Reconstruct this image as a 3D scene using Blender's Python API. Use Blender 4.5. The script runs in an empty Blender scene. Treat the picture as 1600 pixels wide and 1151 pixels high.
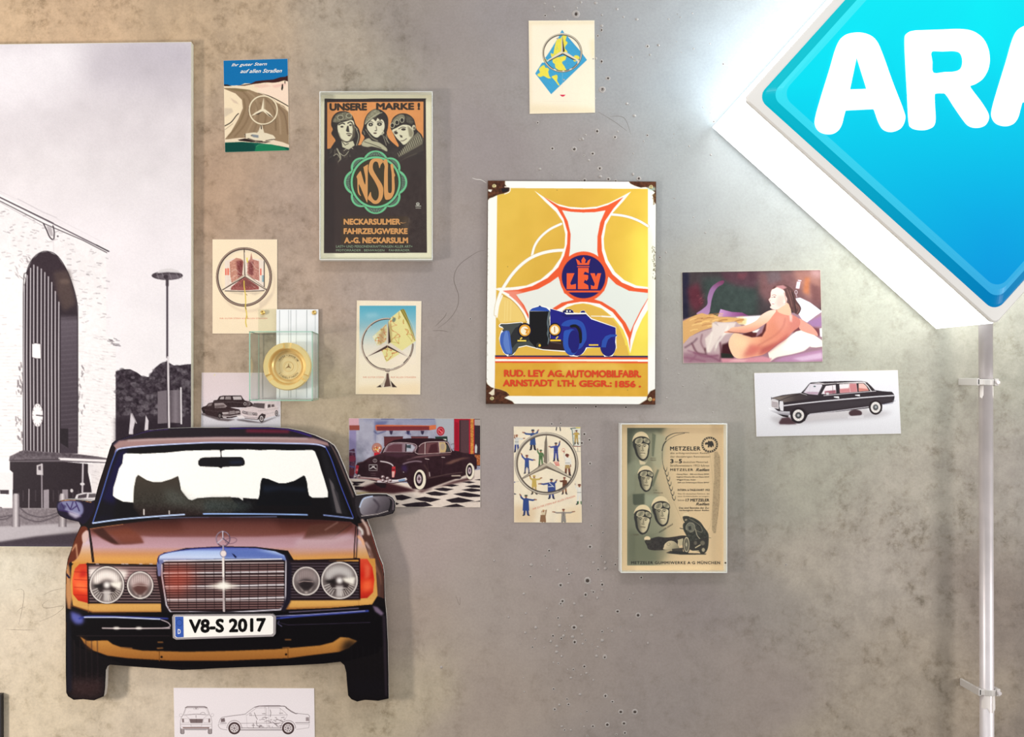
import bpy, math, random
import numpy as np
from mathutils import Vector
from mathutils.geometry import tessellate_polygon

# ------------------------------------------------------------------ camera, world, lights
C = bpy.context.scene.collection
D = 3.0            # camera to wall
S = 0.002          # metres on the wall per photograph pixel
CX, CY = 660.0, 590.0
ZC = 1.45          # camera height

cam_d = bpy.data.cameras.new('camera')
cam = bpy.data.objects.new('camera', cam_d)
C.objects.link(cam)
cam.location = (0, -D, ZC)
cam.rotation_euler = (math.pi / 2, 0, 0)
cam_d.sensor_width = 36.0
cam_d.lens = 36.0 * D / (1600 * S)
cam_d.shift_x = (800 - CX) / 1600
cam_d.shift_y = (CY - 575.5) / 1600
cam_d.clip_start = 0.05
bpy.context.scene.camera = cam

world = bpy.data.worlds.new('world')
bpy.context.scene.world = world
world.use_nodes = True
bg = world.node_tree.nodes['Background']
bg.inputs[0].default_value = (0.93, 0.96, 1.0, 1)
bg.inputs[1].default_value = 0.70

vs = bpy.context.scene.view_settings
vs.view_transform = 'Standard'
vs.look = 'None'
vs.exposure = 0.0
vs.gamma = 1.0
vs.use_curve_mapping = False


def area(name, loc, target, size, power, color, size_y=None):
    l = bpy.data.lights.new(name, 'AREA')
    l.energy = power
    l.color = color
    l.shape = 'RECTANGLE'
    l.size = size
    l.size_y = size_y or size
    o = bpy.data.objects.new(name, l)
    C.objects.link(o)
    o.location = loc
    o.rotation_euler = (Vector(target) - Vector(loc)).to_track_quat('-Z', 'Y').to_euler()
    return o


area('gallery_lamp', (-3.1, -2.2, 1.15), (-0.4, 0, 0.8), 0.35, 66, (1.0, 0.92, 0.84), 0.5)
area('ceiling_lamp', (0.1, -2.6, 4.0), (0.1, 0, 0.7), 1.2, 30, (1.0, 0.97, 0.95), 0.5)
area('side_lamp', (3.4, -1.8, 0.9), (0.7, 0, 0.7), 0.5, 24, (1.0, 0.95, 0.92), 0.8)


def P(px, py, d=0.0):
    """point seen at photograph pixel (px, py), d metres in front of the wall"""
    k = S * (1 - d / D)
    return ((px - CX) * k, -d, ZC - (py - CY) * k)


# ------------------------------------------------------------------ materials
def lin(c):
    c = c / 255.0
    return c / 12.92 if c <= 0.04045 else ((c + 0.055) / 1.055) ** 2.4


def rgb(*c):
    return tuple(lin(v) for v in c) + (1,)


def mat(name, col, rough=0.5, metal=0.0, spec=0.5, noise=0.0, nscale=40, bump=0.0, emit=None, estr=0.0):
    m = bpy.data.materials.new(name)
    m.use_nodes = True
    nt = m.node_tree
    b = nt.nodes['Principled BSDF']
    b.inputs['Roughness'].default_value = rough
    b.inputs['Metallic'].default_value = metal
    b.inputs['Specular IOR Level'].default_value = spec
    b.inputs['Base Color'].default_value = rgb(*col)
    if emit:
        b.inputs['Emission Color'].default_value = rgb(*emit)
        b.inputs['Emission Strength'].default_value = estr
    if noise or bump:
        tc = nt.nodes.new('ShaderNodeTexCoord')
        nz = nt.nodes.new('ShaderNodeTexNoise')
        nz.inputs['Scale'].default_value = nscale
        nz.inputs['Detail'].default_value = 6
        nt.links.new(tc.outputs['Object'], nz.inputs['Vector'])
        if noise:
            mx = nt.nodes.new('ShaderNodeMix')
            mx.data_type = 'RGBA'
            mx.blend_type = 'MULTIPLY'
            mx.inputs[0].default_value = noise
            mx.inputs[6].default_value = rgb(*col)
            cr = nt.nodes.new('ShaderNodeValToRGB')
            cr.color_ramp.elements[0].position = 0.35
            cr.color_ramp.elements[1].position = 0.65
            nt.links.new(nz.outputs['Fac'], cr.inputs[0])
            nt.links.new(cr.outputs[0], mx.inputs[7])
            nt.links.new(mx.outputs[2], b.inputs['Base Color'])
        if bump:
            bp = nt.nodes.new('ShaderNodeBump')
            bp.inputs['Strength'].default_value = bump
            bp.inputs['Distance'].default_value = 0.002
            nt.links.new(nz.outputs['Fac'], bp.inputs['Height'])
            nt.links.new(bp.outputs[0], b.inputs['Normal'])
    return m


def print_mat(name, rough=0.6, spec=0.25, grain=0.0, coat=0.0, bump=0.0, bscale=60):
    """printed ink: colour comes from the 'ink' colour attribute of the sheet"""
    m = bpy.data.materials.new(name)
    m.use_nodes = True
    nt = m.node_tree
    b = nt.nodes['Principled BSDF']
    b.inputs['Roughness'].default_value = rough
    b.inputs['Specular IOR Level'].default_value = spec
    b.inputs['Coat Weight'].default_value = coat
    b.inputs['Coat Roughness'].default_value = 0.12
    at = nt.nodes.new('ShaderNodeAttribute')
    at.attribute_name = 'ink'
    out = at.outputs['Color']
    tc = nt.nodes.new('ShaderNodeTexCoord')
    if grain:
        nz = nt.nodes.new('ShaderNodeTexNoise')
        nz.inputs['Scale'].default_value = 420
        nz.inputs['Detail'].default_value = 2
        nt.links.new(tc.outputs['Object'], nz.inputs['Vector'])
        mr = nt.nodes.new('ShaderNodeMapRange')
        mr.inputs[1].default_value = 0.3
        mr.inputs[2].default_value = 0.7
        mr.inputs[3].default_value = 1 - grain
        mr.inputs[4].default_value = 1 + grain
        nt.links.new(nz.outputs['Fac'], mr.inputs[0])
        vm = nt.nodes.new('ShaderNodeVectorMath')
        vm.operation = 'SCALE'
        nt.links.new(out, vm.inputs[0])
        nt.links.new(mr.outputs[0], vm.inputs['Scale'])
        out = vm.outputs[0]
    nt.links.new(out, b.inputs['Base Color'])
    if bump:
        nz = nt.nodes.new('ShaderNodeTexNoise')
        nz.inputs['Scale'].default_value = bscale
        nz.inputs['Detail'].default_value = 1
        nt.links.new(tc.outputs['Object'], nz.inputs['Vector'])
        bp = nt.nodes.new('ShaderNodeBump')
        bp.inputs['Strength'].default_value = bump
        bp.inputs['Distance'].default_value = 0.003
        nt.links.new(nz.outputs['Fac'], bp.inputs['Height'])
        nt.links.new(bp.outputs[0], b.inputs['Normal'])
    return m


INK = print_mat('printed_ink', 0.62, 0.12, 0.05, bump=0.10, bscale=25)
GLOSS_INK = print_mat('glossy_printed_ink', 0.42, 0.12, 0.03)
ENAMEL = print_mat('enamel_ink', 0.3, 0.2, 0.0, bump=0.05, bscale=12)


def glass_mat(name, tint, gloss=0.08, rough=0.02):
    m = bpy.data.materials.new(name)
    m.use_nodes = True
    nt = m.node_tree
    for n in list(nt.nodes):
        nt.nodes.remove(n)
    o = nt.nodes.new('ShaderNodeOutputMaterial')
    t = nt.nodes.new('ShaderNodeBsdfTransparent')
    t.inputs[0].default_value = rgb(*tint)
    g = nt.nodes.new('ShaderNodeBsdfGlossy')
    g.inputs['Roughness'].default_value = rough
    f = nt.nodes.new('ShaderNodeFresnel')
    f.inputs[0].default_value = 1.45
    mx = nt.nodes.new('ShaderNodeMixShader')
    ge = nt.nodes.new('ShaderNodeNewGeometry')
    sb = nt.nodes.new('ShaderNodeMath')
    sb.operation = 'SUBTRACT'
    sb.inputs[0].default_value = 1.0
    nt.links.new(ge.outputs['Backfacing'], sb.inputs[1])
    ml = nt.nodes.new('ShaderNodeMath')
    ml.operation = 'MULTIPLY'
    nt.links.new(f.outputs[0], ml.inputs[0])
    nt.links.new(sb.outputs[0], ml.inputs[1])
    nt.links.new(ml.outputs[0], mx.inputs[0])
    nt.links.new(t.outputs[0], mx.inputs[1])
    nt.links.new(g.outputs[0], mx.inputs[2])
    nt.links.new(mx.outputs[0], o.inputs[0])
    return m


def milky(name, col, clear):
    """acrylic that lets most light through and scatters the rest"""
    m = mat(name, col, 0.25)
    nt = m.node_tree
    b = nt.nodes['Principled BSDF']
    o = nt.nodes['Material Output']
    t = nt.nodes.new('ShaderNodeBsdfTransparent')
    mx = nt.nodes.new('ShaderNodeMixShader')
    mx.inputs[0].default_value = clear
    nt.links.new(b.outputs[0], mx.inputs[1])
    nt.links.new(t.outputs[0], mx.inputs[2])
    nt.links.new(mx.outputs[0], o.inputs[0])
    return m


# ------------------------------------------------------------------ mesh helpers
def link(name, me, parent=None, m=None):
    o = bpy.data.objects.new(name, me)
    C.objects.link(o)
    if parent:
        o.parent = parent
        o.matrix_parent_inverse.identity()
        o.location = -Vector(world_loc(parent))
    if m:
        me.materials.append(m)
    return o


def world_loc(o):
    v = Vector(o.location)
    while o.parent:
        o = o.parent
        v += Vector(o.location)
    return v


def tag(o, label=None, cat=None, group=None, kind=None):
    if label: o['label'] = label
    if cat: o['category'] = cat
    if group: o['group'] = group
    if kind: o['kind'] = kind
    return o


def empty(name, loc, label, cat, group=None):
    o = bpy.data.objects.new(name, None)
    C.objects.link(o)
    o.location = loc
    o.empty_display_size = 0.05
    return tag(o, label, cat, group)


def set_origin(o, loc):
    """move a top-level mesh's origin to loc without moving its shape"""
    l = Vector(loc)
    co = np.empty(len(o.data.vertices) * 3, 'f')
    o.data.vertices.foreach_get('co', co)
    co = co.reshape(-1, 3) - np.array(l)
    o.data.vertices.foreach_set('co', co.ravel())
    o.location = l
    o.data.update()


def raw(name, verts, faces, m=None, parent=None, smooth=False):
    me = bpy.data.meshes.new(name)
    me.from_pydata([tuple(v) for v in verts], [], faces)
    me.validate()
    me.update()
    if smooth:
        me.shade_smooth()
    return link(name, me, parent, m)


def merge(parts):
    V, F = [], []
    for v, f in parts:
        n = len(V)
        V += [tuple(p) for p in v]
        F += [tuple(i + n for i in q) for q in f]
    return V, F


def box_g(x0, x1, y0, y1, z0, z1):
    v = [(x, y, z) for x in (x0, x1) for y in (y0, y1) for z in (z0, z1)]
    return v, [(0, 1, 3, 2), (4, 6, 7, 5), (0, 4, 5, 1), (2, 3, 7, 6), (0, 2, 6, 4), (1, 5, 7, 3)]


def bevel_mod(o, w, seg=2):
    b = o.modifiers.new('bevel', 'BEVEL')
    b.width = w
    b.segments = seg
    b.limit_method = 'ANGLE'
    return o


def slab_g(pts, d0, d1, front_pts=None):
    """closed slab from an outline in photograph pixels; front face at depth d1 (pixels taken at d1), back at d0"""
    fr = [P(x, y, d1) for x, y in (front_pts or pts)]
    n = len(pts)
    bk = [(a[0], -d0, a[2]) for a in fr] if front_pts is None else [P(x, y, d0) for x, y in pts]
    tri = tessellate_polygon([[Vector((a[0], a[2], 0)) for a in fr]])
    F = [tuple(t) for t in tri] + [tuple(n + i for i in reversed(t)) for t in tri]
    F += [(i, (i + 1) % n, n + (i + 1) % n, n + i) for i in range(n)]
    return fr + bk, F


def fix_normals(o):
    import bmesh
    bm = bmesh.new()
    bm.from_mesh(o.data)
    bmesh.ops.recalc_face_normals(bm, faces=bm.faces)
    bm.to_mesh(o.data)
    bm.free()
    return o


def tube_g(path, r, n=10, cap=True):
    V, F = [], []
    m = len(path)
    path = [Vector(p) for p in path]
    for i, p in enumerate(path):
        t = (path[min(i + 1, m - 1)] - path[max(i - 1, 0)]).normalized()
        a = t.cross(Vector((0, 1, 0)))
        if a.length < 0.1:
            a = t.cross(Vector((1, 0, 0)))
        a.normalize()
        b = t.cross(a)
        rr = r[i] if isinstance(r, (list, tuple)) else r
        for k in range(n):
            an = 2 * math.pi * k / n
            V.append(p + a * rr * math.cos(an) + b * rr * math.sin(an))
    for i in range(m - 1):
        for k in range(n):
            k2 = (k + 1) % n
            F.append((i * n + k, i * n + k2, (i + 1) * n + k2, (i + 1) * n + k))
    if cap:
        F.append(tuple(range(n)))
        F.append(tuple((m - 1) * n + k for k in reversed(range(n))))
    return V, F


def lathe_g(profile, center, n=48):
    """profile: (radius, depth from wall); axis along the view direction"""
    V, F = [], []
    for r, d in profile:
        for k in range(n):
            a = 2 * math.pi * k / n
            V.append((center[0] + r * math.cos(a), -d, center[1] + r * math.sin(a)))
    for i in range(len(profile) - 1):
        for k in range(n):
            k2 = (k + 1) % n
            F.append((i * n + k, i * n + k2, (i + 1) * n + k2, (i + 1) * n + k))
    return V, F


# ------------------------------------------------------------------ painting toolkit
RNG = np.random.default_rng(7)


def hexc(c):
    if isinstance(c, str):
        return np.array([int(c[i:i + 2], 16) for i in (0, 2, 4)], float)
    if isinstance(c, (int, float)):
        return np.array([c, c, c], float)
    return np.array(c, float)


def smooth_pts(pts, closed=True, k=6):
    pts = [np.array(p, float) for p in pts]
    n = len(pts)
    out = []
    rng = range(n) if closed else range(n - 1)
    for i in rng:
        if closed:
            p0, p1, p2, p3 = pts[i - 1], pts[i], pts[(i + 1) % n], pts[(i + 2) % n]
        else:
            p0, p1, p2, p3 = pts[max(i - 1, 0)], pts[i], pts[i + 1], pts[min(i + 2, n - 1)]
        for j in range(k):
            t = j / k
            out.append(0.5 * (2 * p1 + (p2 - p0) * t + (2 * p0 - 5 * p1 + 4 * p2 - p3) * t * t + (3 * p1 - p0 - 3 * p2 + p3) * t ** 3))
    if not closed:
        out.append(pts[-1])
    return out


def gblur(a, s):
    if s <= 0:
        return a
    r = max(1, int(math.ceil(2.6 * s)))
    k = np.exp(-0.5 * (np.arange(-r, r + 1) / s) ** 2)
    k /= k.sum()
    for ax in (0, 1):
        pad = [(0, 0)] * a.ndim
        pad[ax] = (r, r)
        q = np.pad(a, pad, mode='edge')
        n = a.shape[ax]
        a = sum(w * np.take(q, range(i, i + n), axis=ax) for i, w in enumerate(k))
    return a


def vnoise(h, w, cell):
    """smooth value noise in 0..1"""
    gh, gw = int(h / cell) + 3, int(w / cell) + 3
    g = RNG.random((gh, gw))
    y = np.arange(h) / cell
    x = np.arange(w) / cell
    yi, xi = y.astype(int), x.astype(int)
    fy, fx = y - yi, x - xi
    fy = (fy * fy * (3 - 2 * fy))[:, None]
    fx = (fx * fx * (3 - 2 * fx))[None, :]
    a = g[yi][:, xi] * (1 - fx) + g[yi][:, xi + 1] * fx
    b = g[yi + 1][:, xi] * (1 - fx) + g[yi + 1][:, xi + 1] * fx
    return a * (1 - fy) + b * fy


class Art:
    """a sheet of ink: colours at the vertices of a fine grid, painted shape by shape"""

    def __init__(s, x0, y0, x1, y1, res, bgc):
        s.x0, s.y0, s.x1, s.y1, s.res = x0, y0, x1, y1, res
        s.W = int(round((x1 - x0) * res)) + 1
        s.H = int(round((y1 - y0) * res)) + 1
        s.c = np.zeros((s.H, s.W, 3)) + hexc(bgc)
        s.o = (0, 0, 1)

    def at(s, ox=0, oy=0, sc=1):
        s.o = (ox, oy, sc)
        return s

    def _t(s, pts):
        ox, oy, sc = s.o
        a = np.array(pts, float).reshape(-1, 2)
        return np.stack([(ox + a[:, 0] / sc - s.x0) * s.res, (oy + a[:, 1] / sc - s.y0) * s.res], 1)

    def _bb(s, q, pad):
        a = max(0, int(math.floor(q[:, 0].min() - pad)))
        b = min(s.W, int(math.ceil(q[:, 0].max() + pad)) + 1)
        c = max(0, int(math.floor(q[:, 1].min() - pad)))
        d = min(s.H, int(math.ceil(q[:, 1].max() + pad)) + 1)
        return a, b, c, d

    def pmask(s, pts, sm=0, b=0):
        q = s._t(smooth_pts(pts) if sm else pts)
        bl = b / s.o[2] * s.res
        pad = 1 + 2.6 * bl
        x0, x1, y0, y1 = s._bb(q, pad)
        if x1 <= x0 or y1 <= y0:
            return None
        K = 3
        ys = (np.arange(y0, y1)[:, None] + (np.arange(K)[None] - (K - 1) / 2) / K).ravel() + 1e-7
        A, B = q, np.roll(q, -1, 0)
        dy = B[:, 1] - A[:, 1]
        ok = np.abs(dy) > 1e-9
        A, B, dy = A[ok], B[ok], dy[ok]
        cr = (A[None, :, 1] <= ys[:, None]) != (B[None, :, 1] <= ys[:, None])
        X = A[None, :, 0] + (ys[:, None] - A[None, :, 1]) * ((B[:, 0] - A[:, 0]) / dy)[None]
        X = np.where(cr, X, np.inf)
        X.sort(axis=1)
        npair = int(cr.sum(1).max() // 2) if cr.size else 0
        xs = np.arange(x0, x1)[None, :]
        cov = np.zeros((len(ys), x1 - x0))
        for p in range(npair):
            xa, xb = X[:, 2 * p][:, None], X[:, 2 * p + 1][:, None]
            good = np.isfinite(xb)
            xa = np.where(good, xa, 1e9)
            xb = np.where(good, xb, 1e9)
            cov += np.clip(np.minimum(xb, xs + .5) - np.maximum(xa, xs - .5), 0, 1)
        m = np.clip(cov.reshape(y1 - y0, K, -1).mean(1), 0, 1)
        if bl > 0:
            m = gblur(m, bl)
        return m, (slice(y0, y1), slice(x0, x1))

    def lmask(s, pts, w, sm=0, b=0, close=0):
        pts = smooth_pts(pts, bool(close)) if sm else list(pts)
        if close:
            pts = pts + [pts[0]]
        q = s._t(pts)
        f = s.res / s.o[2]
        w0, w1 = (w if isinstance(w, tuple) else (w, w))
        w0, w1 = w0 * f, w1 * f
        bl = b * f
        x0, x1, y0, y1 = s._bb(q, max(w0, w1) / 2 + 1.5 + 2.6 * bl)
        if x1 <= x0 or y1 <= y0:
            return None
        m = np.zeros((y1 - y0, x1 - x0))
        n = len(q) - 1
        for i in range(n):
            a, c = q[i], q[i + 1]
            ww = w0 + (w1 - w0) * (i + .5) / n
            pad = ww / 2 + 1.5
            xa = max(x0, int(min(a[0], c[0]) - pad)); xb = min(x1, int(max(a[0], c[0]) + pad) + 2)
            ya = max(y0, int(min(a[1], c[1]) - pad)); yb = min(y1, int(max(a[1], c[1]) + pad) + 2)
            if xb <= xa or yb <= ya:
                continue
            X, Y = np.meshgrid(np.arange(xa, xb), np.arange(ya, yb))
            v = c - a
            L = v @ v
            t = np.clip(((X - a[0]) * v[0] + (Y - a[1]) * v[1]) / L, 0, 1) if L > 1e-12 else 0 * X
            dd = np.hypot(X - a[0] - t * v[0], Y - a[1] - t * v[1])
            mm = np.clip(ww / 2 + .5 - dd, 0, 1) * min(1, ww / 1.0 if ww < 1 else 1)
            sl = (slice(ya - y0, yb - y0), slice(xa - x0, xb - x0))
            m[sl] = np.maximum(m[sl], mm)
        if bl > 0:
            m = gblur(m, bl)
        return m, (slice(y0, y1), slice(x0, x1))

    def put(s, mm, col, a=1.0, g=None):
        if mm is None:
            return
        m, sl = mm
        m = (m * a)[..., None]
        if g is None:
            cc = hexc(col)
        else:
            # g = (end colour, (xa, ya), (xb, yb)) or list of (t, colour) stops with the two points
            stops, pa, pb = g
            if not isinstance(stops, list):
                stops = [(0, col), (1, stops)]
            q = s._t([pa, pb])
            X, Y = np.meshgrid(np.arange(sl[1].start, sl[1].stop), np.arange(sl[0].start, sl[0].stop))
            v = q[1] - q[0]
            t = ((X - q[0][0]) * v[0] + (Y - q[0][1]) * v[1]) / max(v @ v, 1e-9)
            ts = [p[0] for p in stops]
            cs = np.array([hexc(p[1]) for p in stops])
            cc = np.stack([np.interp(t, ts, cs[:, i]) for i in range(3)], -1)
        s.c[sl] = s.c[sl] * (1 - m) + cc * m

    def p(s, pts, col, a=1.0, b=0, sm=0, g=None):
        s.put(s.pmask(pts, sm, b), col, a, g)
        return s

    def l(s, pts, w, col, a=1.0, b=0, sm=0, close=0):
        s.put(s.lmask(pts, w, sm, b, close), col, a)
        return s

    def r(s, x0, y0, x1, y1, col, **k):
        return s.p([(x0, y0), (x1, y0), (x1, y1), (x0, y1)], col, **k)

    @staticmethod
    def epts(cx, cy, rx, ry=None, rot=0, a0=0, a1=360, n=44):
        ry = rx if ry is None else ry
        c, q = math.cos(math.radians(rot)), math.sin(math.radians(rot))
        o = []
        m = n if a1 - a0 >= 360 else n + 1
        for i in range(m):
            t = math.radians(a0 + (a1 - a0) * i / n)
            x, y = rx * math.cos(t), ry * math.sin(t)
            o.append((cx + x * c - y * q, cy + x * q + y * c))
        return o

    def e(s, cx, cy, rx, ry=None, col=0, rot=0, **k):
        return s.p(s.epts(cx, cy, rx, ry, rot), col, **k)

    def ring(s, cx, cy, rx, ry, w, col, rot=0, a0=0, a1=360, **k):
        return s.l(s.epts(cx, cy, rx, ry, rot, a0, a1, 60), w, col, close=(1 if a1 - a0 >= 360 else 0), **k)

    def noise(s, pts, amp, cell, tint=(1, 1, 1), b=0, oct=2):
        mm = s.pmask(pts, 0, b)
        if mm is None:
            return s
        m, sl = mm
        f = s.res / s.o[2]
        n = 0
        tot = 0
        for i in range(oct):
            n = n + vnoise(m.shape[0], m.shape[1], max(0.7, cell * f / 2 ** i)) / 1.6 ** i
            tot += 1 / 1.6 ** i
        n = (n / tot - .5) * 2 * amp
        s.c[sl] += (n * m)[..., None] * np.array(tint)
        return s

    def whole(s):
        o = s.o
        s.o = (0, 0, 1)
        q = [(s.x0 - 1, s.y0 - 1), (s.x1 + 1, s.y0 - 1), (s.x1 + 1, s.y1 + 1), (s.x0 - 1, s.y1 + 1)]
        ox, oy, sc = o
        s.o = o
        return [((x - ox) * sc, (y - oy) * sc) for x, y in q]

    def dashes(s, pts, n, length, w, col, a=1.0, ang=0, jit=0):
        """n short strokes at random places inside the polygon"""
        q = np.array(pts, float)
        lo, hi = q.min(0), q.max(0)
        done = 0
        tries = 0
        while done < n and tries < n * 20:
            tries += 1
            x, y = lo + RNG.random(2) * (hi - lo)
            if not inside(pts, x, y):
                continue
            done += 1
            L = length * (.4 + RNG.random())
            t = math.radians(ang + (RNG.random() - .5) * 2 * jit)
            s.l([(x, y), (x + L * math.cos(t), y + L * math.sin(t))], w * (.6 + .8 * RNG.random()), col, a * (.35 + .65 * RNG.random()))
        return s


def inside(pts, x, y):
    r = False
    n = len(pts)
    for i in range(n):
        x1, y1 = pts[i]
        x2, y2 = pts[(i + 1) % n]
        if (y1 > y) != (y2 > y) and x < (x2 - x1) * (y - y1) / (y2 - y1) + x1:
            r = not r
    return r


def ink_attr(me, cols):
    n = len(me.vertices)
    at = me.color_attributes.new('ink', 'BYTE_COLOR', 'POINT')
    a = np.ones((n, 4), 'f')
    a[:, :3] = np.clip(cols, 0, 255) / 255.0
    at.data.foreach_set('color_srgb', a.ravel())


def print_mesh(name, art, d, parent, m, quad=None, outline=None):
    """the painted grid as a flat sheet d in front of the wall, trimmed to the sheet's corners"""
    xs = np.linspace(art.x0, art.x1, art.W)
    ys = np.linspace(art.y0, art.y1, art.H)
    X, Y = np.meshgrid(xs, ys)
    keep = None
    if quad:
        (ax, ay), (bx, by), (cx, cy), (dx, dy) = quad   # tl tr br bl
        for _ in range(2):
            X = np.clip(X, ax + (dx - ax) * (Y - ay) / (dy - ay), bx + (cx - bx) * (Y - by) / (cy - by))
            Y = np.clip(Y, ay + (by - ay) * (X - ax) / (bx - ax), dy + (cy - dy) * (X - dx) / (cx - dx))
    if outline is not None:
        keep = outline
    k = S * (1 - d / D)
    V = np.stack([(X - CX) * k, np.full_like(X, -d), ZC - (Y - CY) * k], -1).reshape(-1, 3)
    if parent:
        V = V - np.array(world_loc(parent))
    idx = np.arange(art.W * art.H).reshape(art.H, art.W)
    F = np.stack([idx[:-1, :-1], idx[1:, :-1], idx[1:, 1:], idx[:-1, 1:]], -1)
    if keep is not None:
        kk = keep[:-1, :-1] & keep[1:, :-1] & keep[1:, 1:] & keep[:-1, 1:]
        F = F[kk]
    else:
        w = (X[:-1, 1:] - X[:-1, :-1]) + (X[1:, 1:] - X[1:, :-1])
        h = (Y[1:, :-1] - Y[:-1, :-1]) + (Y[1:, 1:] - Y[:-1, 1:])
        F = F[(w > 1e-6) & (h > 1e-6)]
    F = F.reshape(-1, 4)
    cols = art.c.reshape(-1, 3)
    used = np.unique(F)
    remap = np.zeros(len(V), np.int64)
    remap[used] = np.arange(len(used))
    V, cols, F = V[used], cols[used], remap[F]
    me = bpy.data.meshes.new(name)
    me.vertices.add(len(V))
    me.vertices.foreach_set('co', V.astype('f').ravel())
    me.loops.add(F.size)
    me.loops.foreach_set('vertex_index', F.astype('i').ravel())
    me.polygons.add(len(F))
    me.polygons.foreach_set('loop_start', np.arange(0, F.size, 4, dtype='i'))
    me.polygons.foreach_set('loop_total', np.full(len(F), 4, 'i'))
    me.update(calc_edges=True)
    ink_attr(me, cols)
    me.materials.append(m)
    o = bpy.data.objects.new(name, me)
    C.objects.link(o)
    if parent:
        o.parent = parent
    return o


_glyph = {}


def glyphs(body, weight=0.0, spacing=1.0):
    key = (body, weight, spacing)
    if key in _glyph:
        return _glyph[key]
    cu = bpy.data.curves.new('lettering_source', 'FONT')
    cu.body = body
    cu.size = 1.0
    cu.offset = weight
    cu.resolution_u = 3
    cu.space_character = spacing
    o = bpy.data.objects.new('lettering_source', cu)
    C.objects.link(o)
    dg = bpy.context.evaluated_depsgraph_get()
    ev = o.evaluated_get(dg)
    me = ev.to_mesh()
    V = np.array([v.co[:2] for v in me.vertices])
    F = [tuple(p.vertices) for p in me.polygons]
    ev.to_mesh_clear()
    bpy.data.objects.remove(o)
    bpy.data.curves.remove(cu)
    _glyph[key] = (V, F)
    return V, F


class Letters:
    """flat printed words gathered into one lettering sheet"""

    def __init__(s):
        s.V, s.F, s.K, s.Z = [], [], [], []
        s.o = (0, 0, 1)

    def at(s, ox=0, oy=0, sc=1):
        s.o = (ox, oy, sc)
        return s

    def t(s, body, x0, y0, x1, y1, col, weight=0.0, shear=0.0, drop=0.0, spacing=1.0, rise=1.0):
        """fit body into the box x0..x1, y0..y1 (photograph pixels through self.o); drop tilts the line"""
        V, F = glyphs(body, 0.0, spacing)
        if weight:
            n0 = len(V)
            sh_ = [(math.cos(q) * weight, math.sin(q) * weight) for q in np.arange(8) * math.pi / 4]
            F = [tuple(i + k * n0 for i in f) for k in range(8) for f in F]
            V = np.concatenate([V + np.array(d_) for d_ in sh_])
            zl = np.repeat(np.arange(8), n0)
        else:
            zl = np.zeros(len(V), int)
        lo, hi = V.min(0), V.max(0)
        q = V.copy()
        q[:, 0] = (q[:, 0] - lo[0]) / (hi[0] - lo[0])
        q[:, 1] = (q[:, 1] - lo[1]) / (hi[1] - lo[1])
        X = x0 + q[:, 0] * (x1 - x0) + shear * (q[:, 1] - .5) * (y1 - y0)
        Y = y1 - q[:, 1] * (y1 - y0) + drop * q[:, 0]
        ox, oy, sc = s.o
        n = len(s.V)
        s.V += [(ox + a / sc, oy + b / sc) for a, b in zip(X, Y)]
        s.F += [tuple(i + n for i in f) for f in F]
        s.K += [tuple(hexc(col))] * len(X)
        s.Z += [int(q_) for q_ in zl]
        return s

    def poly(s, pts, col, holes=()):
        ox, oy, sc = s.o
        loops = [list(pts)] + [list(h) for h in holes]
        tri = tessellate_polygon([[Vector((a, b, 0)) for a, b in L] for L in loops])
        flat = [q for L in loops for q in L]
        n = len(s.V)
        s.V += [(ox + a / sc, oy + b / sc) for a, b in flat]
        s.F += [tuple(i + n for i in t) for t in tri]
        s.K += [tuple(hexc(col))] * len(flat)
        s.Z += [0] * len(flat)
        return s

    def build(s, parent, d, m=None, name='lettering'):
        w = world_loc(parent)
        V = [Vector(P(x, y, d + q_ * .00002)) - w for (x, y), q_ in zip(s.V, s.Z)]
        me = bpy.data.meshes.new(name)
        me.from_pydata(V, [], s.F)
        me.update()
        ink_attr(me, np.array(s.K))
        me.materials.append(m or INK)
        o = bpy.data.objects.new(name, me)
        C.objects.link(o)
        o.parent = parent
        if name == 'lettering':
            o['kind'] = 'stuff'
        return o


PAPER = mat('paper_edge', (228, 218, 200), 0.7)
STICK = {}


def sheet(name, quad, label, cat, group=None, d=0.002, m=None):
    """a thin sheet of paper stuck on the wall; returns the thing"""
    v, f = slab_g(quad, 0.0004, d)
    o = raw(name, v, f, m or PAPER)
    fix_normals(o)
    cxy = [sum(q[i] for q in quad) / 4 for i in (0, 1)]
    set_origin(o, P(cxy[0], max(q[1] for q in quad), 0.0))
    return tag(o, label, cat, group)
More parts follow.
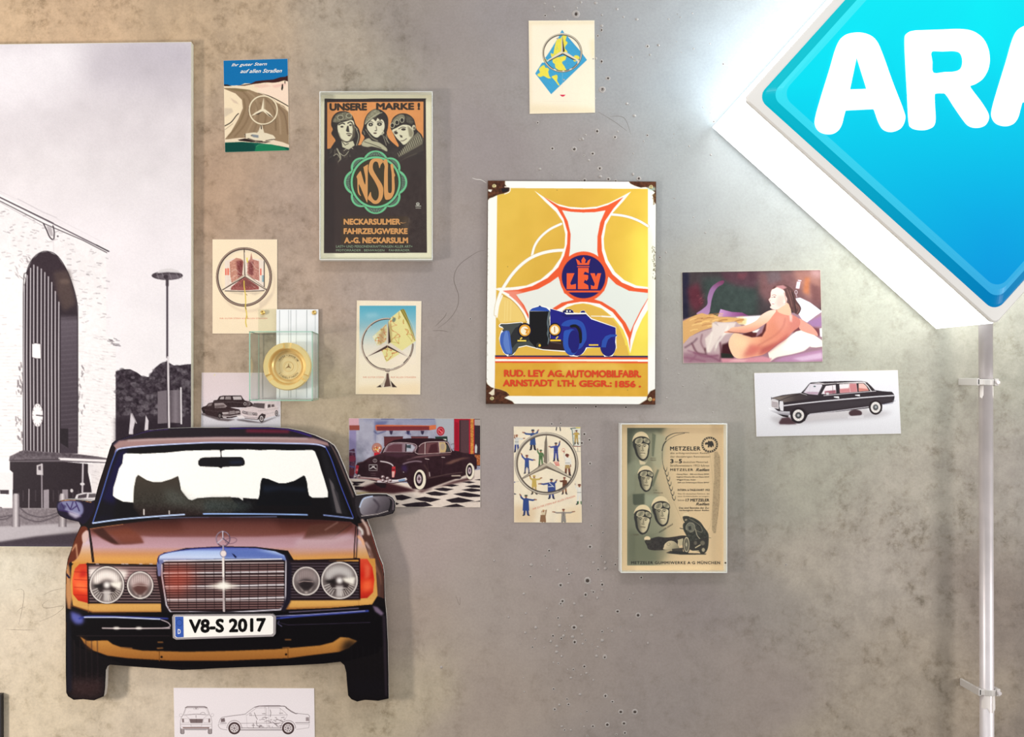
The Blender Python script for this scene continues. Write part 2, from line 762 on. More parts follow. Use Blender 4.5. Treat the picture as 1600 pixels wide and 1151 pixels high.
# ------------------------------------------------------------------ concrete wall and floor
def wall_material():
    m = bpy.data.materials.new('stained_concrete')
    m.use_nodes = True
    nt = m.node_tree
    N, L = nt.nodes, nt.links
    b = N['Principled BSDF']
    b.inputs['Roughness'].default_value = 0.6
    b.inputs['Specular IOR Level'].default_value = 0.25
    at = N.new('ShaderNodeAttribute')
    at.attribute_name = 'tone'
    tc = N.new('ShaderNodeTexCoord')

    def noise(scale, detail, rough=0.55, dist=0.0):
        n = N.new('ShaderNodeTexNoise')
        n.inputs['Scale'].default_value = scale
        n.inputs['Detail'].default_value = detail
        n.inputs['Roughness'].default_value = rough
        n.inputs['Distortion'].default_value = dist
        L.new(tc.outputs['Object'], n.inputs['Vector'])
        return n

    def mrange(src, a, c, lo, hi):
        r = N.new('ShaderNodeMapRange')
        r.interpolation_type = 'SMOOTHSTEP'
        r.inputs[1].default_value = a
        r.inputs[2].default_value = c
        r.inputs[3].default_value = lo
        r.inputs[4].default_value = hi
        L.new(src, r.inputs[0])
        return r.outputs[0]

    def math_(op, a, c):
        x = N.new('ShaderNodeMath')
        x.operation = op
        for i, q in enumerate((a, c)):
            if isinstance(q, (int, float)):
                x.inputs[i].default_value = q
            else:
                L.new(q, x.inputs[i])
        return x.outputs[0]

    big = mrange(noise(5.5, 7, 0.66, 0.2).outputs['Fac'], 0.38, 0.66, 0, 1)
    mid = mrange(noise(24, 9, 0.72, 0.15).outputs['Fac'], 0.44, 0.72, 0, 1)
    fine = mrange(noise(130, 4, 0.7).outputs['Fac'], 0.3, 0.7, -1, 1)
    pale = mrange(noise(12, 8, 0.7, 0.3).outputs['Fac'], 0.56, 0.74, 0, 1)
    rough = at.outputs['Alpha']
    mott = mrange(noise(15, 10, 0.74, 0.1).outputs['Fac'], 0.36, 0.64, -1, 1)
    dark = math_('MULTIPLY', math_('MULTIPLY', mid, big), rough)
    f = math_('SUBTRACT', 1.0, math_('MULTIPLY', dark, 0.52))
    f = math_('ADD', f, math_('MULTIPLY', math_('MULTIPLY', pale, rough), 0.13))
    f = math_('ADD', f, math_('MULTIPLY', fine, 0.05))
    f = math_('SUBTRACT', f, math_('MULTIPLY', big, 0.05))
    f = math_('ADD', f, math_('MULTIPLY', math_('MULTIPLY', mott, rough), 0.10))
    sc = N.new('ShaderNodeVectorMath')
    sc.operation = 'SCALE'
    L.new(at.outputs['Color'], sc.inputs[0])
    L.new(f, sc.inputs['Scale'])
    # the stains are slightly browner than the bare concrete
    mx = N.new('ShaderNodeMix')
    mx.data_type = 'RGBA'
    mx.blend_type = 'MULTIPLY'
    L.new(math_('MULTIPLY', dark, 0.9), mx.inputs[0])
    L.new(sc.outputs[0], mx.inputs[6])
    mx.inputs[7].default_value = (0.92, 0.86, 0.74, 1)
    L.new(mx.outputs[2], b.inputs['Base Color'])
    bp = N.new('ShaderNodeBump')
    bp.inputs['Strength'].default_value = 0.25
    bp.inputs['Distance'].default_value = 0.004
    h = math_('ADD', math_('MULTIPLY', noise(26, 8, 0.65, 0.4).outputs['Fac'], rough), math_('MULTIPLY', noise(9, 2).outputs['Fac'], 0.6))
    L.new(h, bp.inputs['Height'])
    L.new(bp.outputs[0], b.inputs['Normal'])
    return m


# concrete hue by region, cool sign glow painted in nearby: (px, py, colour, stain strength)
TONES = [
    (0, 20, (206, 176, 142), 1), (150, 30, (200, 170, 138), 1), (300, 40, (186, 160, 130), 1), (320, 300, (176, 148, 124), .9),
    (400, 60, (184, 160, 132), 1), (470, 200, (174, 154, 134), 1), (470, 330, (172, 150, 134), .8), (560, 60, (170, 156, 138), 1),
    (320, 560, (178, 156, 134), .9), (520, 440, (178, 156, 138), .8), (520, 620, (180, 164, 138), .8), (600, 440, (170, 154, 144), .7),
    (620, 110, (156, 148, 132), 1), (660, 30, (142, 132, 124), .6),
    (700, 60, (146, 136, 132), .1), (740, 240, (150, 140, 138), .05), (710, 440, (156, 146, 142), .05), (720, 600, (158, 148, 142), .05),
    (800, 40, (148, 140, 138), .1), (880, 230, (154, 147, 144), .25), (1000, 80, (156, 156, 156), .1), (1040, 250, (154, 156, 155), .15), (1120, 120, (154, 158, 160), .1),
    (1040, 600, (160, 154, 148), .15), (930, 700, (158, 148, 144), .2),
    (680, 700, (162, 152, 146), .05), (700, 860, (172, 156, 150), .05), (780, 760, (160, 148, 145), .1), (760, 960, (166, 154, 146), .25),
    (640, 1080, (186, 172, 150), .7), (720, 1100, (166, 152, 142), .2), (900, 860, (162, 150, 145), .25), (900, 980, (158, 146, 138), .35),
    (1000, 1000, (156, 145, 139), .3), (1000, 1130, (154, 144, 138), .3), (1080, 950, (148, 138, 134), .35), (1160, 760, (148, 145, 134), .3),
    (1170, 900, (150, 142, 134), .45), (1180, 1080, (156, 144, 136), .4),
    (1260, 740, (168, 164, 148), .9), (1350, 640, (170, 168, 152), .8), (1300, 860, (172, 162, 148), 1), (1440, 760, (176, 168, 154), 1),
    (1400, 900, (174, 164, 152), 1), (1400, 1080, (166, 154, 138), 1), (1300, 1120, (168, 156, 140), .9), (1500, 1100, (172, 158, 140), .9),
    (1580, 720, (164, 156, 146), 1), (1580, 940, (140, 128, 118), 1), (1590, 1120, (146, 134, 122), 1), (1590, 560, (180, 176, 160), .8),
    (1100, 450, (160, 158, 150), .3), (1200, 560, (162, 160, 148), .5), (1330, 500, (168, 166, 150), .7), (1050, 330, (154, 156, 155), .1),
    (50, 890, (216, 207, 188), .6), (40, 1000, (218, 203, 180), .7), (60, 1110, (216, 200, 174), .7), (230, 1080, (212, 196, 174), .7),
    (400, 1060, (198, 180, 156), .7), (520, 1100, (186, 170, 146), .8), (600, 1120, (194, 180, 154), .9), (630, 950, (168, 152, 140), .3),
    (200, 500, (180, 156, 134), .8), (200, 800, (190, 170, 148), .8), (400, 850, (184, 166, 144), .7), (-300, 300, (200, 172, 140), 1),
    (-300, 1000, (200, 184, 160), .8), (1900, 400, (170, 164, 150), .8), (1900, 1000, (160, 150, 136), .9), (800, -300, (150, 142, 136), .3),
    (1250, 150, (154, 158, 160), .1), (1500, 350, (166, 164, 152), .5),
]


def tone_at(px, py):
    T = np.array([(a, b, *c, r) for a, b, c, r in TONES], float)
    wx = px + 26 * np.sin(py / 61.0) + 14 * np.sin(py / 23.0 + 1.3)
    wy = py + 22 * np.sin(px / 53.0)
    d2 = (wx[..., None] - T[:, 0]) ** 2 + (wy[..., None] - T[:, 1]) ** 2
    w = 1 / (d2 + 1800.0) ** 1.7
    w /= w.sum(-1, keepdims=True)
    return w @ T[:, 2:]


wx = np.arange(-760, 2321, 10.0)
wy = np.linspace(CY - (3.4 - ZC) / S, CY + ZC / S, 171)
GX, GY = np.meshgrid(wx, wy)
wv = np.stack([(GX - CX) * S, 0 * GX, ZC - (GY - CY) * S], -1).reshape(-1, 3)
ii = np.arange(GX.size).reshape(GX.shape)
wf = np.stack([ii[:-1, :-1], ii[1:, :-1], ii[1:, 1:], ii[:-1, 1:]], -1).reshape(-1, 4)
# a solid wall: the front face sheet plus a back and edges 20 cm behind
wme = bpy.data.meshes.new('wall_back')
back, bf = box_g(float(wv[:, 0].min()), float(wv[:, 0].max()), 0.0, 0.2, 0.0, 3.4)
bf = [f for f in bf if f != (0, 4, 5, 1)]
n0 = len(wv)
wme.from_pydata([tuple(v) for v in wv] + back, [], [tuple(map(int, f)) for f in wf] + [tuple(i + n0 for i in f) for f in bf])
wme.update()
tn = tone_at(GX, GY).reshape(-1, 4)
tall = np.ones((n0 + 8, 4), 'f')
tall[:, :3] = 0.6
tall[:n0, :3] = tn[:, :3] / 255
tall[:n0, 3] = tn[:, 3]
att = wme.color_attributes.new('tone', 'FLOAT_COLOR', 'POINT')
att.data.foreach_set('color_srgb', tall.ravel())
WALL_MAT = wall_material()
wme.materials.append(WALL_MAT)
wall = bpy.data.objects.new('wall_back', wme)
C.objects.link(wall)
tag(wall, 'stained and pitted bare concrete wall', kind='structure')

v, f = box_g(-2.84, 3.32, -4.2, 0.2, -0.1, 0.0)
floor = raw('floor', v, f, mat('grey_screed', (128, 122, 114), 0.4, noise=0.3, nscale=3))
tag(floor, 'grey screed floor', kind='structure')

# blow holes and blisters of the concrete (too small to pick apart)
rr = random.Random(5)
PIT_RIM = mat('pit_rim_concrete', (172, 164, 158), 0.7)
PIT_SHADE = mat('pit_shade', (72, 62, 56), 0.9)  # dark disc colour painting the shade inside each hole
known = [(918, 907, 6), (858, 860, 3), (879, 939, 3.6), (876, 914, 4), (915, 929, 4), (889, 897, 2.6), (941, 913, 3.4), (965, 955, 3.4), (872, 965, 2.4),
         (897, 980, 4), (864, 993, 3), (898, 1003, 4), (877, 997, 2.6), (945, 1026, 4), (945, 1027, 3), (913, 1041, 3), (865, 1076, 2.4),
         (946, 1087, 3.6), (957, 1096, 2.6), (970, 1112, 4), (949, 1132, 4), (975, 1130, 3.6), (992, 1112, 4.6), (997, 961, 4.4), (984, 766 + 170, 2),
         (942, 832, 2), (940, 869, 2), (922, 854, 3.5), (924, 821, 2.4), (1002, 902, 3), (862, 51, 2.6), (900, 22, 6), (940, 47, 3), (934, 56, 2.4),
         (941, 140, 5), (940, 96, 3.4), (933, 205, 4), (897, 233, 4), (926, 240, 3), (905, 283, 2.4), (962, 283, 3), (998, 279, 3.6), (1031, 402, 2.4),
         (862, 662, 2.4), (876, 661, 2.4), (913, 678, 3), (921, 687, 3), (909, 692, 3.5), (922, 724, 3), (924, 790, 2), (863, 232, 3), (937, 263, 3.6),
         (735, 498, 2), (1228, 882, 1.6), (618, 814, 1.2), (1130, 100, 2), (931, 635, 3), (900, 637, 2.4), (978, 636, 3), (1115, 190, 2)]
pits, blis = [], []
for x, y, r in known:
    pits.append((x, y, r * 0.62))
for k in range(170):
    x = rr.gauss(905, 62)
    y = rr.choice([rr.uniform(0, 290), rr.uniform(825, 1151), rr.uniform(870, 1060)])
    if y < 290:
        x = rr.gauss(935, 52)
    (pits if rr.random() < .3 else blis).append((x, y, rr.uniform(.7, 2.0)))
for k in range(60):
    blis.append((rr.uniform(1040, 1125), rr.uniform(20, 700), rr.uniform(.5, 1.2)))


def pit_g(x, y, r, prof, n=9):
    V, F = [], []
    sx = 1 + rr.uniform(-.25, .25)
    for q, d in prof:
        for k in range(n):
            a = 2 * math.pi * k / n
            V.append(P(x + q * r * sx * math.cos(a), y + q * r * math.sin(a), d * r * S))
    for i in range(len(prof) - 1):
        for k in range(n):
            F.append((i * n + k, i * n + (k + 1) % n, (i + 1) * n + (k + 1) % n, (i + 1) * n + k))
    F.append(tuple((len(prof) - 1) * n + k for k in range(n)))
    return V, F


v, f = merge([pit_g(x, y, r, [(1.7, .01), (1.25, .32), (.95, .3), (.8, .06)]) for x, y, r in pits])
o = raw('blow_hole', v, f, PIT_RIM, wall, smooth=True)
tag(o, kind='stuff')
v, f = merge([pit_g(x, y, r, [(.7, .12), (.3, .12)]) for x, y, r in pits])
o = raw('blow_hole_shade', v, f, PIT_SHADE, wall)
tag(o, kind='stuff')
v, f = merge([pit_g(x, y, r, [(1.3, .01), (1.0, .45), (.55, .8)]) for x, y, r in blis])
o = raw('plaster_blister', v, f, PIT_RIM, wall, smooth=True)
tag(o, kind='stuff')

# pencil lines and scratches drawn on the wall
PENCIL = mat('pencil_graphite', (98, 84, 74), 0.7)


def pencil(name, pts, r=0.0009, m=PENCIL):
    path = [P(x, y, 0.0003) for x, y in smooth_pts(pts, False, 5)]
    V, F = [], []
    n = len(path)
    for i, p in enumerate(path):
        a, b = path[max(i - 1, 0)], path[min(i + 1, n - 1)]
        tx, tz = b[0] - a[0], b[2] - a[2]
        L = math.hypot(tx, tz) or 1
        w = r * (0.45 + 0.55 * math.sin(math.pi * (i + .5) / n)) * 0.6
        V += [(p[0] - tz / L * w, p[1], p[2] + tx / L * w), (p[0] + tz / L * w, p[1], p[2] - tx / L * w)]
    for i in range(n - 1):
        F.append((2 * i, 2 * i + 1, 2 * i + 3, 2 * i + 2))
    return raw(name, V, F, m, wall)


def z(ox, oy, s, pts):
    return [(ox + a / s, oy + b / s) for a, b in pts]


pencil('pencil_line', z(640, 360, 6.77, [(790, 215), (730, 222), (640, 275), (540, 350), (485, 430), (468, 520), (490, 600), (518, 690), (510, 790), (460, 890), (380, 975), (298, 1033)]))
pencil('pencil_line', z(640, 360, 6.77, [(390, 868), (375, 905), (330, 955), (272, 1012)]))
pencil('pencil_line', z(640, 360, 6.77, [(245, 1060), (310, 1057), (370, 1063), (412, 1073)]))
pencil('pencil_line', z(0, 850, 3.825, [(36, 508), (120, 512), (207, 512)]), .0007)
pencil('pencil_line', z(0, 850, 3.825, [(95, 275), (125, 268), (143, 290), (135, 370), (112, 480)]), .0006)
pencil('pencil_line', z(0, 850, 3.825, [(102, 402), (125, 382), (150, 376)]), .0006)
pencil('pencil_line', z(0, 850, 3.825, [(262, 302), (310, 278), (385, 262)]), .0006)
pencil('pencil_line', z(0, 850, 3.825, [(290, 332), (255, 360), (275, 382), (380, 370), (330, 420), (235, 462)]), .0006)
SCR = mat('scratch_bare_plaster', (222, 216, 208), 0.7)
pencil('scratch', [(738, 278), (744, 280), (752, 281), (760, 286)], .0016, SCR)
pencil('scratch', [(935, 175), (960, 190), (980, 205)], .0007)
pencil('scratch', [(953, 182), (975, 184), (986, 210)], .0007)
pencil('scratch', [(712, 930), (718, 945), (719, 932)], .0006)

# ------------------------------------------------------------------ lit petrol sign
def emis(name, col, strength, attr=False):
    m = bpy.data.materials.new(name)
    m.use_nodes = True
    b = m.node_tree.nodes['Principled BSDF']
    b.inputs['Base Color'].default_value = rgb(*col)
    b.inputs['Emission Color'].default_value = rgb(*col)
    b.inputs['Emission Strength'].default_value = strength
    b.inputs['Roughness'].default_value = 0.25
    if attr:
        at = m.node_tree.nodes.new('ShaderNodeAttribute')
        at.attribute_name = 'ink'
        sc = m.node_tree.nodes.new('ShaderNodeVectorMath')
        sc.operation = 'SCALE'
        sc.inputs['Scale'].default_value = 0.18
        m.node_tree.links.new(at.outputs['Color'], b.inputs['Emission Color'])
        m.node_tree.links.new(at.outputs['Color'], sc.inputs[0])
        m.node_tree.links.new(sc.outputs[0], b.inputs['Base Color'])
        b.inputs['Specular IOR Level'].default_value = 0.1
    return m


SD = 0.32     # how far the sign's face stands in front of the wall
ang = math.radians(-3.0)
SU = (math.cos(math.radians(42.0)), math.sin(math.radians(42.0)))      # along the lower left edge
SV = (math.cos(math.radians(48.0)), -math.sin(math.radians(48.0)))     # along the upper left edge
SC0 = (1535.5, 134.5)    # centre of the face, pixels at the face's depth


def sq(half, d, rad=0.0, seg=8):
    """rounded square outline of the sign, as world points at depth d (sizes in face pixels)"""
    out = []
    k = S * (1 - SD / D)
    c = P(SC0[0], SC0[1], SD)
    for i, (a, b) in enumerate([(-1, -1), (1, -1), (1, 1), (-1, 1)]):   # left, bottom, right, top corners
        if rad <= 0:
            pts = [(a * half, b * half)]
        else:
            ccx, ccy = a * (half - rad), b * (half - rad)
            st = {0: 180, 1: 270, 2: 0, 3: 90}[i]
            pts = [(ccx + rad * math.cos(math.radians(st + 90 * j / seg)), ccy + rad * math.sin(math.radians(st + 90 * j / seg))) for j in range(seg + 1)]
        for u, w in pts:
            px = u * SU[0] + w * SV[0]
            py = u * SU[1] + w * SV[1]
            out.append((c[0] + px * k, -d, c[2] - py * k))
    return out


def strip(rings, cap_last=True, cap_first=False):
    n = len(rings[0])
    V = [p for r in rings for p in r]
    F = []
    for i in range(len(rings) - 1):
        for k in range(n):
            F.append((i * n + k, i * n + (k + 1) % n, (i + 1) * n + (k + 1) % n, (i + 1) * n + k))
    if cap_last:
        F.append(tuple((len(rings) - 1) * n + k for k in range(n)))
    if cap_first:
        F.append(tuple(reversed(range(n))))
    return V, F


sc = P(SC0[0], SC0[1], SD)
sign = empty('petrol_sign', (sc[0], 0, sc[2]), 'large lit blue and white diamond petrol station sign at the upper right', 'sign')
HB = 262.0
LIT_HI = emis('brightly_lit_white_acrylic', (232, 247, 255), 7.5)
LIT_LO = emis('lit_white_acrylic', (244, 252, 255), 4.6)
c_b, c_f = sq(HB, 0.012), sq(HB, SD - 0.012)
c_bi, c_fi = sq(HB - 3, 0.012), sq(HB - 3, SD - 0.012)
for i in range(4):
    j = (i + 1) % 4
    V = [c_b[i], c_b[j], c_f[j], c_f[i], c_bi[i], c_bi[j], c_fi[j], c_fi[i]]
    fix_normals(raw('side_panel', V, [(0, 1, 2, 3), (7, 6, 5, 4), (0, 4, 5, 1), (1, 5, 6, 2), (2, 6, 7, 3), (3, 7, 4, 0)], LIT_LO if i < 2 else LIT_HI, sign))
v, f = strip([sq(HB - 3, 0.012), sq(HB - 3, 0.02)], True, True)
fix_normals(raw('back_panel', v, f, mat('sign_back_steel', (200, 200, 200), 0.5), sign))
v, f = strip([sq(HB + 1.5, SD - 0.014, 9), sq(HB + 2, SD - 0.002, 9), sq(HB, SD + 0.002, 9), sq(250, SD + 0.004, 18), sq(249, SD - 0.004, 18)], False)
fix_normals(raw('bezel', v, f, mat('bezel_white_enamel', (236, 233, 227), 0.35), sign, smooth=False))


def face_color(pt):
    """colour of the blue face: cyan at the top, deep blue at the bottom edge"""
    c0 = sc
    dz = (pt[2] - c0[2]) / (S * (1 - SD / D))      # + up, face pixels
    dx = (pt[0] - c0[0]) / (S * (1 - SD / D))
    t = (-dz + 0.10 * dx)
    ts = [-360, -60, -10, 100, 220, 330]
    cs = [(20, 250, 255), (0, 238, 252), (0, 222, 246), (0, 200, 240), (0, 172, 232), (0, 152, 224)]
    return [np.interp(t, ts, [q[i] for q in cs]) for i in range(3)]


def face_sheet(rings, name, m, mul=1.0, mixw=0.0, sub=14):
    """blue face as a fine grid between rings"""
    V, F, K = [], [], []
    n = len(rings[0])
    for r in rings:
        V += r
    for i in range(len(rings) - 1):
        for k in range(n):
            F.append((i * n + k, i * n + (k + 1) % n, (i + 1) * n + (k + 1) % n, (i + 1) * n + k))
    for p_ in V:
        c = np.array(face_color(p_)) * mul
        K.append(c * (1 - mixw) + 255 * mixw)
    o = raw(name, V, F, m, sign)
    ink_attr(o.data, np.array(K))
    return fix_normals(o)


FACE = emis('backlit_blue_film', (0, 190, 240), 0.80, True)
rings = [sq(250, SD + 0.003, 18), sq(247, SD + 0.008, 18), sq(239, SD + 0.015, 18), sq(237, SD + 0.017, 18)]
face_sheet(rings, 'face_border', FACE, 0.86)
face_sheet([sq(237, SD + 0.017, 18), sq(231, SD + 0.021, 19), sq(226, SD + 0.0215, 20)], 'moulded_ridge', FACE, 1.0, 0.22)  # ridge whitened to paint in light catching on the bevel
inner = [sq(226, SD + 0.0215, 20), sq(209, SD + 0.022, 20)] + [sq(h, SD + 0.022 + 0.00002 * (209 - h), 20 * h / 209) for h in range(196, 4, -13)] + [sq(0.02, SD + 0.0262, .005)]
face_sheet(inner, 'blue_face', FACE)
LETTER = emis('backlit_white_film', (250, 254, 252), 0.95)


def sletter(outer, holes, dx=0, dy=0):
    k = S * (1 - (SD + 0.027) / D)

    def W(pts, dd):
        r = []
        for a, b in pts:
            px, py = 1100 + (a + dx) / 2.214, (b + dy) / 2.214
            q = P(px, py, SD + 0.03)
            r.append((q[0], -(SD + dd), q[2]))
        return r
    outs = smooth_pts(outer, True, 4)
    loops = [outs] + [smooth_pts(h, True, 3) if len(h) > 4 else h for h in holes]
    V, F = [], []
    fr = [W(L, 0.032) for L in loops]
    bk = [W(L, 0.024) for L in loops]
    tri = tessellate_polygon([[Vector((p_[0], p_[2], 0)) for p_ in L] for L in fr])
    for L in fr:
        V += L
    n = len(V)
    for L in bk:
        V += L
    F += [tuple(t) for t in tri]
    o0 = 0
    for L in fr:
        m_ = len(L)
        for i in range(m_):
            F.append((o0 + i, o0 + (i + 1) % m_, n + o0 + (i + 1) % m_, n + o0 + i))
        o0 += m_
    return fix_normals(raw('letter', V, F, LETTER, sign))


A_OUT = [(388, 402), (408, 330), (436, 240), (460, 160), (484, 124), (528, 113), (568, 120), (596, 142), (618, 190), (652, 285), (688, 378), (695, 412), (680, 444), (650, 455),
         (622, 446), (606, 420), (596, 392), (590, 377), (580, 376), (540, 378), (500, 380), (490, 382), (484, 400), (474, 436), (456, 458), (430, 463), (402, 454), (387, 432)]
A_HOLE = [(529, 190), (504, 310), (566, 308)]
R_OUT = [(697, 140), (702, 116), (724, 107), (760, 105), (820, 103), (884, 101), (930, 109), (966, 136), (985, 180), (985, 230), (966, 270), (940, 290), (920, 298), (930, 316), (956, 350), (980, 388),
         (984, 412), (970, 435), (944, 441), (918, 434), (898, 412), (866, 366), (840, 326), (826, 321), (806, 322), (797, 328), (798, 370), (800, 412), (794, 436), (774, 447), (745, 448), (720, 440), (711, 418), (706, 330), (700, 220)]
R_HOLE = [(787, 178), (830, 176), (870, 175), (890, 184), (897, 210), (890, 236), (866, 248), (830, 250), (792, 252), (789, 215)]
L_OUT = [(1310, 92), (1330, 72), (1360, 72), (1382, 88), (1388, 150), (1395, 250), (1400, 322), (1408, 332), (1450, 330), (1500, 328), (1530, 342), (1538, 368), (1522, 394), (1490, 402), (1420, 406), (1350, 409), (1326, 400), (1318, 376), (1314, 250)]
sletter(A_OUT, [A_HOLE])
sletter(R_OUT, [R_HOLE])
sletter(A_OUT, [A_HOLE], 611, -28)
sletter(L_OUT, [], 0, 0)

# ------------------------------------------------------------------ steel pole under the sign
STEEL = mat('galvanised_steel', (232, 224, 224), 0.36, 0.4, noise=0.12, nscale=12)
pd = 0.085
pa, pb = P(1540, 500, pd), P(1542.5, 1151 + 110, pd)
pole = empty('steel_pole', (pb[0], 0, 0.02), 'vertical galvanised steel pole under the lit diamond sign', 'pole')
v, f = tube_g([(pa[0], -pd, pa[2]), (pb[0], -pd, 0.0)], 0.0195, 24)
raw('tube', v, f, STEEL, pole, smooth=True)
CLAMP = mat('painted_clamp', (208, 202, 196), 0.45, 0.2)
TAPE = mat('torn_white_tape', (238, 230, 224), 0.7)
for i, (py, dy) in enumerate([(597, 0), (1079, 1)]):
    x = 1540 if i == 0 else 1542.5
    c = P(x, py, pd)
    parts = []
    # strap round the pole
    n = 20
    ring_o = []
    for hz in (-0.009, 0.009):
        for r_ in (0.0205, 0.0235):
            ring_o.append([(c[0] + r_ * math.cos(2 * math.pi * k / n), -pd + r_ * math.sin(2 * math.pi * k / n), c[2] + hz) for k in range(n)])
    V = [p_ for r_ in ring_o for p_ in r_]
    F = []
    for k in range(n):
        k2 = (k + 1) % n
        F += [(k, k2, n + k2, n + k), (2 * n + k, 3 * n + k, 3 * n + k2, 2 * n + k2), (n + k, n + k2, 3 * n + k2, 3 * n + k), (k, 2 * n + k, 2 * n + k2, k2)]
    parts.append((V, F))
    # arm from the strap to the wall at the left, and the bolt lug at the right
    parts.append(box_g(c[0] - 0.034, c[0] - 0.016, -pd - 0.018, -pd - 0.012, c[2] - 0.008, c[2] + 0.010))
    parts.append(box_g(c[0] - 0.036, c[0] - 0.028, -pd - 0.018, -0.0, c[2] - 0.010, c[2] + 0.012))
    parts.append(box_g(c[0] + 0.018, c[0] + 0.030, -pd - 0.018, -pd + 0.012, c[2] - 0.011, c[2] + 0.011))
    v, f = merge(parts)
    br = fix_normals(raw('wall_clamp', v, f, CLAMP, pole))
    bevel_mod(br, 0.0015, 2)
    # hex bolt on the lug
    v, f = tube_g([(c[0] + 0.024, -pd - 0.018, c[2]), (c[0] + 0.024, -pd - 0.025, c[2])], 0.006, 6)
    b_ = raw('bolt', v, f, STEEL)
    b_.parent = br
    b_.location = -Vector(world_loc(br))
    # torn strips of tape hanging on the tube below the clamp
    rt = random.Random(3 + i)
    for s0, s1, h in (((-165, -98, 0.058) if i else (-165, -135, 0.05)), ((-80, -30, 0.060) if i else (-60, -40, 0.045))):
        V, F = [], []
        m_ = 6
        for j in range(m_ + 1):
            a = math.radians(s0 + (s1 - s0) * j / m_)
            hh = h * (0.72 + 0.28 * rt.random())
            V += [(c[0] + 0.0204 * math.cos(a), -pd + 0.0204 * math.sin(a), c[2] - 0.004), (c[0] + 0.0212 * math.cos(a), -pd + 0.0212 * math.sin(a), c[2] - 0.004 - hh)]
        for j in range(m_):
            F.append((2 * j, 2 * j + 1, 2 * j + 3, 2 * j + 2))
        t_ = raw('tape_strip', V, F, TAPE)
        so = t_.modifiers.new('solid', 'SOLIDIFY')
        so.thickness = 0.0008
        t_.parent = br
        t_.location = -Vector(world_loc(br))
# ------------------------------------------------------------------ cut-out car front on a board
CAR_D = 0.056
CAR_OUT = [(179.9, 688), (197.9, 682), (229.9, 672), (262, 669), (297.8, 668), (340, 668), (380, 667), (420, 667), (450, 669), (470, 673), (492, 680), (512, 689), (522, 696), (528, 706), (532, 716),
           (538, 730), (544, 746), (551, 761), (556, 774), (572, 772), (590, 771.5), (604, 772), (613, 777), (617, 783), (618, 790), (617, 797), (614, 802), (600, 806), (585, 808), (573, 811), (575, 816), (580, 829), (584, 842), (589, 858), (593, 870),
           (598, 882), (600.4, 896), (601.5, 934), (604, 962), (606, 1004), (607, 1050), (607.4, 1091), (591, 1094.5), (570, 1093), (558, 1095.7), (549, 1092), (544, 1086), (542, 1065), (541, 1050), (538, 1039), (532, 1033.5),
           (504, 1036.6), (460, 1039), (422, 1040.6), (380, 1042), (340, 1043.6), (310, 1045.5), (284, 1046.4), (250, 1044), (220.7, 1042), (180.8, 1038.9), (172, 1038), (168, 1040.7), (165.6, 1046.4),
           (165, 1060), (164.4, 1074.5), (162.5, 1087.4), (146.8, 1093.8), (130, 1092), (115, 1093), (106.3, 1087.4), (103.5, 1081.6), (102.7, 1050), (102.7, 1004), (102.3, 934), (102.7, 894), (105.8, 872.8), (112, 856),
           (116, 843), (122, 830), (126, 821), (123, 815), (112, 812.5), (102, 810), (94, 806), (90, 801), (88, 792), (89, 784), (97, 781), (106, 780), (126, 781), (142, 783), (148, 781), (150, 772), (152, 764), (156, 750), (160, 738),
           (166, 719), (171, 702), (175, 692)]
v, f = slab_g(CAR_OUT, 0.006, CAR_D)
# the edge is foam board: same outline at both depths
n = len(CAR_OUT)
fr = v[:n]
v = fr + [(a[0], -CAR_D + 0.0245, a[2]) for a in fr]
BOARD = mat('foam_board_edge', (214, 208, 200), 0.7)
car = fix_normals(raw('car_cutout', v, f, BOARD))
set_origin(car, (P(355, 0, CAR_D)[0], 0, P(0, 1094, CAR_D)[2]))
tag(car, 'board cut-out of an old gold saloon car front hanging on the wall', 'cut-out')
# wooden spacer blocks between the board and the wall
SP = mat('spacer_wood', (150, 120, 84), 0.7)
for (x, y) in ((225, 885), (510, 860), (350, 700), (350, 1000)):
    c = P(x, y, 0)
    v, f = box_g(c[0] - .04, c[0] + .04, -0.0317, -0.0002, c[2] - .02, c[2] + .02)
    raw('spacer_block', v, f, SP, car)

a = Art(86, 665, 620, 1098, 1.0, (22, 17, 20))
bk = (18, 14, 18)


def gy(y0, y1, *stops):
    return (list(stops), (0, y0), (0, y1))


# --- roof and windscreen
a.at()
a.p([(172, 700), (180, 686), (230, 670), (300, 665), (420, 665), (470, 671), (520, 694), (528, 712), (500, 700), (340, 690), (190, 697)], (38, 30, 48), sm=1)
a.p([(196, 684), (236, 673), (300, 669), (420, 669), (470, 675), (492, 683), (340, 682), (210, 690)], (44, 36, 42), sm=1, b=1)
a.l([(192, 684), (230, 673), (262, 669.5)], 2, (88, 60, 140), sm=1, b=.6, a=.8)
a.l([(360, 668.5), (420, 668), (452, 671), (486, 681)], 2.4, (64, 44, 128), sm=1, b=.6, a=.9)
a.l([(386, 673), (450, 674)], 4, (128, 40, 64), b=1.6, a=.9)
a.p([(176, 697), (186, 688), (230, 685), (340, 682.5), (430, 682.5), (490, 684), (512, 691), (516, 697), (500, 694), (420, 691.5), (340, 691.5), (250, 694), (190, 701), (180, 712)], (166, 134, 130), b=1.0, a=.95)
a.l([(200, 688), (340, 684), (480, 685)], 2.4, (192, 170, 168), sm=1, b=1, a=.8)
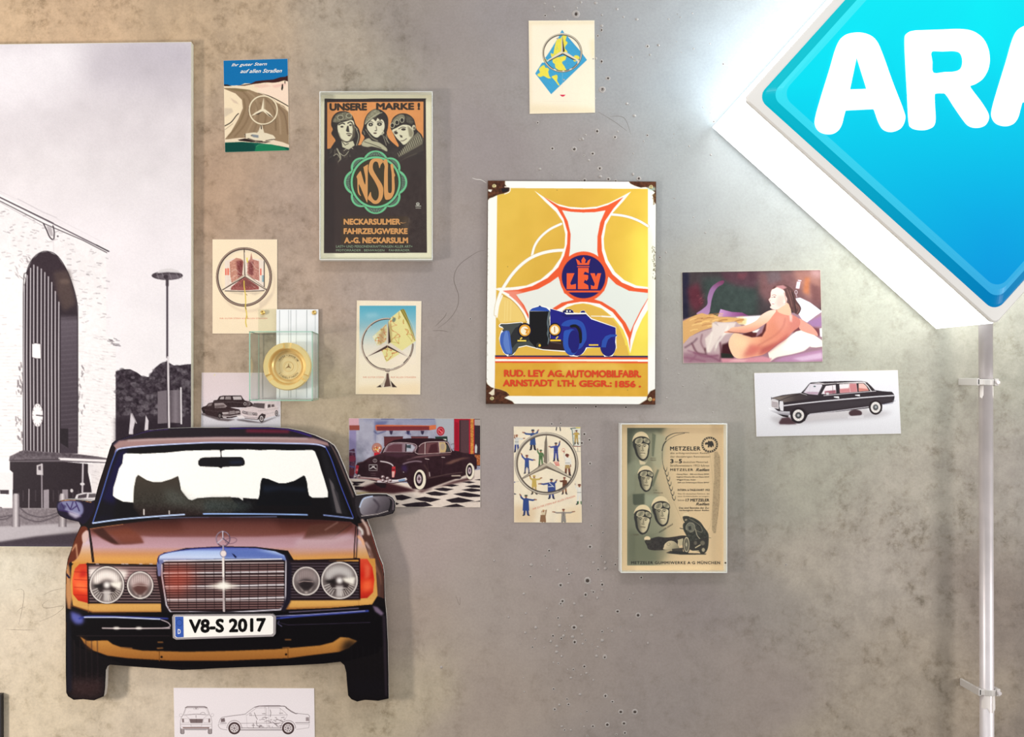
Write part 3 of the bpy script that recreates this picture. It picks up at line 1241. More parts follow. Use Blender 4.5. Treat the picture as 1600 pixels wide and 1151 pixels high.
# A-pillars
a.p([(176, 694), (181, 700), (146, 818), (138, 822), (147, 782), (160, 740), (170, 704)], (30, 16, 20))
a.p([(512, 690), (524, 700), (534, 722), (558, 774), (562, 800), (556, 812), (546, 770), (520, 712)], (34, 28, 32))
a.l([(516, 694), (527, 712), (540, 745), (552, 776)], 2, (96, 84, 86), sm=1, b=.6)
a.l([(520, 700), (536, 736), (552, 772)], 1.2, (120, 96, 84), a=.6)
# windscreen field
ws = [(182, 702), (190, 699), (260, 694), (340, 692.5), (430, 693), (500, 697), (509, 700), (518, 718), (532, 762), (551, 808), (520, 807), (480, 804), (432, 803), (340, 803), (250, 806), (190, 813), (145, 817), (158, 775), (175, 722)]
a.p(ws, (20, 16, 20))
a.p([(150, 812), (160, 776), (178, 722), (186, 704), (200, 700), (180, 780), (178, 808)], (26, 20, 62), b=3)
a.p([(500, 700), (508, 702), (530, 765), (545, 806), (520, 800)], (34, 32, 36), b=2)
WH = (255, 253, 245)
a.at(80, 650, 5.004)
a.p([(585, 290), (700, 294), (900, 285), (1050, 270), (1300, 264), (1316, 272), (1322, 318), (1190, 325), (1152, 345), (1150, 378), (1165, 393), (1300, 397), (1330, 408), (1345, 397), (1500, 392), (1500, 660), (1460, 632), (1401, 630), (1250, 632), (1140, 642),
     (1100, 658), (1072, 650), (1030, 605), (1014, 575), (1005, 520), (992, 468), (940, 492), (860, 516), (800, 517), (745, 500), (680, 460), (664, 480), (648, 560), (644, 675), (560, 667), (505, 640), (483, 622), (486, 560), (505, 500), (530, 410), (556, 370), (565, 300)], WH)
a.at(340, 650, 5.004)
a.p([(-10, 268), (15, 264), (22, 280), (26, 318), (-20, 320)], WH)
a.p([(30, 272), (60, 263), (240, 260), (330, 266), (420, 262), (560, 268), (740, 264), (760, 275), (790, 350), (810, 420), (830, 480), (862, 590), (862, 632), (830, 636), (740, 636), (716, 620), (706, 580), (700, 520), (684, 468), (672, 464), (600, 505), (540, 522),
     (480, 524), (430, 510), (400, 492), (350, 482), (338, 510), (330, 600), (324, 646), (280, 645), (200, 638), (60, 632), (-110, 630), (-110, 394), (0, 398), (28, 410), (45, 396), (180, 390), (208, 380), (214, 365), (200, 330), (180, 318), (36, 322), (27, 300)], WH)
a.p([(-130, 398), (0, 397), (27, 408), (45, 396), (60, 396), (60, 420), (-130, 420)], WH)
# interior mirror
a.at(80, 650, 5.004)
a.p([(1150, 352), (1165, 330), (1190, 322), (1480, 318), (1500, 325), (1513, 350), (1514, 375), (1500, 388), (1345, 396), (1328, 408), (1310, 396), (1175, 393), (1154, 382)], (28, 26, 30))
a.l([(1325, 262), (1328, 320)], 7, (30, 22, 24))
a.p([(1390, 350), (1490, 345), (1495, 370), (1400, 376)], (36, 44, 66), b=8, a=.8)
# head restraints and seats
a.p([(648, 560), (664, 480), (680, 460), (745, 500), (800, 517), (860, 516), (940, 492), (992, 468), (1012, 575), (1072, 650), (1100, 658), (1140, 642), (1401, 630), (1460, 700), (1401, 765), (700, 790), (640, 720)], (62, 55, 49), b=3, g=([(0, (72, 64, 56)), (.6, (60, 56, 50)), (1, (40, 26, 26))], (800, 480), (800, 790)))
a.p([(880, 560), (1000, 590), (1100, 690), (1300, 660), (1400, 700), (1200, 740), (900, 680)], (92, 96, 90), b=30, a=.6)
a.noise([(640, 600), (1080, 600), (1500, 650), (1500, 770), (640, 780)], 12, 9)
a.p([(330, 800), (360, 640), (500, 690), (640, 700), (700, 790)], (18, 14, 18), b=16, a=.8)
a.l([(725, 730), (725, 768)], 9, (240, 232, 226), b=1)
a.l([(923, 740), (923, 764)], 7, (230, 222, 216), b=1)
a.at(340, 650, 5.004)
a.p([(338, 510), (350, 482), (400, 492), (480, 524), (540, 522), (600, 505), (672, 464), (690, 485), (706, 580), (716, 640), (740, 700), (300, 700), (326, 620)], (14, 14, 20), b=1)
a.p([(350, 540), (500, 545), (690, 560), (690, 590), (500, 575), (360, 600)], (28, 36, 52), b=12, a=.8)
a.p([(-100, 660), (150, 660), (300, 690), (200, 750), (-100, 760)], (58, 66, 64), b=22, a=.75)
a.noise([(-100, 650), (300, 660), (280, 755), (-100, 760)], 14, 8)
a.p([(870, 480), (905, 530), (972, 762), (930, 756)], (98, 92, 94), b=3)
a.p([(905, 560), (940, 600), (972, 762), (950, 700)], (60, 56, 60), b=2)
# chrome strips of the windscreen frame
a.at()
CB = (116, 142, 214)
a.l([(182, 706), (190, 701), (230, 697), (300, 692.5), (340, 691.5), (430, 692.5), (490, 694), (508, 698.5), (516, 710), (532, 756), (552, 808)], 2.0, (20, 20, 40), sm=1)
a.l([(182, 704), (190, 700), (230, 696), (300, 692.2), (340, 691), (430, 692), (490, 693.5), (508, 698)], 2.0, (196, 204, 240), sm=1)
a.l([(509, 699), (518, 718), (532, 758), (552, 808)], 1.2, (80, 96, 180), sm=1)
a.l([(182, 703), (172, 730), (158, 776), (145, 816)], 1.4, (92, 114, 186), sm=1)
a.l([(145, 817), (190, 811), (250, 806), (288, 803.5)], 2.2, (186, 204, 240), sm=1)
a.l([(318, 802.6), (340, 802.4), (430, 803), (480, 804)], 2, (150, 178, 232), sm=1)
a.l([(506, 804.5), (530, 807), (551, 809.5)], 2.2, (120, 134, 176), sm=1)
a.l([(250, 809), (310, 808), (340, 808), (432, 807)], 1.4, (96, 100, 124))

# --- bonnet
hood = [(140, 826), (176, 821), (240, 813), (300, 809), (340, 808), (430, 809.5), (500, 812), (548, 815), (558, 822), (556, 870), (552, 874), (460, 876), (450, 860), (400, 854), (348, 853), (290, 856), (256, 864), (248, 880), (146, 880)]
HG = gy(812, 880, (0, (84, 52, 50)), (.3, (128, 82, 78)), (.42, (172, 136, 142)), (.62, (188, 150, 158)), (.78, (198, 142, 98)), (.9, (214, 156, 86)), (1, (200, 142, 76)))
a.p(hood, 0, g=HG)
a.at(80, 650, 5.004)
a.at()
a.p([(140, 826), (176, 820), (240, 812), (300, 809), (340, 808), (430, 810), (500, 812), (548, 816), (552, 822), (540, 834), (524, 842), (510, 843), (472, 842.5), (478, 830), (450, 835), (400, 838), (340, 838), (270, 838.5), (236, 838), (218, 836), (225, 848), (206, 850), (180, 851), (160, 842), (144, 831)],
    0, b=1, g=gy(808, 850, (0, (50, 26, 26)), (.25, (84, 46, 40)), (.55, (112, 68, 58)), (.72, (128, 84, 82)), (1, (112, 72, 66))))
a.p([(144, 828), (160, 824), (178, 842), (186, 850), (174, 848), (156, 838)], (62, 34, 28), b=1, a=.8)
a.p([(200, 824), (220, 836), (224, 847), (192, 848), (166, 830)], (122, 66, 46), b=2.4, a=.6)
a.p([(280, 812), (430, 812), (440, 832), (380, 836), (290, 836)], (132, 88, 82), b=5, a=.35)
a.l([(140, 826), (164, 822.5), (192, 819)], .9, (206, 150, 96), a=.7)
a.at(340, 650, 5.004)
a.p([(720, 850), (930, 830), (1040, 840), (960, 910), (860, 960), (680, 955)], (92, 60, 50), b=5, a=.7)
a.l([(840, 890), (940, 828)], 8, (150, 120, 112), b=4, a=.7)
a.l([(1050, 838), (980, 890), (880, 962)], 5, (66, 44, 40), b=2)
a.p([(620, 960), (1060, 910), (1062, 960), (900, 1000), (600, 1010)], (196, 170, 180), b=14, a=.6)
# bonnet centre shoulders near the grille
a.at()
a.p([(452, 866), (470, 843), (520, 838), (556, 842), (556, 858), (480, 866)], (194, 160, 158), b=3, a=.4)
a.p([(560, 822), (572, 850), (586, 875), (557, 873)], (206, 168, 160), b=1, g=gy(824, 876, (0, (150, 110, 110)), (.4, (206, 178, 184)), (.75, (206, 158, 112)), (1, (208, 148, 78))))
a.p([(138, 828), (144, 880), (112, 880), (116, 856), (124, 838)], 0, g=gy(826, 880, (0, (150, 110, 104)), (.4, (204, 180, 190)), (.75, (206, 156, 106)), (1, (206, 146, 78))))
a.l([(139.5, 826), (143.5, 850), (147, 880)], 1.8, (34, 16, 16))
a.l([(556, 822), (554, 850), (553, 873)], 1.6, (36, 20, 18))
# left side wing slivers and fender edge
a.p([(126, 824), (137, 826), (130, 846), (124, 866), (116, 876), (108, 880), (104, 900), (104, 872), (113, 852)], (104, 52, 34), sm=1)
a.p([(128, 836), (136, 828), (138, 838), (131, 850)], (206, 176, 168), sm=1, b=.6)
a.l([(112, 860), (119, 850), (121, 872)], 2, (196, 150, 120), b=.8)
a.p([(102, 880), (108, 884), (114, 930), (108, 960), (102, 930)], (188, 136, 92), b=1.5)
a.l([(100, 892), (108, 902)], 3, (40, 34, 60))
# right side wing edge: crinkled reflections
a.p([(559, 818), (574, 814), (586, 848), (600, 890), (600, 935), (588, 930), (584, 890), (570, 850)], (84, 56, 48))
for k, (x0, y0, x1, y1, c) in enumerate([(561, 824, 566, 834, (214, 206, 200)), (560, 838, 568, 850, (226, 168, 130)), (572, 848, 578, 866, (170, 146, 140)), (580, 870, 586, 892, (190, 140, 120)), (566, 812, 576, 834, (196, 170, 160)),
                                         (588, 886, 594, 912, (120, 84, 70)), (590, 900, 592, 930, (92, 66, 60)), (576, 858, 582, 876, (120, 90, 80))]):
    a.l([(x0, y0), ((x0 + x1) / 2 + 2, (y0 + y1) / 2), (x1, y1)], 4, c, sm=1, b=1)
a.l([(574, 814), (583, 842), (592, 870), (600, 896), (602, 935)], 1.4, (170, 70, 60), sm=1, a=.8)

# --- wing mirrors
a.p([(89, 784), (97, 780), (126, 780), (146, 783), (146, 800), (132, 818), (124, 816), (100, 810), (90, 803), (87, 793)], (30, 20, 44), sm=1)
a.p([(92, 786), (104, 782), (126, 785), (130, 800), (120, 806), (104, 798), (92, 796)], (128, 128, 160), sm=1, b=1)
a.p([(92, 785), (104, 790), (100, 798), (91, 797)], (56, 50, 84), b=1, a=.8)
for q in ([(96, 786), (100, 794)], [(104, 786), (110, 796), (114, 784)], [(118, 784), (124, 798)], [(92, 796), (110, 800), (126, 806)], [(112, 796), (120, 790)]):
    a.l(q, 1.8, (60, 44, 92), b=.4)
a.p([(106, 798), (122, 802), (127, 806), (118, 810), (108, 804)], (196, 190, 204), b=1.4, a=.8)
a.l([(94, 782), (110, 780.4), (128, 781), (142, 784)], 1.6, (216, 150, 84))
a.p([(555, 778), (570, 773), (604, 773), (615, 780), (617, 792), (612, 802), (575, 810), (560, 806)], (52, 46, 50), sm=1)
a.p([(562, 792), (568, 780), (578, 776), (604, 775), (609, 780), (610, 790), (604, 798), (580, 804), (566, 804)], (126, 118, 122), sm=1, g=([(0, (170, 170, 178)), (.5, (110, 102, 108)), (1, (70, 64, 68))], (565, 776), (600, 806)))
a.l([(562, 792), (568, 779), (582, 775)], 1.8, (190, 204, 232), sm=1)
a.l([(604, 774), (611, 782), (608, 798)], 1.8, (24, 20, 24), sm=1)
a.l([(584, 780), (592, 790), (588, 800)], 2.4, (70, 62, 70), sm=1, b=1)
a.l([(606, 776), (614, 782), (614, 796)], 1.4, (120, 108, 112), sm=1)
a.l([(565, 806), (590, 803), (606, 798)], 1, (190, 180, 176))

# --- front panel, lamps
a.p([(112, 884), (116, 878), (248, 880), (252, 956), (142, 956), (114, 946), (110, 915)], (200, 148, 82), g=gy(878, 960, (0, (200, 142, 72)), (.8, (206, 156, 88)), (1, (150, 100, 52))))
a.p([(446, 876), (586, 872), (590, 930), (580, 946), (560, 948), (444, 952)], (206, 154, 84), g=gy(874, 952, (0, (200, 142, 72)), (.85, (212, 162, 92)), (1, (150, 100, 52))))
# lamp housings
for (x0, y0, x1, y1, flip) in ((137, 880, 252, 943, 0), (452, 874, 563, 938, 1)):
    a.p([(x0, y0), (x1, y0 + (2 if not flip else 3)), (x1, y1), (x0, y1)], (40, 28, 32))
    for yy in np.arange(y0 + 6, y1 - 1, 4.4):
        a.l([(x0 + 2, yy), (x1 - 1, yy + (.4 if not flip else 0))], 1.6, (124, 104, 104) if not flip else (84, 72, 80), b=.3)
a.p([(137, 884), (246, 886), (246, 912), (137, 900)], (200, 160, 156), b=6, a=.55)
a.p([(138, 888), (170, 887), (200, 892), (195, 905), (140, 904)], (255, 246, 236), b=3, a=.9)


def lamp(cx, cy, rx, ry, big, side):
    a.e(cx, cy, rx + 1.6, ry + 1.6, (40, 32, 36))
    a.e(cx, cy, rx, ry, (150, 140, 138))
    a.ring(cx, cy, rx - .4, ry - .4, 1.8, (226, 216, 208))
    a.e(cx, cy, rx - 2, ry - 2, (112, 102, 100), b=.5)
    if big:
        a.p(a.epts(cx - 1, cy - 9, rx * .78, ry * .5), (196, 190, 186) if side else (250, 238, 228), b=3)
        a.e(cx, cy + 6, rx * .55, ry * .5, (52, 42, 42), b=3)
        a.p([(cx - rx * .85, cy), (cx - 6, cy - 2), (cx - 6, cy + 6), (cx - rx * .7, cy + 4)], (40, 34, 34), b=1.6)
        a.p([(cx + 4, cy - 4), (cx + rx * .88, cy - 5), (cx + rx * .8, cy + 7), (cx + 8, cy + 2)], (246, 238, 224), b=1.6)
        a.p([(cx - 6, cy + 8), (cx + 6, cy + 8), (cx + 5, cy + ry * .9), (cx - 5, cy + ry * .9)], (190, 182, 178), b=1.6)
        a.l([(cx - 10, cy + 12), (cx + 10, cy + 12)], 1.2, (206, 196, 190))
        for t in range(8):
            an = math.radians(20 + t * 9)
            a.l([(cx + rx * .6 * math.cos(an), cy + ry * .6 * math.sin(an)), (cx + rx * .88 * math.cos(an), cy + ry * .88 * math.sin(an))], 1, (220, 208, 196), a=.8)
        for t in range(5):
            an = math.radians(120 + t * 10)
            a.l([(cx + rx * .6 * math.cos(an), cy + ry * .6 * math.sin(an)), (cx + rx * .9 * math.cos(an), cy + ry * .9 * math.sin(an))], 1.3, (236, 228, 220), a=.7)
        a.e(cx, cy, 5, 5, (250, 244, 238), b=2)
        for x in np.arange(cx - rx * .6, cx + rx * .62, 3.2):
            a.l([(x, cy - ry * .75), (x, cy - 3)], .8, (150, 140, 138), a=.6)
    else:
        a.p(a.epts(cx, cy - 5, rx * .8, ry * .62), (196, 176, 172) if not side else (150, 138, 136), b=2.5)
        a.p(a.epts(cx, cy + 6, rx * .62, ry * .42), (96, 66, 62) if not side else (48, 40, 42), b=2.5)
        a.l([(cx - rx * .55, cy + 2), (cx - 4, cy), (cx + rx * .5, cy + 1)], 1.2, (180, 160, 154), a=.8)
        for x in np.arange(cx - rx * .5, cx + rx * .6, 3):
            a.l([(x, cy - ry * .8), (x, cy - 4)], .8, (120, 96, 92), a=.6)
        a.p([(cx - rx * .7, cy + 4), (cx, cy + ry * .9), (cx + rx * .7, cy + 4), (cx + rx * .3, cy + ry * .7), (cx, cy + ry * .75), (cx - rx * .3, cy + ry * .7)], (226, 212, 204), b=1, a=.8)


lamp(167, 913.5, 26.5, 28.5, 1, 0)
lamp(219, 914, 20, 21, 0, 0)
lamp(478.5, 907.5, 21, 22, 0, 1)
lamp(530.5, 906.5, 28, 28.5, 1, 1)
# indicators
a.p([(124, 881), (136, 880), (138, 942), (122, 938), (114, 928), (113, 905), (117, 888)], (214, 74, 42), g=([(0, (190, 60, 36)), (.4, (236, 100, 60)), (.7, (214, 66, 36)), (1, (176, 40, 26))], (0, 880), (0, 942)))
a.p([(126, 890), (135, 890), (135, 900), (124, 902)], (190, 48, 34), b=2)
a.p([(118, 908), (136, 912), (136, 926), (118, 920)], (250, 128, 76), b=3, a=.8)
for yy in (893, 905, 917, 929):
    a.l([(116, yy), (136, yy + 1)], 1.1, (160, 40, 26), a=.8)
a.l([(137, 880), (138.5, 942)], 2.4, (28, 14, 16))
a.p([(562, 873), (574, 873), (582, 886), (585, 905), (583, 925), (574, 934), (562, 935)], (206, 60, 36), g=([(0, (214, 82, 56)), (.4, (200, 44, 28)), (.7, (222, 76, 40)), (1, (176, 40, 30))], (0, 873), (0, 935)))
a.p([(570, 880), (578, 884), (578, 900), (570, 906)], (226, 110, 80), b=2, a=.8)
a.p([(568, 908), (580, 905), (580, 920), (568, 924)], (244, 110, 70), b=2.4, a=.8)
a.l([(561.5, 873), (562, 935)], 2.4, (34, 14, 16))
a.l([(136, 881), (252, 883)], 2.6, (34, 20, 22))
a.l([(452, 876), (560, 873)], 2.6, (34, 20, 24))
for x in (150, 190, 196, 218, 234):
    a.l([(x, 880.6), (x + 4, 880.7)], 1.2, (200, 180, 176))
a.l([(112, 946), (146, 957), (252, 957)], 2, (96, 60, 36))
a.l([(138, 945), (138, 956)], 1.1, (120, 80, 40))
a.l([(560.5, 937), (560.5, 948)], 1.1, (130, 84, 40))
a.p([(120, 946), (250, 944), (252, 954), (146, 955)], (214, 164, 96), b=1, a=.7)
a.p([(452, 940), (584, 936), (580, 944), (452, 949)], (222, 168, 94), b=1, a=.7)

# --- grille
a.p([(244, 895), (246, 872), (256, 863), (300, 857), (348, 854.5), (400, 856), (436, 862), (448, 868), (452, 880), (452, 940), (444, 955), (264, 957), (254, 950)], (28, 20, 26), sm=0)
a.p([(245, 880), (250, 868), (262, 862), (300, 856.5), (348, 854.5), (400, 856), (430, 861), (444, 867), (448, 876), (436, 872), (348, 873), (262, 875), (253, 880), (251, 900), (247, 900)], (170, 186, 226),
    g=([(0, (72, 78, 160)), (.3, (170, 190, 232)), (.75, (196, 210, 240)), (1, (110, 120, 160))], (0, 855), (0, 876)))
a.p([(348, 858), (400, 858), (446, 868), (448, 874), (348, 872)], (70, 90, 160), b=2, a=.75)
a.l([(248, 880), (252, 866), (300, 857.5), (348, 855)], 1.4, (50, 50, 116), sm=1)
a.l([(253, 882), (253, 900), (260, 945), (266, 955), (350, 957), (438, 952), (446, 942), (447, 876)], 2.2, (190, 184, 192))
a.l([(256, 876), (348, 874.5), (440, 873)], 1.8, (232, 232, 240))
a.p([(256, 878), (348, 876), (443, 875), (443, 940), (434, 951), (350, 954), (268, 955), (262, 946)], (44, 28, 30))
for k in range(19):
    yy = 880.5 + k * 3.9
    x0 = 257 + max(0, (yy - 900)) * .13
    a.l([(x0, yy), (443, yy - 1.6)], 1.7, (134, 104, 102) if k % 5 else (190, 170, 168), b=.25)
for k, yy in enumerate((894.5, 915.5, 936)):
    a.l([(256 + k * 3, yy + .8), (348, yy), (443, yy - 1.8 - .6 * k)], 2.6, (214, 204, 206))
    a.l([(256 + k * 3, yy + 2.2), (443, yy - .2)], .9, (20, 12, 16))
for x in range(264, 440, 14):
    if abs(x - 348) > 4:
        a.l([(x, 880), (x + (1 if x < 348 else -1), 950)], .9, (30, 18, 20), a=.8)
a.p([(254, 886), (290, 884), (310, 900), (280, 930), (258, 925)], (214, 84, 60), b=10, a=.5)
a.p([(446, 864), (456, 884), (454, 940), (444, 956), (440, 950), (448, 930), (449, 885)], (34, 28, 42), b=1)
a.l([(349, 868), (350, 954)], 3.6, (190, 176, 174))
a.l([(348.4, 872), (349, 900)], 2.4, (255, 246, 236), b=.8)
a.l([(351.3, 876), (352, 954)], 1.2, (30, 20, 22))
a.p([(320, 915), (349, 911), (378, 915), (349, 920)], (255, 246, 230), b=2.4, a=.95)
a.e(349, 914, 9, 5, (255, 250, 236), b=3)
a.e(349, 864.5, 5.4, 5.8, (120, 120, 150))
a.e(349, 864.5, 4.4, 4.8, (232, 216, 212))
a.p([(362, 864), (366, 866), (370, 870), (368, 872)], (20, 24, 60), b=.4)
# star on the bonnet
a.ring(348.5, 841.5, 10.6, 11.4, 1.5, (86, 72, 92))
a.ring(348.0, 841.2, 10.4, 11.2, .7, (206, 196, 206), a0=150, a1=330)
a.l([(348, 830), (348.4, 841)], (1.0, 2.4), (206, 200, 212))
a.l([(349, 832), (349.4, 841)], .8, (60, 50, 70))
a.l([(348.4, 841), (340, 848)], (2.2, .8), (190, 184, 196))
a.l([(348.4, 841), (357.5, 848)], (2.2, .8), (90, 80, 96))
a.ring(361, 844.5, 9, 4.5, .9, (110, 84, 100), rot=-10)
a.l([(349, 852), (349, 859)], 2.4, (120, 108, 128))
a.l([(348.5, 852), (348.5, 859)], 1, (214, 206, 214))

# --- bumper
a.p([(104, 950), (112, 952), (124, 958), (270, 956), (440, 956), (580, 944), (602, 948), (604, 1000), (590, 1020), (530, 1036), (350, 1044), (200, 1040), (120, 1010), (106, 985)], (14, 10, 14))
a.p([(110, 954), (126, 960), (132, 968), (128, 975), (118, 975), (110, 966)], (96, 100, 166), b=2.5)
a.l([(124, 966), (140, 962.5), (180, 963), (262, 966)], 2.6, (56, 66, 140), sm=1, b=.6)
a.l([(132, 964), (180, 964), (250, 967)], 1.8, (206, 214, 240), b=.4)
a.l([(430, 966), (470, 962), (540, 957), (575, 954)], 3, (66, 80, 160), sm=1, b=.7)
a.l([(432, 962), (480, 960), (570, 954)], 1.2, (150, 150, 190))
a.l([(452, 956), (560, 950)], 1.6, (110, 100, 120), b=.5)
a.p([(582, 946), (590, 948), (600, 958), (596, 962), (586, 955)], (120, 104, 124), b=1.2)
a.l([(160, 981), (200, 981.5), (265, 981)], 1.8, (206, 190, 190), b=.4)
for x in (182, 217):
    a.e(x, 981, 5, 2, (255, 246, 236), b=1.2)
a.l([(252, 968), (262, 972), (266, 977), (262, 980), (254, 981)], 1.4, (190, 176, 180), sm=1)
a.l([(434, 972), (450, 976), (520, 974), (578, 972)], 1.2, (52, 44, 60))
a.l([(436, 970), (434, 974), (440, 978)], 1.6, (90, 84, 110))
a.l([(120, 993), (265, 993)], 1.2, (44, 34, 38))
a.p([(125, 994), (136, 1001), (168, 1000), (176, 1006), (190, 1011), (222, 1016), (290, 1018), (360, 1016.5), (430, 1014), (500, 1008), (520, 1003), (532, 995), (545, 996), (558, 1001), (545, 1012), (530, 1018), (480, 1024), (450, 1028), (348, 1032),
     (270, 1032), (200, 1028), (168, 1024), (146, 1016), (132, 1005)], (196, 134, 58), sm=0, b=.6, g=([(0, (192, 138, 72)), (1, (150, 98, 48))], (0, 996), (0, 1032)))
a.p([(540, 1000), (562, 1000), (548, 1016), (530, 1020)], (16, 12, 14), b=5, a=.9)
a.p([(124, 992), (136, 1001), (150, 1016), (138, 1014)], (120, 76, 40), b=3, a=.7)
a.l([(249, 1018), (249, 1032)], 1.2, (110, 70, 30))
a.l([(450, 1013), (450, 1028)], 1.2, (110, 70, 30))
a.e(252.5, 1026, 1.8, col=(20, 10, 8))
a.e(447, 1022, 1.8, col=(20, 10, 8))
for q in ([(247, 1003), (254, 1003)], [(246, 1012.5), (254, 1012)], [(442, 1012), (452, 1011.5)], [(190, 1011.5), (206, 1012.5)], [(446, 999), (454, 999)]):
    a.l(q, 2.2, (150, 104, 58), b=.5, a=.8)
# tyres
for x0, x1, yy in ((104, 160, 1000), (546, 602, 1010)):
    for x in np.arange(x0 + 3, x1, 9):
        a.l([(x, yy), (x + 1, yy + 70)], 1.2, (48, 36, 40) if x0 < 200 else (26, 20, 26), a=.8, b=.6)
a.p([(104, 1060), (163, 1060), (162, 1086), (140, 1092), (110, 1088)], (64, 46, 46), b=7, a=.9)
a.noise([(104, 1050), (164, 1050), (164, 1092), (104, 1092)], 9, 2.4)
a.p([(546, 1060), (604, 1060), (604, 1092), (550, 1090)], (24, 20, 26), b=7, a=.8)
a.p([(104, 958), (110, 960), (112, 1080), (104, 1080)], (30, 30, 44), b=2, a=.8)
a.p([(597, 960), (603, 962), (605, 1088), (602, 1088)], (60, 50, 60), b=1, a=.7)
a.noise(a.whole(), 3, 1.5)
# a touch more contrast, as the print has
a.c = 255 * (lambda t: t + .07 * (t - .5) * 4 * t * (1 - t) * 1.6)(np.clip(a.c / 255, 0, 1)) - 3

mk = a.pmask(CAR_OUT)
keep = np.zeros((a.H, a.W), bool)
m_, sl_ = mk
keep[sl_] = m_ > 0.98
print_mesh('printed_picture', a, CAR_D + 0.0004, car, GLOSS_INK, outline=keep)
# dark printed rim of the cut board right up to its edge
v = [P(x, y, CAR_D + 0.0002) for x, y in CAR_OUT]
rim = raw('printed_edge', v, [tuple(t) for t in tessellate_polygon([[Vector((p_[0], p_[2], 0)) for p_ in v]])], GLOSS_INK)
cc = []
for x, y in CAR_OUT:
    ix = int(np.clip((x + (350 - x) * .012 - a.x0), 0, a.W - 1)); iy = int(np.clip((y + (880 - y) * .012 - a.y0), 0, a.H - 1))
    cc.append(a.c[iy, ix] * .5 + 4)
ink_attr(rim.data, np.array(cc))
rim.parent = car
rim.location = -Vector(world_loc(car))

# number plate, a real plate fixed on the board
PD = CAR_D + 0.010
plate_q = [(270.5, 960), (426, 959), (431, 963), (430.5, 990), (427, 994), (275, 999), (270, 996), (269, 964)]
v, f = slab_g(plate_q, CAR_D + 0.0005, PD)
plate = fix_normals(raw('plate_holder', v, f, mat('plate_holder_chrome', (196, 186, 186), 0.3, 0.6)))
plate.parent = car
plate.location = -Vector(world_loc(car))
pl = Letters()
q = [(273, 962.5), (424, 961.5), (427, 964), (427, 989), (424, 991), (276, 996), (273, 994)]
pl.poly(q, (252, 248, 240))
plate_o = pl.build(plate, PD + .0006, GLOSS_INK, 'plate_face')
pl = Letters()
pl.poly([(273.5, 963), (286.5, 963), (287, 995), (277, 995.5), (274, 993.5)], (58, 92, 176))
pl.at().t('V8-S 2017', 295, 967, 415.5, 989, (10, 8, 8), weight=0.042, drop=-2.2, spacing=1.0)
pl.t('D', 277.8, 982.5, 282.3, 990, (240, 240, 240), weight=0.03)
for k in range(12):
    t = math.radians(30 * k)
    x, y = 280.4 + 4.8 * math.cos(t), 972.5 + 5.0 * math.sin(t)
    pl.poly([(x - .7, y), (x, y - .7), (x + .7, y), (x, y + .7)], (190, 190, 120))
pl.build(plate, PD + .0010, GLOSS_INK, 'lettering')
# ------------------------------------------------------------------ large black and white photo panel
PAN_D = 0.030
pq = [(-420, 74), (299, 65.5), (299, 855), (-420, 852)]
v, f = slab_g(pq, 0.002, PAN_D)
panel = fix_normals(raw('photo_panel', v, f, mat('panel_edge', (232, 230, 210), 0.5)))
set_origin(panel, P(-60, 855, 0))
tag(panel, 'very large black and white photo panel of a stone tower, cropped by the picture edge', 'photo panel')
a = Art(-420, 60, 302, 860, 1.0, (232, 225, 226))
a.at()
# sky
a.p(a.whole(), 0, g=([(0, (206, 198, 202)), (.12, (214, 206, 209)), (.3, (222, 215, 216)), (.5, (234, 227, 229)), (.75, (236, 231, 232)), (1, (238, 234, 234))], (0, 66), (0, 700)))
a.p([(-420, 60), (140, 60), (132, 120), (100, 150), (30, 170), (-420, 190)], (238, 232, 234), b=26, a=.9)
a.p([(-100, 60), (60, 60), (80, 80), (-100, 84)], (212, 204, 208), b=12, a=.6)
a.p([(136, 66), (302, 66), (302, 170), (220, 150), (140, 140)], (194, 186, 192), b=18, a=.8)
a.p([(180, 66), (302, 66), (302, 100), (230, 90)], (186, 178, 186), b=12, a=.7)
a.p([(100, 160), (300, 150), (302, 240), (120, 230)], (216, 208, 210), b=28, a=.8)
a.noise([(-420, 60), (302, 60), (302, 640), (-420, 640)], 5, 60, oct=3)
a.noise([(-420, 60), (302, 60), (302, 300), (-420, 300)], 4, 26, b=10)
a.p([(200, 455), (300, 470), (302, 500), (190, 480)], (226, 220, 222), b=8, a=.5)
# tower
T = (240, 235, 234)
a.p([(-420, 120), (0, 303), (60, 335), (172, 391), (166, 394), (166, 525), (181, 528), (181, 720), (-420, 720)], T)
a.p([(-420, 130), (0, 309), (60, 340), (166, 395), (166, 460), (100, 440), (0, 400), (-420, 300)], (228, 222, 222), b=14, a=.5)
a.at(0, 280, 3.597)
a.l([(-200, 20), (0, 102), (300, 250), (612, 405)], 7, (96, 84, 92))
a.l([(0, 122), (250, 250), (465, 342), (600, 412)], 5, (60, 50, 56), a=.9)
a.l([(-160, 35), (0, 100), (300, 245)], 3, (40, 32, 38))
a.l([(540, 368), (608, 404)], 6, (60, 52, 58))
a.l([(-100, 20), (10, 72), (240, 180), (560, 345)], 2, (190, 182, 186), a=.8)
a.l([(100, 110), (130, 125), (240, 185), (320, 215)], 3, (150, 142, 146), a=.5)
a.l([(0, 130), (240, 262)], 3, (150, 140, 146), a=.8)
a.l([(245, 250), (262, 285), (280, 325), (300, 338), (305, 300), (298, 262)], 7, (60, 50, 56), sm=1)
a.p([(262, 262), (290, 270), (300, 320), (285, 318), (270, 290)], (180, 172, 174))
a.e(325, 320, 5, col=(70, 60, 66))
a.l([(300, 340), (302, 410)], 4, (214, 208, 210))
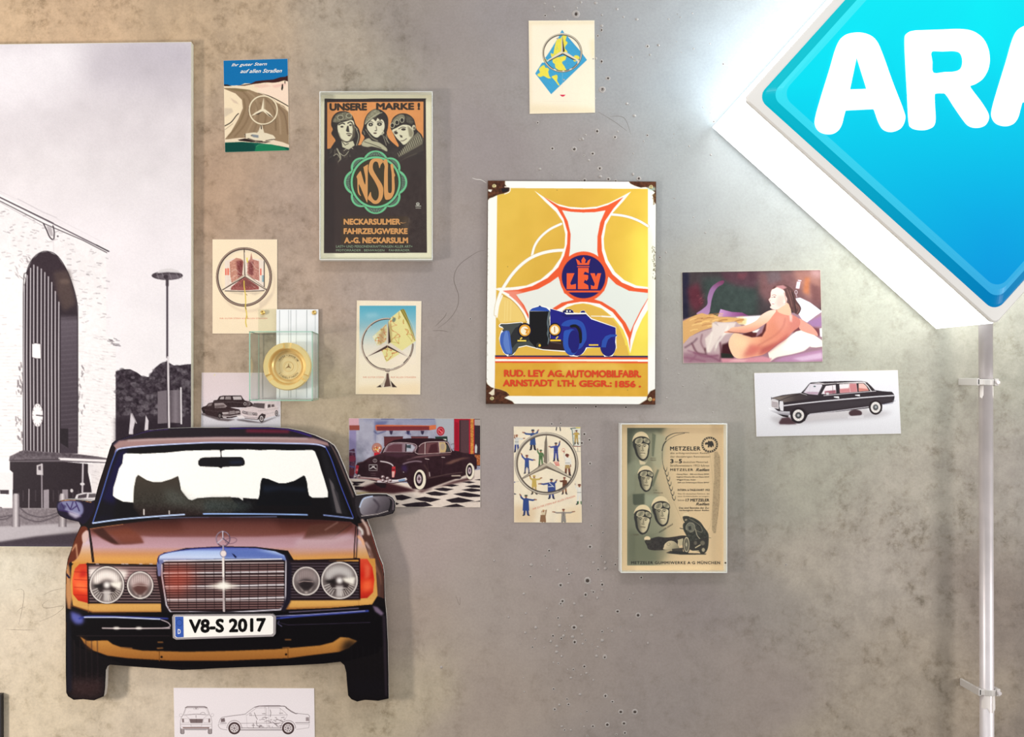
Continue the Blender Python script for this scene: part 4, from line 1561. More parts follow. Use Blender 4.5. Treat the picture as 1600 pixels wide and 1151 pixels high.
# brick texture of the tower
a.at()
a.dashes([(-300, 220), (0, 318), (166, 400), (166, 520), (120, 500), (60, 395), (20, 440), (-300, 440)], 520, 5, 1.3, (128, 118, 122), .55, 0, 25)
a.dashes([(-300, 420), (36, 470), (36, 710), (-300, 710)], 330, 6, 1.1, (150, 142, 144), .5, 0, 6)
a.dashes([(122, 500), (180, 540), (180, 700), (122, 700)], 160, 5, 1.0, (160, 150, 152), .5, 10, 8)
for yy in np.arange(540, 712, 5.2):
    a.l([(-300, yy), (34, yy + 1)], .7, (196, 190, 190), a=.7)
    a.l([(123, yy), (180, yy + 6)], .6, (206, 200, 200), a=.7)
a.dashes([(24, 560), (36, 560), (36, 700), (24, 700)], 34, 6, 2, (110, 100, 104), .8, 90, 30)
a.dashes([(120, 560), (132, 560), (132, 680), (120, 680)], 26, 5, 1.6, (120, 110, 114), .8, 90, 30)
a.dashes([(20, 405), (48, 400), (40, 450), (20, 440)], 20, 6, 1.2, (110, 100, 104), .6, 60, 20)
a.noise([(-420, 150), (166, 400), (181, 720), (-420, 720)], 6, 5)
a.at(0, 280, 3.597)
a.dashes([(604, 870), (660, 905), (655, 935), (604, 930)], 12, 28, 4, (80, 70, 76), .9, 12, 6)
# archway
ARCH = [(130, 1600), (131, 640), (150, 520), (180, 450), (225, 412), (270, 405), (320, 428), (370, 500), (410, 600), (432, 690), (437, 760), (437, 1560)]
a.p([(130, 1540), (131, 640), (150, 520), (180, 450), (225, 412), (270, 405), (320, 428), (370, 500), (410, 600), (432, 690), (437, 760), (437, 1540)], (56, 44, 50), sm=0)
a.p([(330, 560), (380, 560), (425, 690), (437, 800), (437, 1540), (338, 1540), (338, 800)], 0, b=3, g=([(0, (74, 60, 62)), (.2, (50, 40, 46)), (.24, (94, 84, 92)), (.5, (78, 68, 76)), (1, (60, 50, 58))], (0, 560), (0, 1540)))
for yy in range(780, 1500, 26):
    a.l([(345, yy), (434, yy - 8)], 5, (110, 100, 108), a=.4, b=2)
a.p([(300, 520), (390, 510), (425, 700), (360, 740), (320, 640)], (84, 68, 64), b=10, a=.8)
a.e(365, 575, 30, 14, (120, 100, 90), b=6, a=.5)
a.p([(338, 1480), (338, 1400), (384, 1400), (384, 1510)], (36, 28, 34))
a.l([(131, 1540), (131, 640), (150, 520), (180, 450), (225, 412), (270, 405), (320, 428), (370, 500), (410, 600), (434, 700), (437, 800), (437, 1500)], 4, (30, 22, 28), sm=1)
for k, (x, yt) in enumerate([(136, 600), (152, 540), (172, 500), (190, 482), (211, 492), (232, 504), (252, 524), (272, 548), (291, 580), (311, 630), (331, 690)]):
    a.l([(x, yt), (x - (2 if k < 3 else 1), 1000), (x + 1, 1540)], 5.4, (204, 196, 200))
    a.l([(x + 7, yt + 20), (x + 6, 1540)], 5, (36, 28, 34))
a.p([(180, 925), (200, 920), (228, 925), (232, 1008), (200, 1006), (180, 1000)], (240, 234, 234))
a.l([(180, 925), (200, 920), (228, 925), (232, 1008), (200, 1006), (180, 1000), (180, 925)], 3, (60, 50, 56))
a.at(0, 560, 3.597)
a.e(211, 318, 31, 66, (238, 232, 232))
a.ring(211, 318, 31, 66, 3, (70, 60, 66))
a.l([(205, 318), (240, 322)], 6, (50, 40, 46))
for k in range(12):
    t = math.radians(30 * k)
    a.l([(211 + 24 * math.cos(t), 318 + 52 * math.sin(t)), (211 + 28 * math.cos(t), 318 + 60 * math.sin(t))], 3, (90, 80, 86))
# canopy and forecourt
a.p([(50, 575), (55, 548), (130, 514), (430, 538), (560, 552), (620, 562), (620, 588), (340, 580), (60, 578)], (100, 90, 96))
a.p([(110, 520), (430, 536), (560, 552), (480, 556), (300, 548), (90, 552)], (84, 74, 80), b=2)
a.noise([(50, 575), (55, 548), (130, 514), (430, 538), (560, 552)], 26, 10)
a.l([(335, 564), (480, 570), (620, 576)], 13, (234, 228, 228))
a.l([(60, 572), (335, 566)], 5, (54, 44, 50))
a.p([(55, 578), (340, 578), (500, 592), (495, 640), (520, 760), (520, 845), (70, 845), (72, 640), (55, 625)], (42, 32, 38))
a.p([(495, 592), (620, 590), (620, 760), (515, 760), (512, 650), (495, 640)], (226, 220, 220))
a.dashes([(500, 600), (600, 600), (600, 740), (515, 740)], 40, 26, 4, (180, 172, 174), .5, 8, 4)
a.p([(-400, 640), (72, 640), (72, 735), (-400, 735)], (232, 226, 226))
a.p([(0, 738), (50, 738), (50, 762), (0, 760)], (60, 50, 56))
a.p([(-400, 735), (0, 735), (0, 745), (-400, 745)], (90, 80, 86))
a.l([(234, 592), (236, 850)], 7, (150, 140, 146))
a.p([(206, 600), (240, 590), (242, 655), (206, 652)], (196, 188, 190))
a.p([(214, 606), (230, 600), (230, 628), (216, 626)], (80, 70, 76))
a.l([(466, 592), (463, 750)], 9, (190, 182, 186))
a.e(463, 705, 13, 8, (214, 208, 210))
a.p([(245, 738), (275, 735), (275, 840), (245, 840)], (150, 140, 146))
a.p([(350, 735), (382, 735), (382, 840), (350, 840)], (140, 130, 136))
a.l([(163, 735), (162, 838)], 6, (150, 140, 144))
a.l([(105, 758), (106, 836)], 8, (80, 70, 76))
for x in (300, 330, 410, 440, 200, 130):
    a.l([(x, 742), (x, 800)], 5, (70, 60, 66), a=.8)
a.e(403, 742, 8, 10, (200, 194, 194))
a.p([(415, 800), (430, 765), (470, 752), (545, 752), (545, 800)], (214, 208, 210))
a.p([(440, 768), (490, 758), (485, 782), (436, 786)], (70, 60, 66))
a.p([(500, 760), (540, 758), (540, 780), (496, 782)], (90, 82, 86))
# the parked white car at the left
a.p([(-60, 850), (-60, 790), (0, 768), (60, 775), (82, 830), (70, 862), (-60, 870)], (236, 230, 230))
a.e(4, 858, 14, 24, (60, 50, 56))
a.e(4, 858, 8, 14, (200, 194, 194))
# pavement, street
a.p([(-1600, 840), (620, 840), (620, 1100), (-1600, 1100)], (150, 142, 144))
a.p([(-1600, 845), (620, 842), (620, 940), (-1600, 950)], (128, 118, 122), b=3)
a.noise([(-1600, 845), (620, 842), (620, 950), (-1600, 950)], 20, 9)
a.p([(-1600, 950), (0, 945), (460, 920), (460, 960), (0, 1030), (-1600, 1060)], (178, 170, 174), b=5)
a.p([(-1600, 1060), (0, 1030), (200, 1000), (460, 975), (620, 970), (620, 1100), (-1600, 1100)], (62, 52, 60), b=5)
a.p([(-1600, 1075), (620, 1040), (620, 1100), (-1600, 1100)], (76, 66, 78), b=7, a=.8)
# posts with chains
for x in (90, -260, 352):
    a.p([(x - 24, 945), (x - 18, 770), (x - 12, 758), (x + 10, 758), (x + 18, 770), (x + 22, 945)], 0, g=([(0, (110, 100, 104)), (.5, (206, 198, 200)), (1, (70, 60, 66))], (x - 24, 0), (x + 24, 0)))
for pts in ([(108, 835), (160, 875), (240, 890), (320, 868)], [(108, 880), (160, 905), (230, 915), (330, 880)], [(-20, 905), (30, 902), (66, 885)], [(-240, 860), (-120, 905), (66, 880)]):
    a.l(pts, 7, (70, 60, 66), sm=1)
    a.l(pts, 2.5, (170, 162, 166), sm=1, a=.7)
# trees and lamp
a.at(0, 280, 3.597)
TR = [(650, 1600), (650, 1080), (690, 1066), (730, 1066), (770, 1085), (800, 1108), (835, 1110), (870, 1060), (900, 1035), (935, 1022), (975, 1045), (1010, 1045), (1040, 1040), (1076, 1038), (1076, 1600)]
a.p(TR, (52, 42, 50))
TRP = TR[1:-1] + [(1076, 1330), (650, 1330)]
for k in range(170):
    while True:
        x, y = 650 + RNG.random() * 426, 1030 + RNG.random() * 340
        if inside(TRP, x, y):
            break
    r_ = 5 + RNG.random() * 13
    c = 60 + RNG.random() * 64
    a.e(x, y, r_ * 1.2, r_ * .8, (c, c - 8, c - 2), b=1.4, a=.55)
a.noise(TRP, 34, 12, b=2, oct=3)
a.p([(940, 1270), (1010, 1290), (960, 1500), (650, 1500), (650, 1340), (800, 1360), (900, 1330)], (38, 28, 36), b=12, a=.85)
a.at(0, 560, 3.597)
a.p([(886, 185), (938, 178), (940, 362), (886, 366)], (112, 102, 108))
a.p([(955, 178), (1018, 176), (1018, 362), (955, 360)], (104, 94, 100), g=([(0, (84, 74, 80)), (.5, (126, 116, 122)), (1, (90, 80, 86))], (955, 0), (1018, 0)))
a.l([(1017, 165), (1019, 365)], 8, (226, 220, 222))
a.p([(724, 425), (735, 305), (760, 350), (748, 400), (748, 425)], (206, 198, 202))
a.p([(812, 405), (820, 318), (835, 350), (832, 400)], (206, 198, 202))
a.l([(742, 310), (766, 362)], 6, (170, 162, 166))
a.at(0, 280, 3.597)
a.l([(940, 575), (940, 1000)], 11, (62, 52, 60))
a.l([(944, 1000), (950, 1420)], 11, (214, 206, 208))
a.l([(937, 1020), (944, 1420)], 4, (60, 50, 58))
a.e(940, 541, 88, 25, (70, 60, 66))
a.p([(880, 528), (900, 508), (960, 500), (1000, 512), (1012, 526), (940, 522)], (214, 208, 208), b=2)
a.e(945, 548, 70, 15, (100, 90, 96), b=2)
for x in (880, 910, 950, 990, 1010):
    a.l([(x, 528), (x + 14, 560)], 4, (150, 142, 146), a=.6)
a.e(932, 548, 14, 12, (60, 50, 56))
a.l([(940, 565), (940, 595)], 17, (70, 60, 66))
a.at()
a.noise(a.whole(), 3.5, 1.6, oct=1)
print_mesh('printed_picture', a, PAN_D + 0.0004, panel, print_mat('semi_gloss_panel_ink', 0.35, 0.12, 0.015), quad=[(-419.5, 74.5), (298.6, 66), (298.6, 854.6), (-419.5, 851.6)])

# dark board whose edge just shows at the lower left corner
v, f = slab_g([(-300, 1085), (1.6, 1085), (2.2, 1300), (-300, 1300)], 0.001, 0.02)
db = fix_normals(raw('dark_board', v, f, mat('dark_board_paint', (30, 28, 32), 0.5)))
set_origin(db, P(-150, 1300, 0))
tag(db, 'dark board edge just visible in the bottom left corner', 'board')


def star(a, cx, cy, rx, ry, w, dark, light, arm=(12, 12), rot=0, hub=None):
    """three-pointed star in a ring"""
    a.ring(cx, cy, rx, ry, w, dark)
    a.ring(cx - w * .12, cy - w * .12, rx, ry, w * .42, light, a=.8)
    hx, hy = hub or (cx, cy)
    for k in range(3):
        t = math.radians(-90 + 120 * k + rot)
        tx, ty = cx + (rx - w * .3) * math.cos(t), cy + (ry - w * .3) * math.sin(t)
        n1, n2 = math.radians(-90 + 120 * k + rot - 60), math.radians(-90 + 120 * k + rot + 60)
        p1 = (hx + arm[0] * math.cos(n1), hy + arm[0] * math.sin(n1))
        p2 = (hx + arm[1] * math.cos(n2), hy + arm[1] * math.sin(n2))
        a.p([(hx, hy), p1, (tx, ty)], light if k != 1 else dark)
        a.p([(hx, hy), (tx, ty), p2], dark if k != 1 else light)


# ------------------------------------------------------------------ road poster card
q = [(349, 94.5), (449.5, 91.5), (452, 235), (351.5, 238)]
o = sheet('advert_card', q, 'small poster of a chrome star mascot over a winding road under a blue sky', 'poster', 'old car advert cards')
a = Art(347, 90, 454, 240, 1.6, (150, 128, 102))
a.at(335, 80, 6.977)
a.p([(80, 80), (830, 60), (830, 340), (600, 330), (400, 370), (200, 380), (80, 370)], (6, 106, 164))
a.p([(80, 365), (180, 375), (280, 372), (330, 350), (400, 352), (480, 340), (560, 345), (700, 320), (800, 300), (820, 1000), (80, 1000)], (232, 212, 180))
a.p([(95, 362), (140, 362), (190, 380), (130, 382), (98, 378)], (40, 26, 24))
a.p([(250, 374), (340, 362), (400, 352), (450, 326), (540, 316), (640, 308), (720, 282), (770, 278), (802, 262), (806, 330), (760, 318), (700, 336), (640, 345), (560, 338), (500, 350), (430, 358), (330, 376)], (60, 26, 24))
a.p([(520, 352), (700, 340), (802, 330), (805, 590), (700, 520), (560, 470), (460, 430)], (238, 212, 188))
a.p([(430, 365), (560, 360), (620, 380), (520, 400), (440, 390)], (226, 186, 166), b=5, a=.7)
a.p([(620, 375), (780, 345), (780, 370), (660, 400)], (226, 176, 162), b=6, a=.6)
a.p([(735, 360), (748, 356), (750, 400), (738, 430), (727, 415)], (44, 38, 30))
a.p([(764, 325), (774, 325), (772, 355), (764, 352)], (44, 38, 30))
# road
a.p([(100, 400), (230, 402), (380, 420), (520, 470), (640, 540), (760, 600), (806, 660), (812, 1010), (600, 960), (112, 960), (180, 880), (260, 740), (310, 620), (300, 530), (230, 460), (104, 412)], (146, 122, 94))
a.p([(104, 404), (230, 405), (400, 425), (300, 440), (220, 430)], (120, 104, 70), b=4, a=.8)
for k, (pts, c) in enumerate([([(300, 430), (380, 520), (390, 640), (330, 800), (220, 930)], (124, 100, 74)), ([(360, 440), (450, 520), (450, 680), (380, 840), (330, 930)], (168, 144, 114)), ([(500, 560), (560, 700), (520, 880)], (122, 98, 72)),
                              ([(600, 560), (700, 700), (720, 900)], (170, 146, 118)), ([(640, 560), (760, 680), (800, 900)], (118, 94, 72)), ([(320, 520), (330, 640), (260, 800), (150, 930)], (120, 98, 70)), ([(450, 560), (480, 720), (420, 900)], (130, 108, 82)), ([(560, 520), (650, 640), (670, 860)], (116, 94, 70))]):
    a.l(pts, 16, c, sm=1, b=5, a=.75)
a.p([(104, 408), (200, 450), (262, 500), (290, 540), (300, 590), (290, 650), (220, 740), (108, 830)], (234, 214, 180))
a.p([(170, 505), (240, 545), (270, 580), (210, 560)], (206, 182, 158), b=4, a=.8)
a.p([(110, 620), (190, 622), (205, 660), (110, 720)], (202, 184, 160), b=5, a=.8)
a.l([(100, 820), (180, 775), (240, 700), (262, 680)], 10, (26, 18, 16), sm=1)
a.l([(108, 858), (190, 800), (270, 690), (300, 600), (296, 540)], 6, (228, 206, 172), sm=1)
a.l([(108, 860), (200, 790)], 3, (60, 44, 34))
a.l([(480, 455), (600, 490), (720, 550), (806, 600)], 9, (34, 22, 22), sm=1)
a.l([(440, 440), (560, 480), (700, 550), (800, 620)], 6, (230, 206, 176), sm=1)
a.l([(720, 590), (770, 625), (806, 660)], 8, (228, 206, 178), sm=1, a=.7)
# bonnet
a.p([(108, 965), (260, 945), (420, 940), (600, 958), (740, 990), (815, 1020), (815, 1090), (112, 1100)], (226, 206, 178))
a.p([(112, 996), (300, 988), (500, 1000), (700, 1030), (815, 1052), (815, 1100), (112, 1105)], (2, 84, 66))
a.p([(112, 998), (300, 992), (430, 1010), (450, 1060), (420, 1095), (112, 1100)], (2, 66, 56), b=4)
a.p([(450, 1045), (480, 1020), (620, 1015), (760, 1050), (800, 1090), (440, 1095)], (20, 118, 78), b=3)
a.l([(455, 1040), (490, 1018), (600, 1014)], 4, (110, 180, 130), sm=1, b=2)
a.p([(255, 965), (330, 950), (620, 985), (560, 998), (400, 990), (270, 975)], (44, 28, 26), b=1)
a.p([(325, 920), (345, 895), (430, 885), (560, 890), (640, 915), (665, 945), (650, 975), (560, 985), (450, 985), (360, 955)], (222, 208, 180))
for pts in ([(335, 905), (335, 935)], [(365, 950), (440, 975), (520, 980)], [(560, 975), (610, 965), (655, 960)], [(400, 920), (470, 925)]):
    a.l(pts, 9, (60, 46, 40))
a.p([(400, 905), (480, 915), (480, 945), (420, 935)], (124, 130, 136), b=4)
a.p([(500, 805), (520, 805), (540, 880), (545, 900), (450, 900), (480, 860)], (220, 206, 178))
a.l([(508, 810), (512, 845)], 12, (60, 44, 36))
a.l([(495, 820), (478, 870), (460, 890)], 4, (110, 90, 70))
# ring and star
a.ring(532, 642, 152, 154, 20, (120, 100, 76))
a.ring(532, 641, 152, 154, 15, (228, 212, 180))
a.ring(534, 643, 158, 159, 4, (54, 42, 34), a0=40, a1=95)
a.ring(532, 641, 160, 160, 4, (54, 42, 34), a0=165, a1=190)
a.p([(536, 505), (552, 560), (550, 640), (530, 660), (508, 640)], (230, 216, 186))
a.p([(536, 505), (552, 560), (550, 640), (538, 630)], (160, 138, 110))
a.p([(400, 705), (440, 672), (515, 628), (540, 650), (470, 685)], (230, 216, 186))
a.p([(440, 690), (500, 664), (530, 652), (480, 690)], (70, 54, 44))
a.p([(545, 628), (600, 668), (645, 724), (600, 712), (536, 660)], (230, 216, 186))
a.p([(556, 660), (600, 708), (640, 722), (600, 690)], (90, 72, 56))
a.noise(a.whole(), 3, 1.2, oct=1)
print_mesh('printed_picture', a, 0.0022, o, INK, quad=[(q[0][0] + .2, q[0][1] + .2), (q[1][0] - .2, q[1][1] + .2), (q[2][0] - .2, q[2][1] - .2), (q[3][0] + .2, q[3][1] - .2)])
L = Letters().at(335, 80, 6.977)
L.t('Ihr guter Stern', 192, 132, 572, 176, (240, 236, 226), weight=.012, shear=.5, drop=-12)
L.t('auf allen Straßen', 290, 196, 738, 238, (240, 236, 226), weight=.012, shear=.5, drop=-6)
L.build(o, 0.0025)

# ------------------------------------------------------------------ acrylic box frames
ACR = glass_mat('clear_acrylic', (250, 252, 250))
RAIL = milky('white_acrylic_rail', (254, 254, 250), 0.3)
RAIL2 = mat('frosted_acrylic_rail', (205, 203, 196), 0.3)


def box_frame(name, outer, depth, label, inset=0.0, wall_w=1.3, bm_=RAIL, back_col=(250, 242, 222)):
    """open box: back board, four thin side walls and a front pane"""
    x0, y0, x1, y1 = outer     # front edge in photograph pixels at the front depth
    k = S * (1 - depth / D)
    X0, X1 = (x0 - CX) * k, (x1 - CX) * k
    Z0, Z1 = ZC - (y1 - CY) * k, ZC - (y0 - CY) * k
    t = wall_w * k
    e = empty(name, ((X0 + X1) / 2, 0, Z0), label, 'frame', 'acrylic box frames')
    v, f = box_g(X0 + t, X1 - t, -0.006, -0.001, Z0 + t, Z1 - t)
    raw('back_board', v, f, mat(name + '_board', back_col, 0.7), e)
    for (a0, a1, b0, b1) in ((X0, X1, Z1 - t, Z1), (X0, X1, Z0, Z0 + t), (X0, X0 + t, Z0 + t, Z1 - t), (X1 - t, X1, Z0 + t, Z1 - t)):
        v, f = box_g(a0, a1, -depth, -0.001, b0, b1)
        bevel_mod(raw('side_rail', v, f, bm_, e), 0.0008, 1)
    v, f = box_g(X0 + t * .6, X1 - t * .6, -depth - 0.0012, -depth + 0.0008, Z0 + t * .6, Z1 - t * .6)
    raw('front_pane', v, f, ACR, e)
    return e


def pf(px, py, d0, d1):
    """photograph pixel of a point at depth d0, given where it shows: identity helper for drawings behind the pane"""
    return px, py


# poster with the three motorists
FD = 0.040
fr = box_frame('acrylic_poster_frame', (499, 142.5, 676, 406), FD, 'clear box frame holding the dark poster of three motorists and a green scalloped badge')
PD2 = 0.0075
a = Art(501, 144, 674, 403, 1.6, (236, 226, 200))
a.at(480, 125, 7.273)
a.p(a.whole(), (232, 222, 198))
DK = (58, 42, 40)
a.p([(196, 215), (1348, 212), (1362, 1960), (190, 1965)], DK)
a.noise([(196, 215), (1348, 212), (1362, 1960), (190, 1965)], 5, 60, oct=3)
a.p([(228, 252), (1322, 245), (1322, 800), (228, 780)], (226, 146, 86))
a.noise([(228, 252), (1322, 245), (1322, 800), (228, 780)], 5, 50)
a.l([(205, 216), (500, 222), (800, 214), (1348, 214)], 10, (40, 28, 26))
INKD = (50, 40, 38)
# collars / coats
COAT = [(230, 790), (290, 760), (330, 730), (420, 720), (560, 735), (600, 740), (650, 700), (700, 700), (900, 690), (960, 700), (1030, 760), (1080, 740), (1140, 700), (1200, 640), (1250, 590), (1322, 660), (1322, 1100), (228, 1100)]
a.p(COAT, (56, 44, 42), sm=0)
a.noise(COAT, 16, 26, oct=3)
# left motorist
a.p([(275, 610), (290, 560), (272, 510), (280, 440), (310, 390), (350, 362), (400, 352), (460, 360), (505, 395), (530, 440), (550, 500), (590, 560), (604, 640), (585, 720), (560, 745), (520, 760), (420, 790), (340, 800), (270, 780), (300, 720), (320, 680)], INKD, sm=1)
a.p([(290, 470), (320, 410), (360, 380), (420, 365), (470, 375), (510, 420), (500, 450), (420, 455), (350, 480)], (118, 110, 92), sm=1, b=4)
a.noise([(280, 480), (320, 400), (420, 355), (500, 400), (530, 450), (400, 470)], 40, 12, oct=3)
a.p([(345, 520), (370, 490), (440, 470), (510, 455), (535, 500), (540, 580), (530, 640), (500, 680), (450, 695), (400, 680), (365, 630), (350, 580)], (222, 210, 184), sm=1)
a.p([(500, 470), (540, 520), (545, 640), (505, 690), (470, 700), (510, 640), (520, 560)], (92, 80, 68), b=4)
a.e(378, 425, 30, 24, (92, 84, 70)); a.ring(378, 425, 32, 25, 5, (196, 188, 164))
a.e(475, 405, 28, 23, (100, 92, 76)); a.ring(475, 405, 30, 25, 5, (206, 198, 172))
a.l([(360, 508), (400, 490), (425, 500)], 13, (44, 34, 32), sm=1); a.l([(462, 490), (490, 476), (510, 486)], 13, (44, 34, 32), sm=1)
a.e(395, 530, 18, 10, (60, 50, 44)); a.e(492, 512, 15, 10, (60, 50, 44))
a.p([(455, 520), (470, 520), (480, 590), (455, 590), (440, 575)], (60, 50, 46), b=2)
a.l([(448, 610), (475, 605), (505, 612)], 9, (60, 44, 40), sm=1); a.p([(455, 620), (500, 620), (490, 638), (462, 636)], (90, 74, 62))
a.l([(360, 600), (380, 660), (420, 690)], 8, (130, 116, 98), sm=1, b=3)
a.p([(390, 690), (450, 712), (520, 690), (540, 740), (470, 790), (400, 760)], (206, 196, 170), b=2)
a.l([(400, 700), (430, 740), (470, 720)], 8, (70, 58, 50)); a.l([(340, 780), (380, 880), (350, 930)], 12, (190, 180, 156), b=3, sm=1)
for pts in ([(560, 560), (585, 640), (560, 740)], [(300, 860), (340, 840), (380, 900)], [(420, 800), (480, 760), (520, 780)], [(360, 820), (420, 860), (470, 810)], [(540, 530), (570, 560)], [(380, 900), (350, 940), (370, 970)]):
    a.l(pts, 8, (200, 190, 166), sm=1, b=1.5, a=.8)
for k in range(26):
    x, y = 240 + RNG.random() * 260, 790 + RNG.random() * 150
    a.l([(x, y), (x + 40 * (RNG.random() - .3), y - 46 * RNG.random())], 5, (150, 138, 120), a=.5, b=2)
# middle motorist
a.p([(620, 600), (640, 520), (652, 450), (690, 380), (750, 335), (800, 328), (850, 345), (900, 390), (922, 450), (918, 540), (905, 600), (925, 660), (990, 740), (960, 790), (900, 800), (840, 740), (700, 700), (620, 720), (650, 660), (640, 630)], INKD, sm=1)
a.p([(655, 500), (680, 410), (740, 345), (790, 335), (830, 370), (760, 430), (700, 470)], (140, 132, 110), sm=1, b=3)
a.noise([(655, 500), (680, 410), (740, 345), (800, 335), (850, 380), (700, 470)], 36, 14, oct=3)
a.l([(660, 500), (730, 430), (800, 385), (850, 370)], 7, (190, 182, 158), sm=1)
a.p([(685, 500), (740, 445), (800, 430), (860, 455), (880, 510), (870, 570), (835, 620), (795, 652), (750, 635), (700, 580), (680, 540)], (226, 214, 190), sm=1)
a.e(722, 505, 26, 21, (58, 48, 44)); a.e(822, 500, 28, 21, (58, 48, 44))
a.e(722, 506, 9, 8, (180, 170, 150)); a.e(822, 501, 9, 8, (180, 170, 150))
a.l([(692, 480), (722, 468), (750, 484)], 7, (60, 48, 44), sm=1); a.l([(794, 478), (824, 466), (856, 480)], 7, (60, 48, 44), sm=1)
a.l([(785, 530), (790, 570)], 9, (110, 96, 82), b=2); a.e(778, 575, 12, 5, (60, 46, 42)); a.e(772, 603, 20, 8, (84, 54, 48))
a.p([(740, 430), (780, 470), (800, 430), (830, 460), (850, 440), (800, 420)], (70, 58, 50))
a.l([(850, 560), (870, 600), (840, 620)], 12, (210, 198, 172), b=2)
a.p([(620, 740), (640, 690), (700, 660), (740, 690), (820, 710), (900, 770), (905, 810), (840, 780), (740, 755), (680, 760)], (186, 176, 150), sm=1, b=3)
a.l([(650, 700), (740, 730), (840, 770)], 7, (70, 60, 52), sm=1); a.l([(700, 610), (740, 660), (800, 690)], 12, (140, 130, 110), sm=1, b=3)
for pts in ([(850, 600), (880, 680), (900, 740)], [(880, 640), (930, 720)], [(900, 620), (910, 700)], [(665, 560), (690, 600)], [(640, 580), (655, 620)]):
    a.l(pts, 7, (176, 166, 144), sm=1, b=1.5, a=.8)
# right motorist
a.p([(948, 540), (958, 470), (985, 420), (1040, 385), (1100, 378), (1160, 395), (1210, 440), (1230, 500), (1245, 560), (1300, 620), (1320, 680), (1320, 760), (1180, 820), (1060, 860), (1030, 780), (1040, 740), (1010, 680), (975, 600)], INKD, sm=1)
a.p([(965, 480), (1000, 425), (1060, 390), (1100, 400), (1110, 440), (1050, 460), (990, 520)], (130, 122, 102), sm=1, b=3)
a.p([(1120, 400), (1180, 420), (1215, 480), (1180, 500), (1130, 480)], (84, 76, 66), b=4)
a.noise([(965, 480), (1000, 425), (1100, 380), (1200, 430), (1220, 500), (1000, 540)], 26, 14, oct=3)
for (x, y) in ((1078, 455), (1020, 482), (968, 515)):
    a.e(x, y, 22, 26, (44, 36, 34)); a.ring(x, y, 22, 27, 6, (204, 194, 168))
a.p([(965, 570), (1010, 545), (1080, 510), (1140, 510), (1180, 530), (1210, 590), (1200, 640), (1160, 690), (1100, 735), (1060, 700), (1020, 660), (985, 610)], (224, 212, 186), sm=1)
a.p([(1140, 520), (1190, 560), (1210, 600), (1190, 650), (1160, 640), (1150, 580)], (150, 138, 116), b=6)
a.e(1010, 600, 20, 16, (66, 54, 48)); a.e(1095, 560, 26, 14, (66, 54, 48)); a.l([(1040, 555), (1080, 535), (1120, 540)], 8, (60, 48, 44), sm=1); a.l([(985, 590), (1015, 575)], 7, (60, 48, 44))
a.p([(1050, 620), (1080, 630), (1085, 655), (1060, 650)], (90, 76, 64)); a.l([(1065, 690), (1095, 688), (1130, 665)], 8, (80, 60, 54), sm=1)
a.e(1212, 540, 20, 30, (214, 202, 176)); a.e(1216, 545, 10, 18, (96, 82, 70))
a.p([(1180, 660), (1260, 590), (1318, 670), (1310, 740), (1180, 800), (1060, 900), (1030, 880), (1090, 780)], (120, 110, 94), b=3)
for k in range(14):
    t = k / 13
    x, y = 1050 + 250 * t, 870 - 180 * t
    a.l([(x, y), (x - 22, y - 70 * (.6 + t * .4))], 6, (196, 186, 160), a=.7, b=1.5)
    a.l([(x + 9, y), (x - 12, y - 70)], 5, (54, 44, 42), a=.8, b=1)
a.p([(1030, 880), (1200, 790), (1322, 720), (1322, 800), (1150, 880), (1040, 960)], (66, 54, 50), b=3)
a.l([(1040, 930), (1150, 870), (1250, 830)], 4, (140, 128, 108), a=.6, b=1)
a.p([(230, 930), (600, 880), (1322, 900), (1322, 1100), (228, 1100)], DK, b=26, a=.9)
# badge (centre in first crop coordinates)
BC = (778, 1160)
GR = (112, 190, 142)
for k in range(8):
    t = math.radians(45 * k - 90)
    rr_ = 345 if k % 2 == 0 else 318
    cx, cy = BC[0] + 200 * math.cos(t), BC[1] + 200 * math.sin(t)
    if k % 2 == 0:
        a.e(BC[0] + 215 * math.cos(t), BC[1] + 215 * math.sin(t), 145, 145, GR)
    else:
        a.e(BC[0] + 232 * math.cos(t), BC[1] + 232 * math.sin(t), 118, 118, GR)
for k in range(8):
    t = math.radians(45 * k - 90)
    if k % 2 == 0:
        a.e(BC[0] + 215 * math.cos(t), BC[1] + 215 * math.sin(t), 116, 116, DK)
    else:
        a.e(BC[0] + 232 * math.cos(t), BC[1] + 232 * math.sin(t), 90, 90, DK)
a.e(BC[0], BC[1], 292, 298, DK)
a.ring(BC[0], BC[1], 272, 282, 26, GR)
a.e(BC[0], BC[1], 257, 266, (62, 50, 32))
a.ring(BC[0], BC[1], 258, 267, 6, (36, 28, 24))
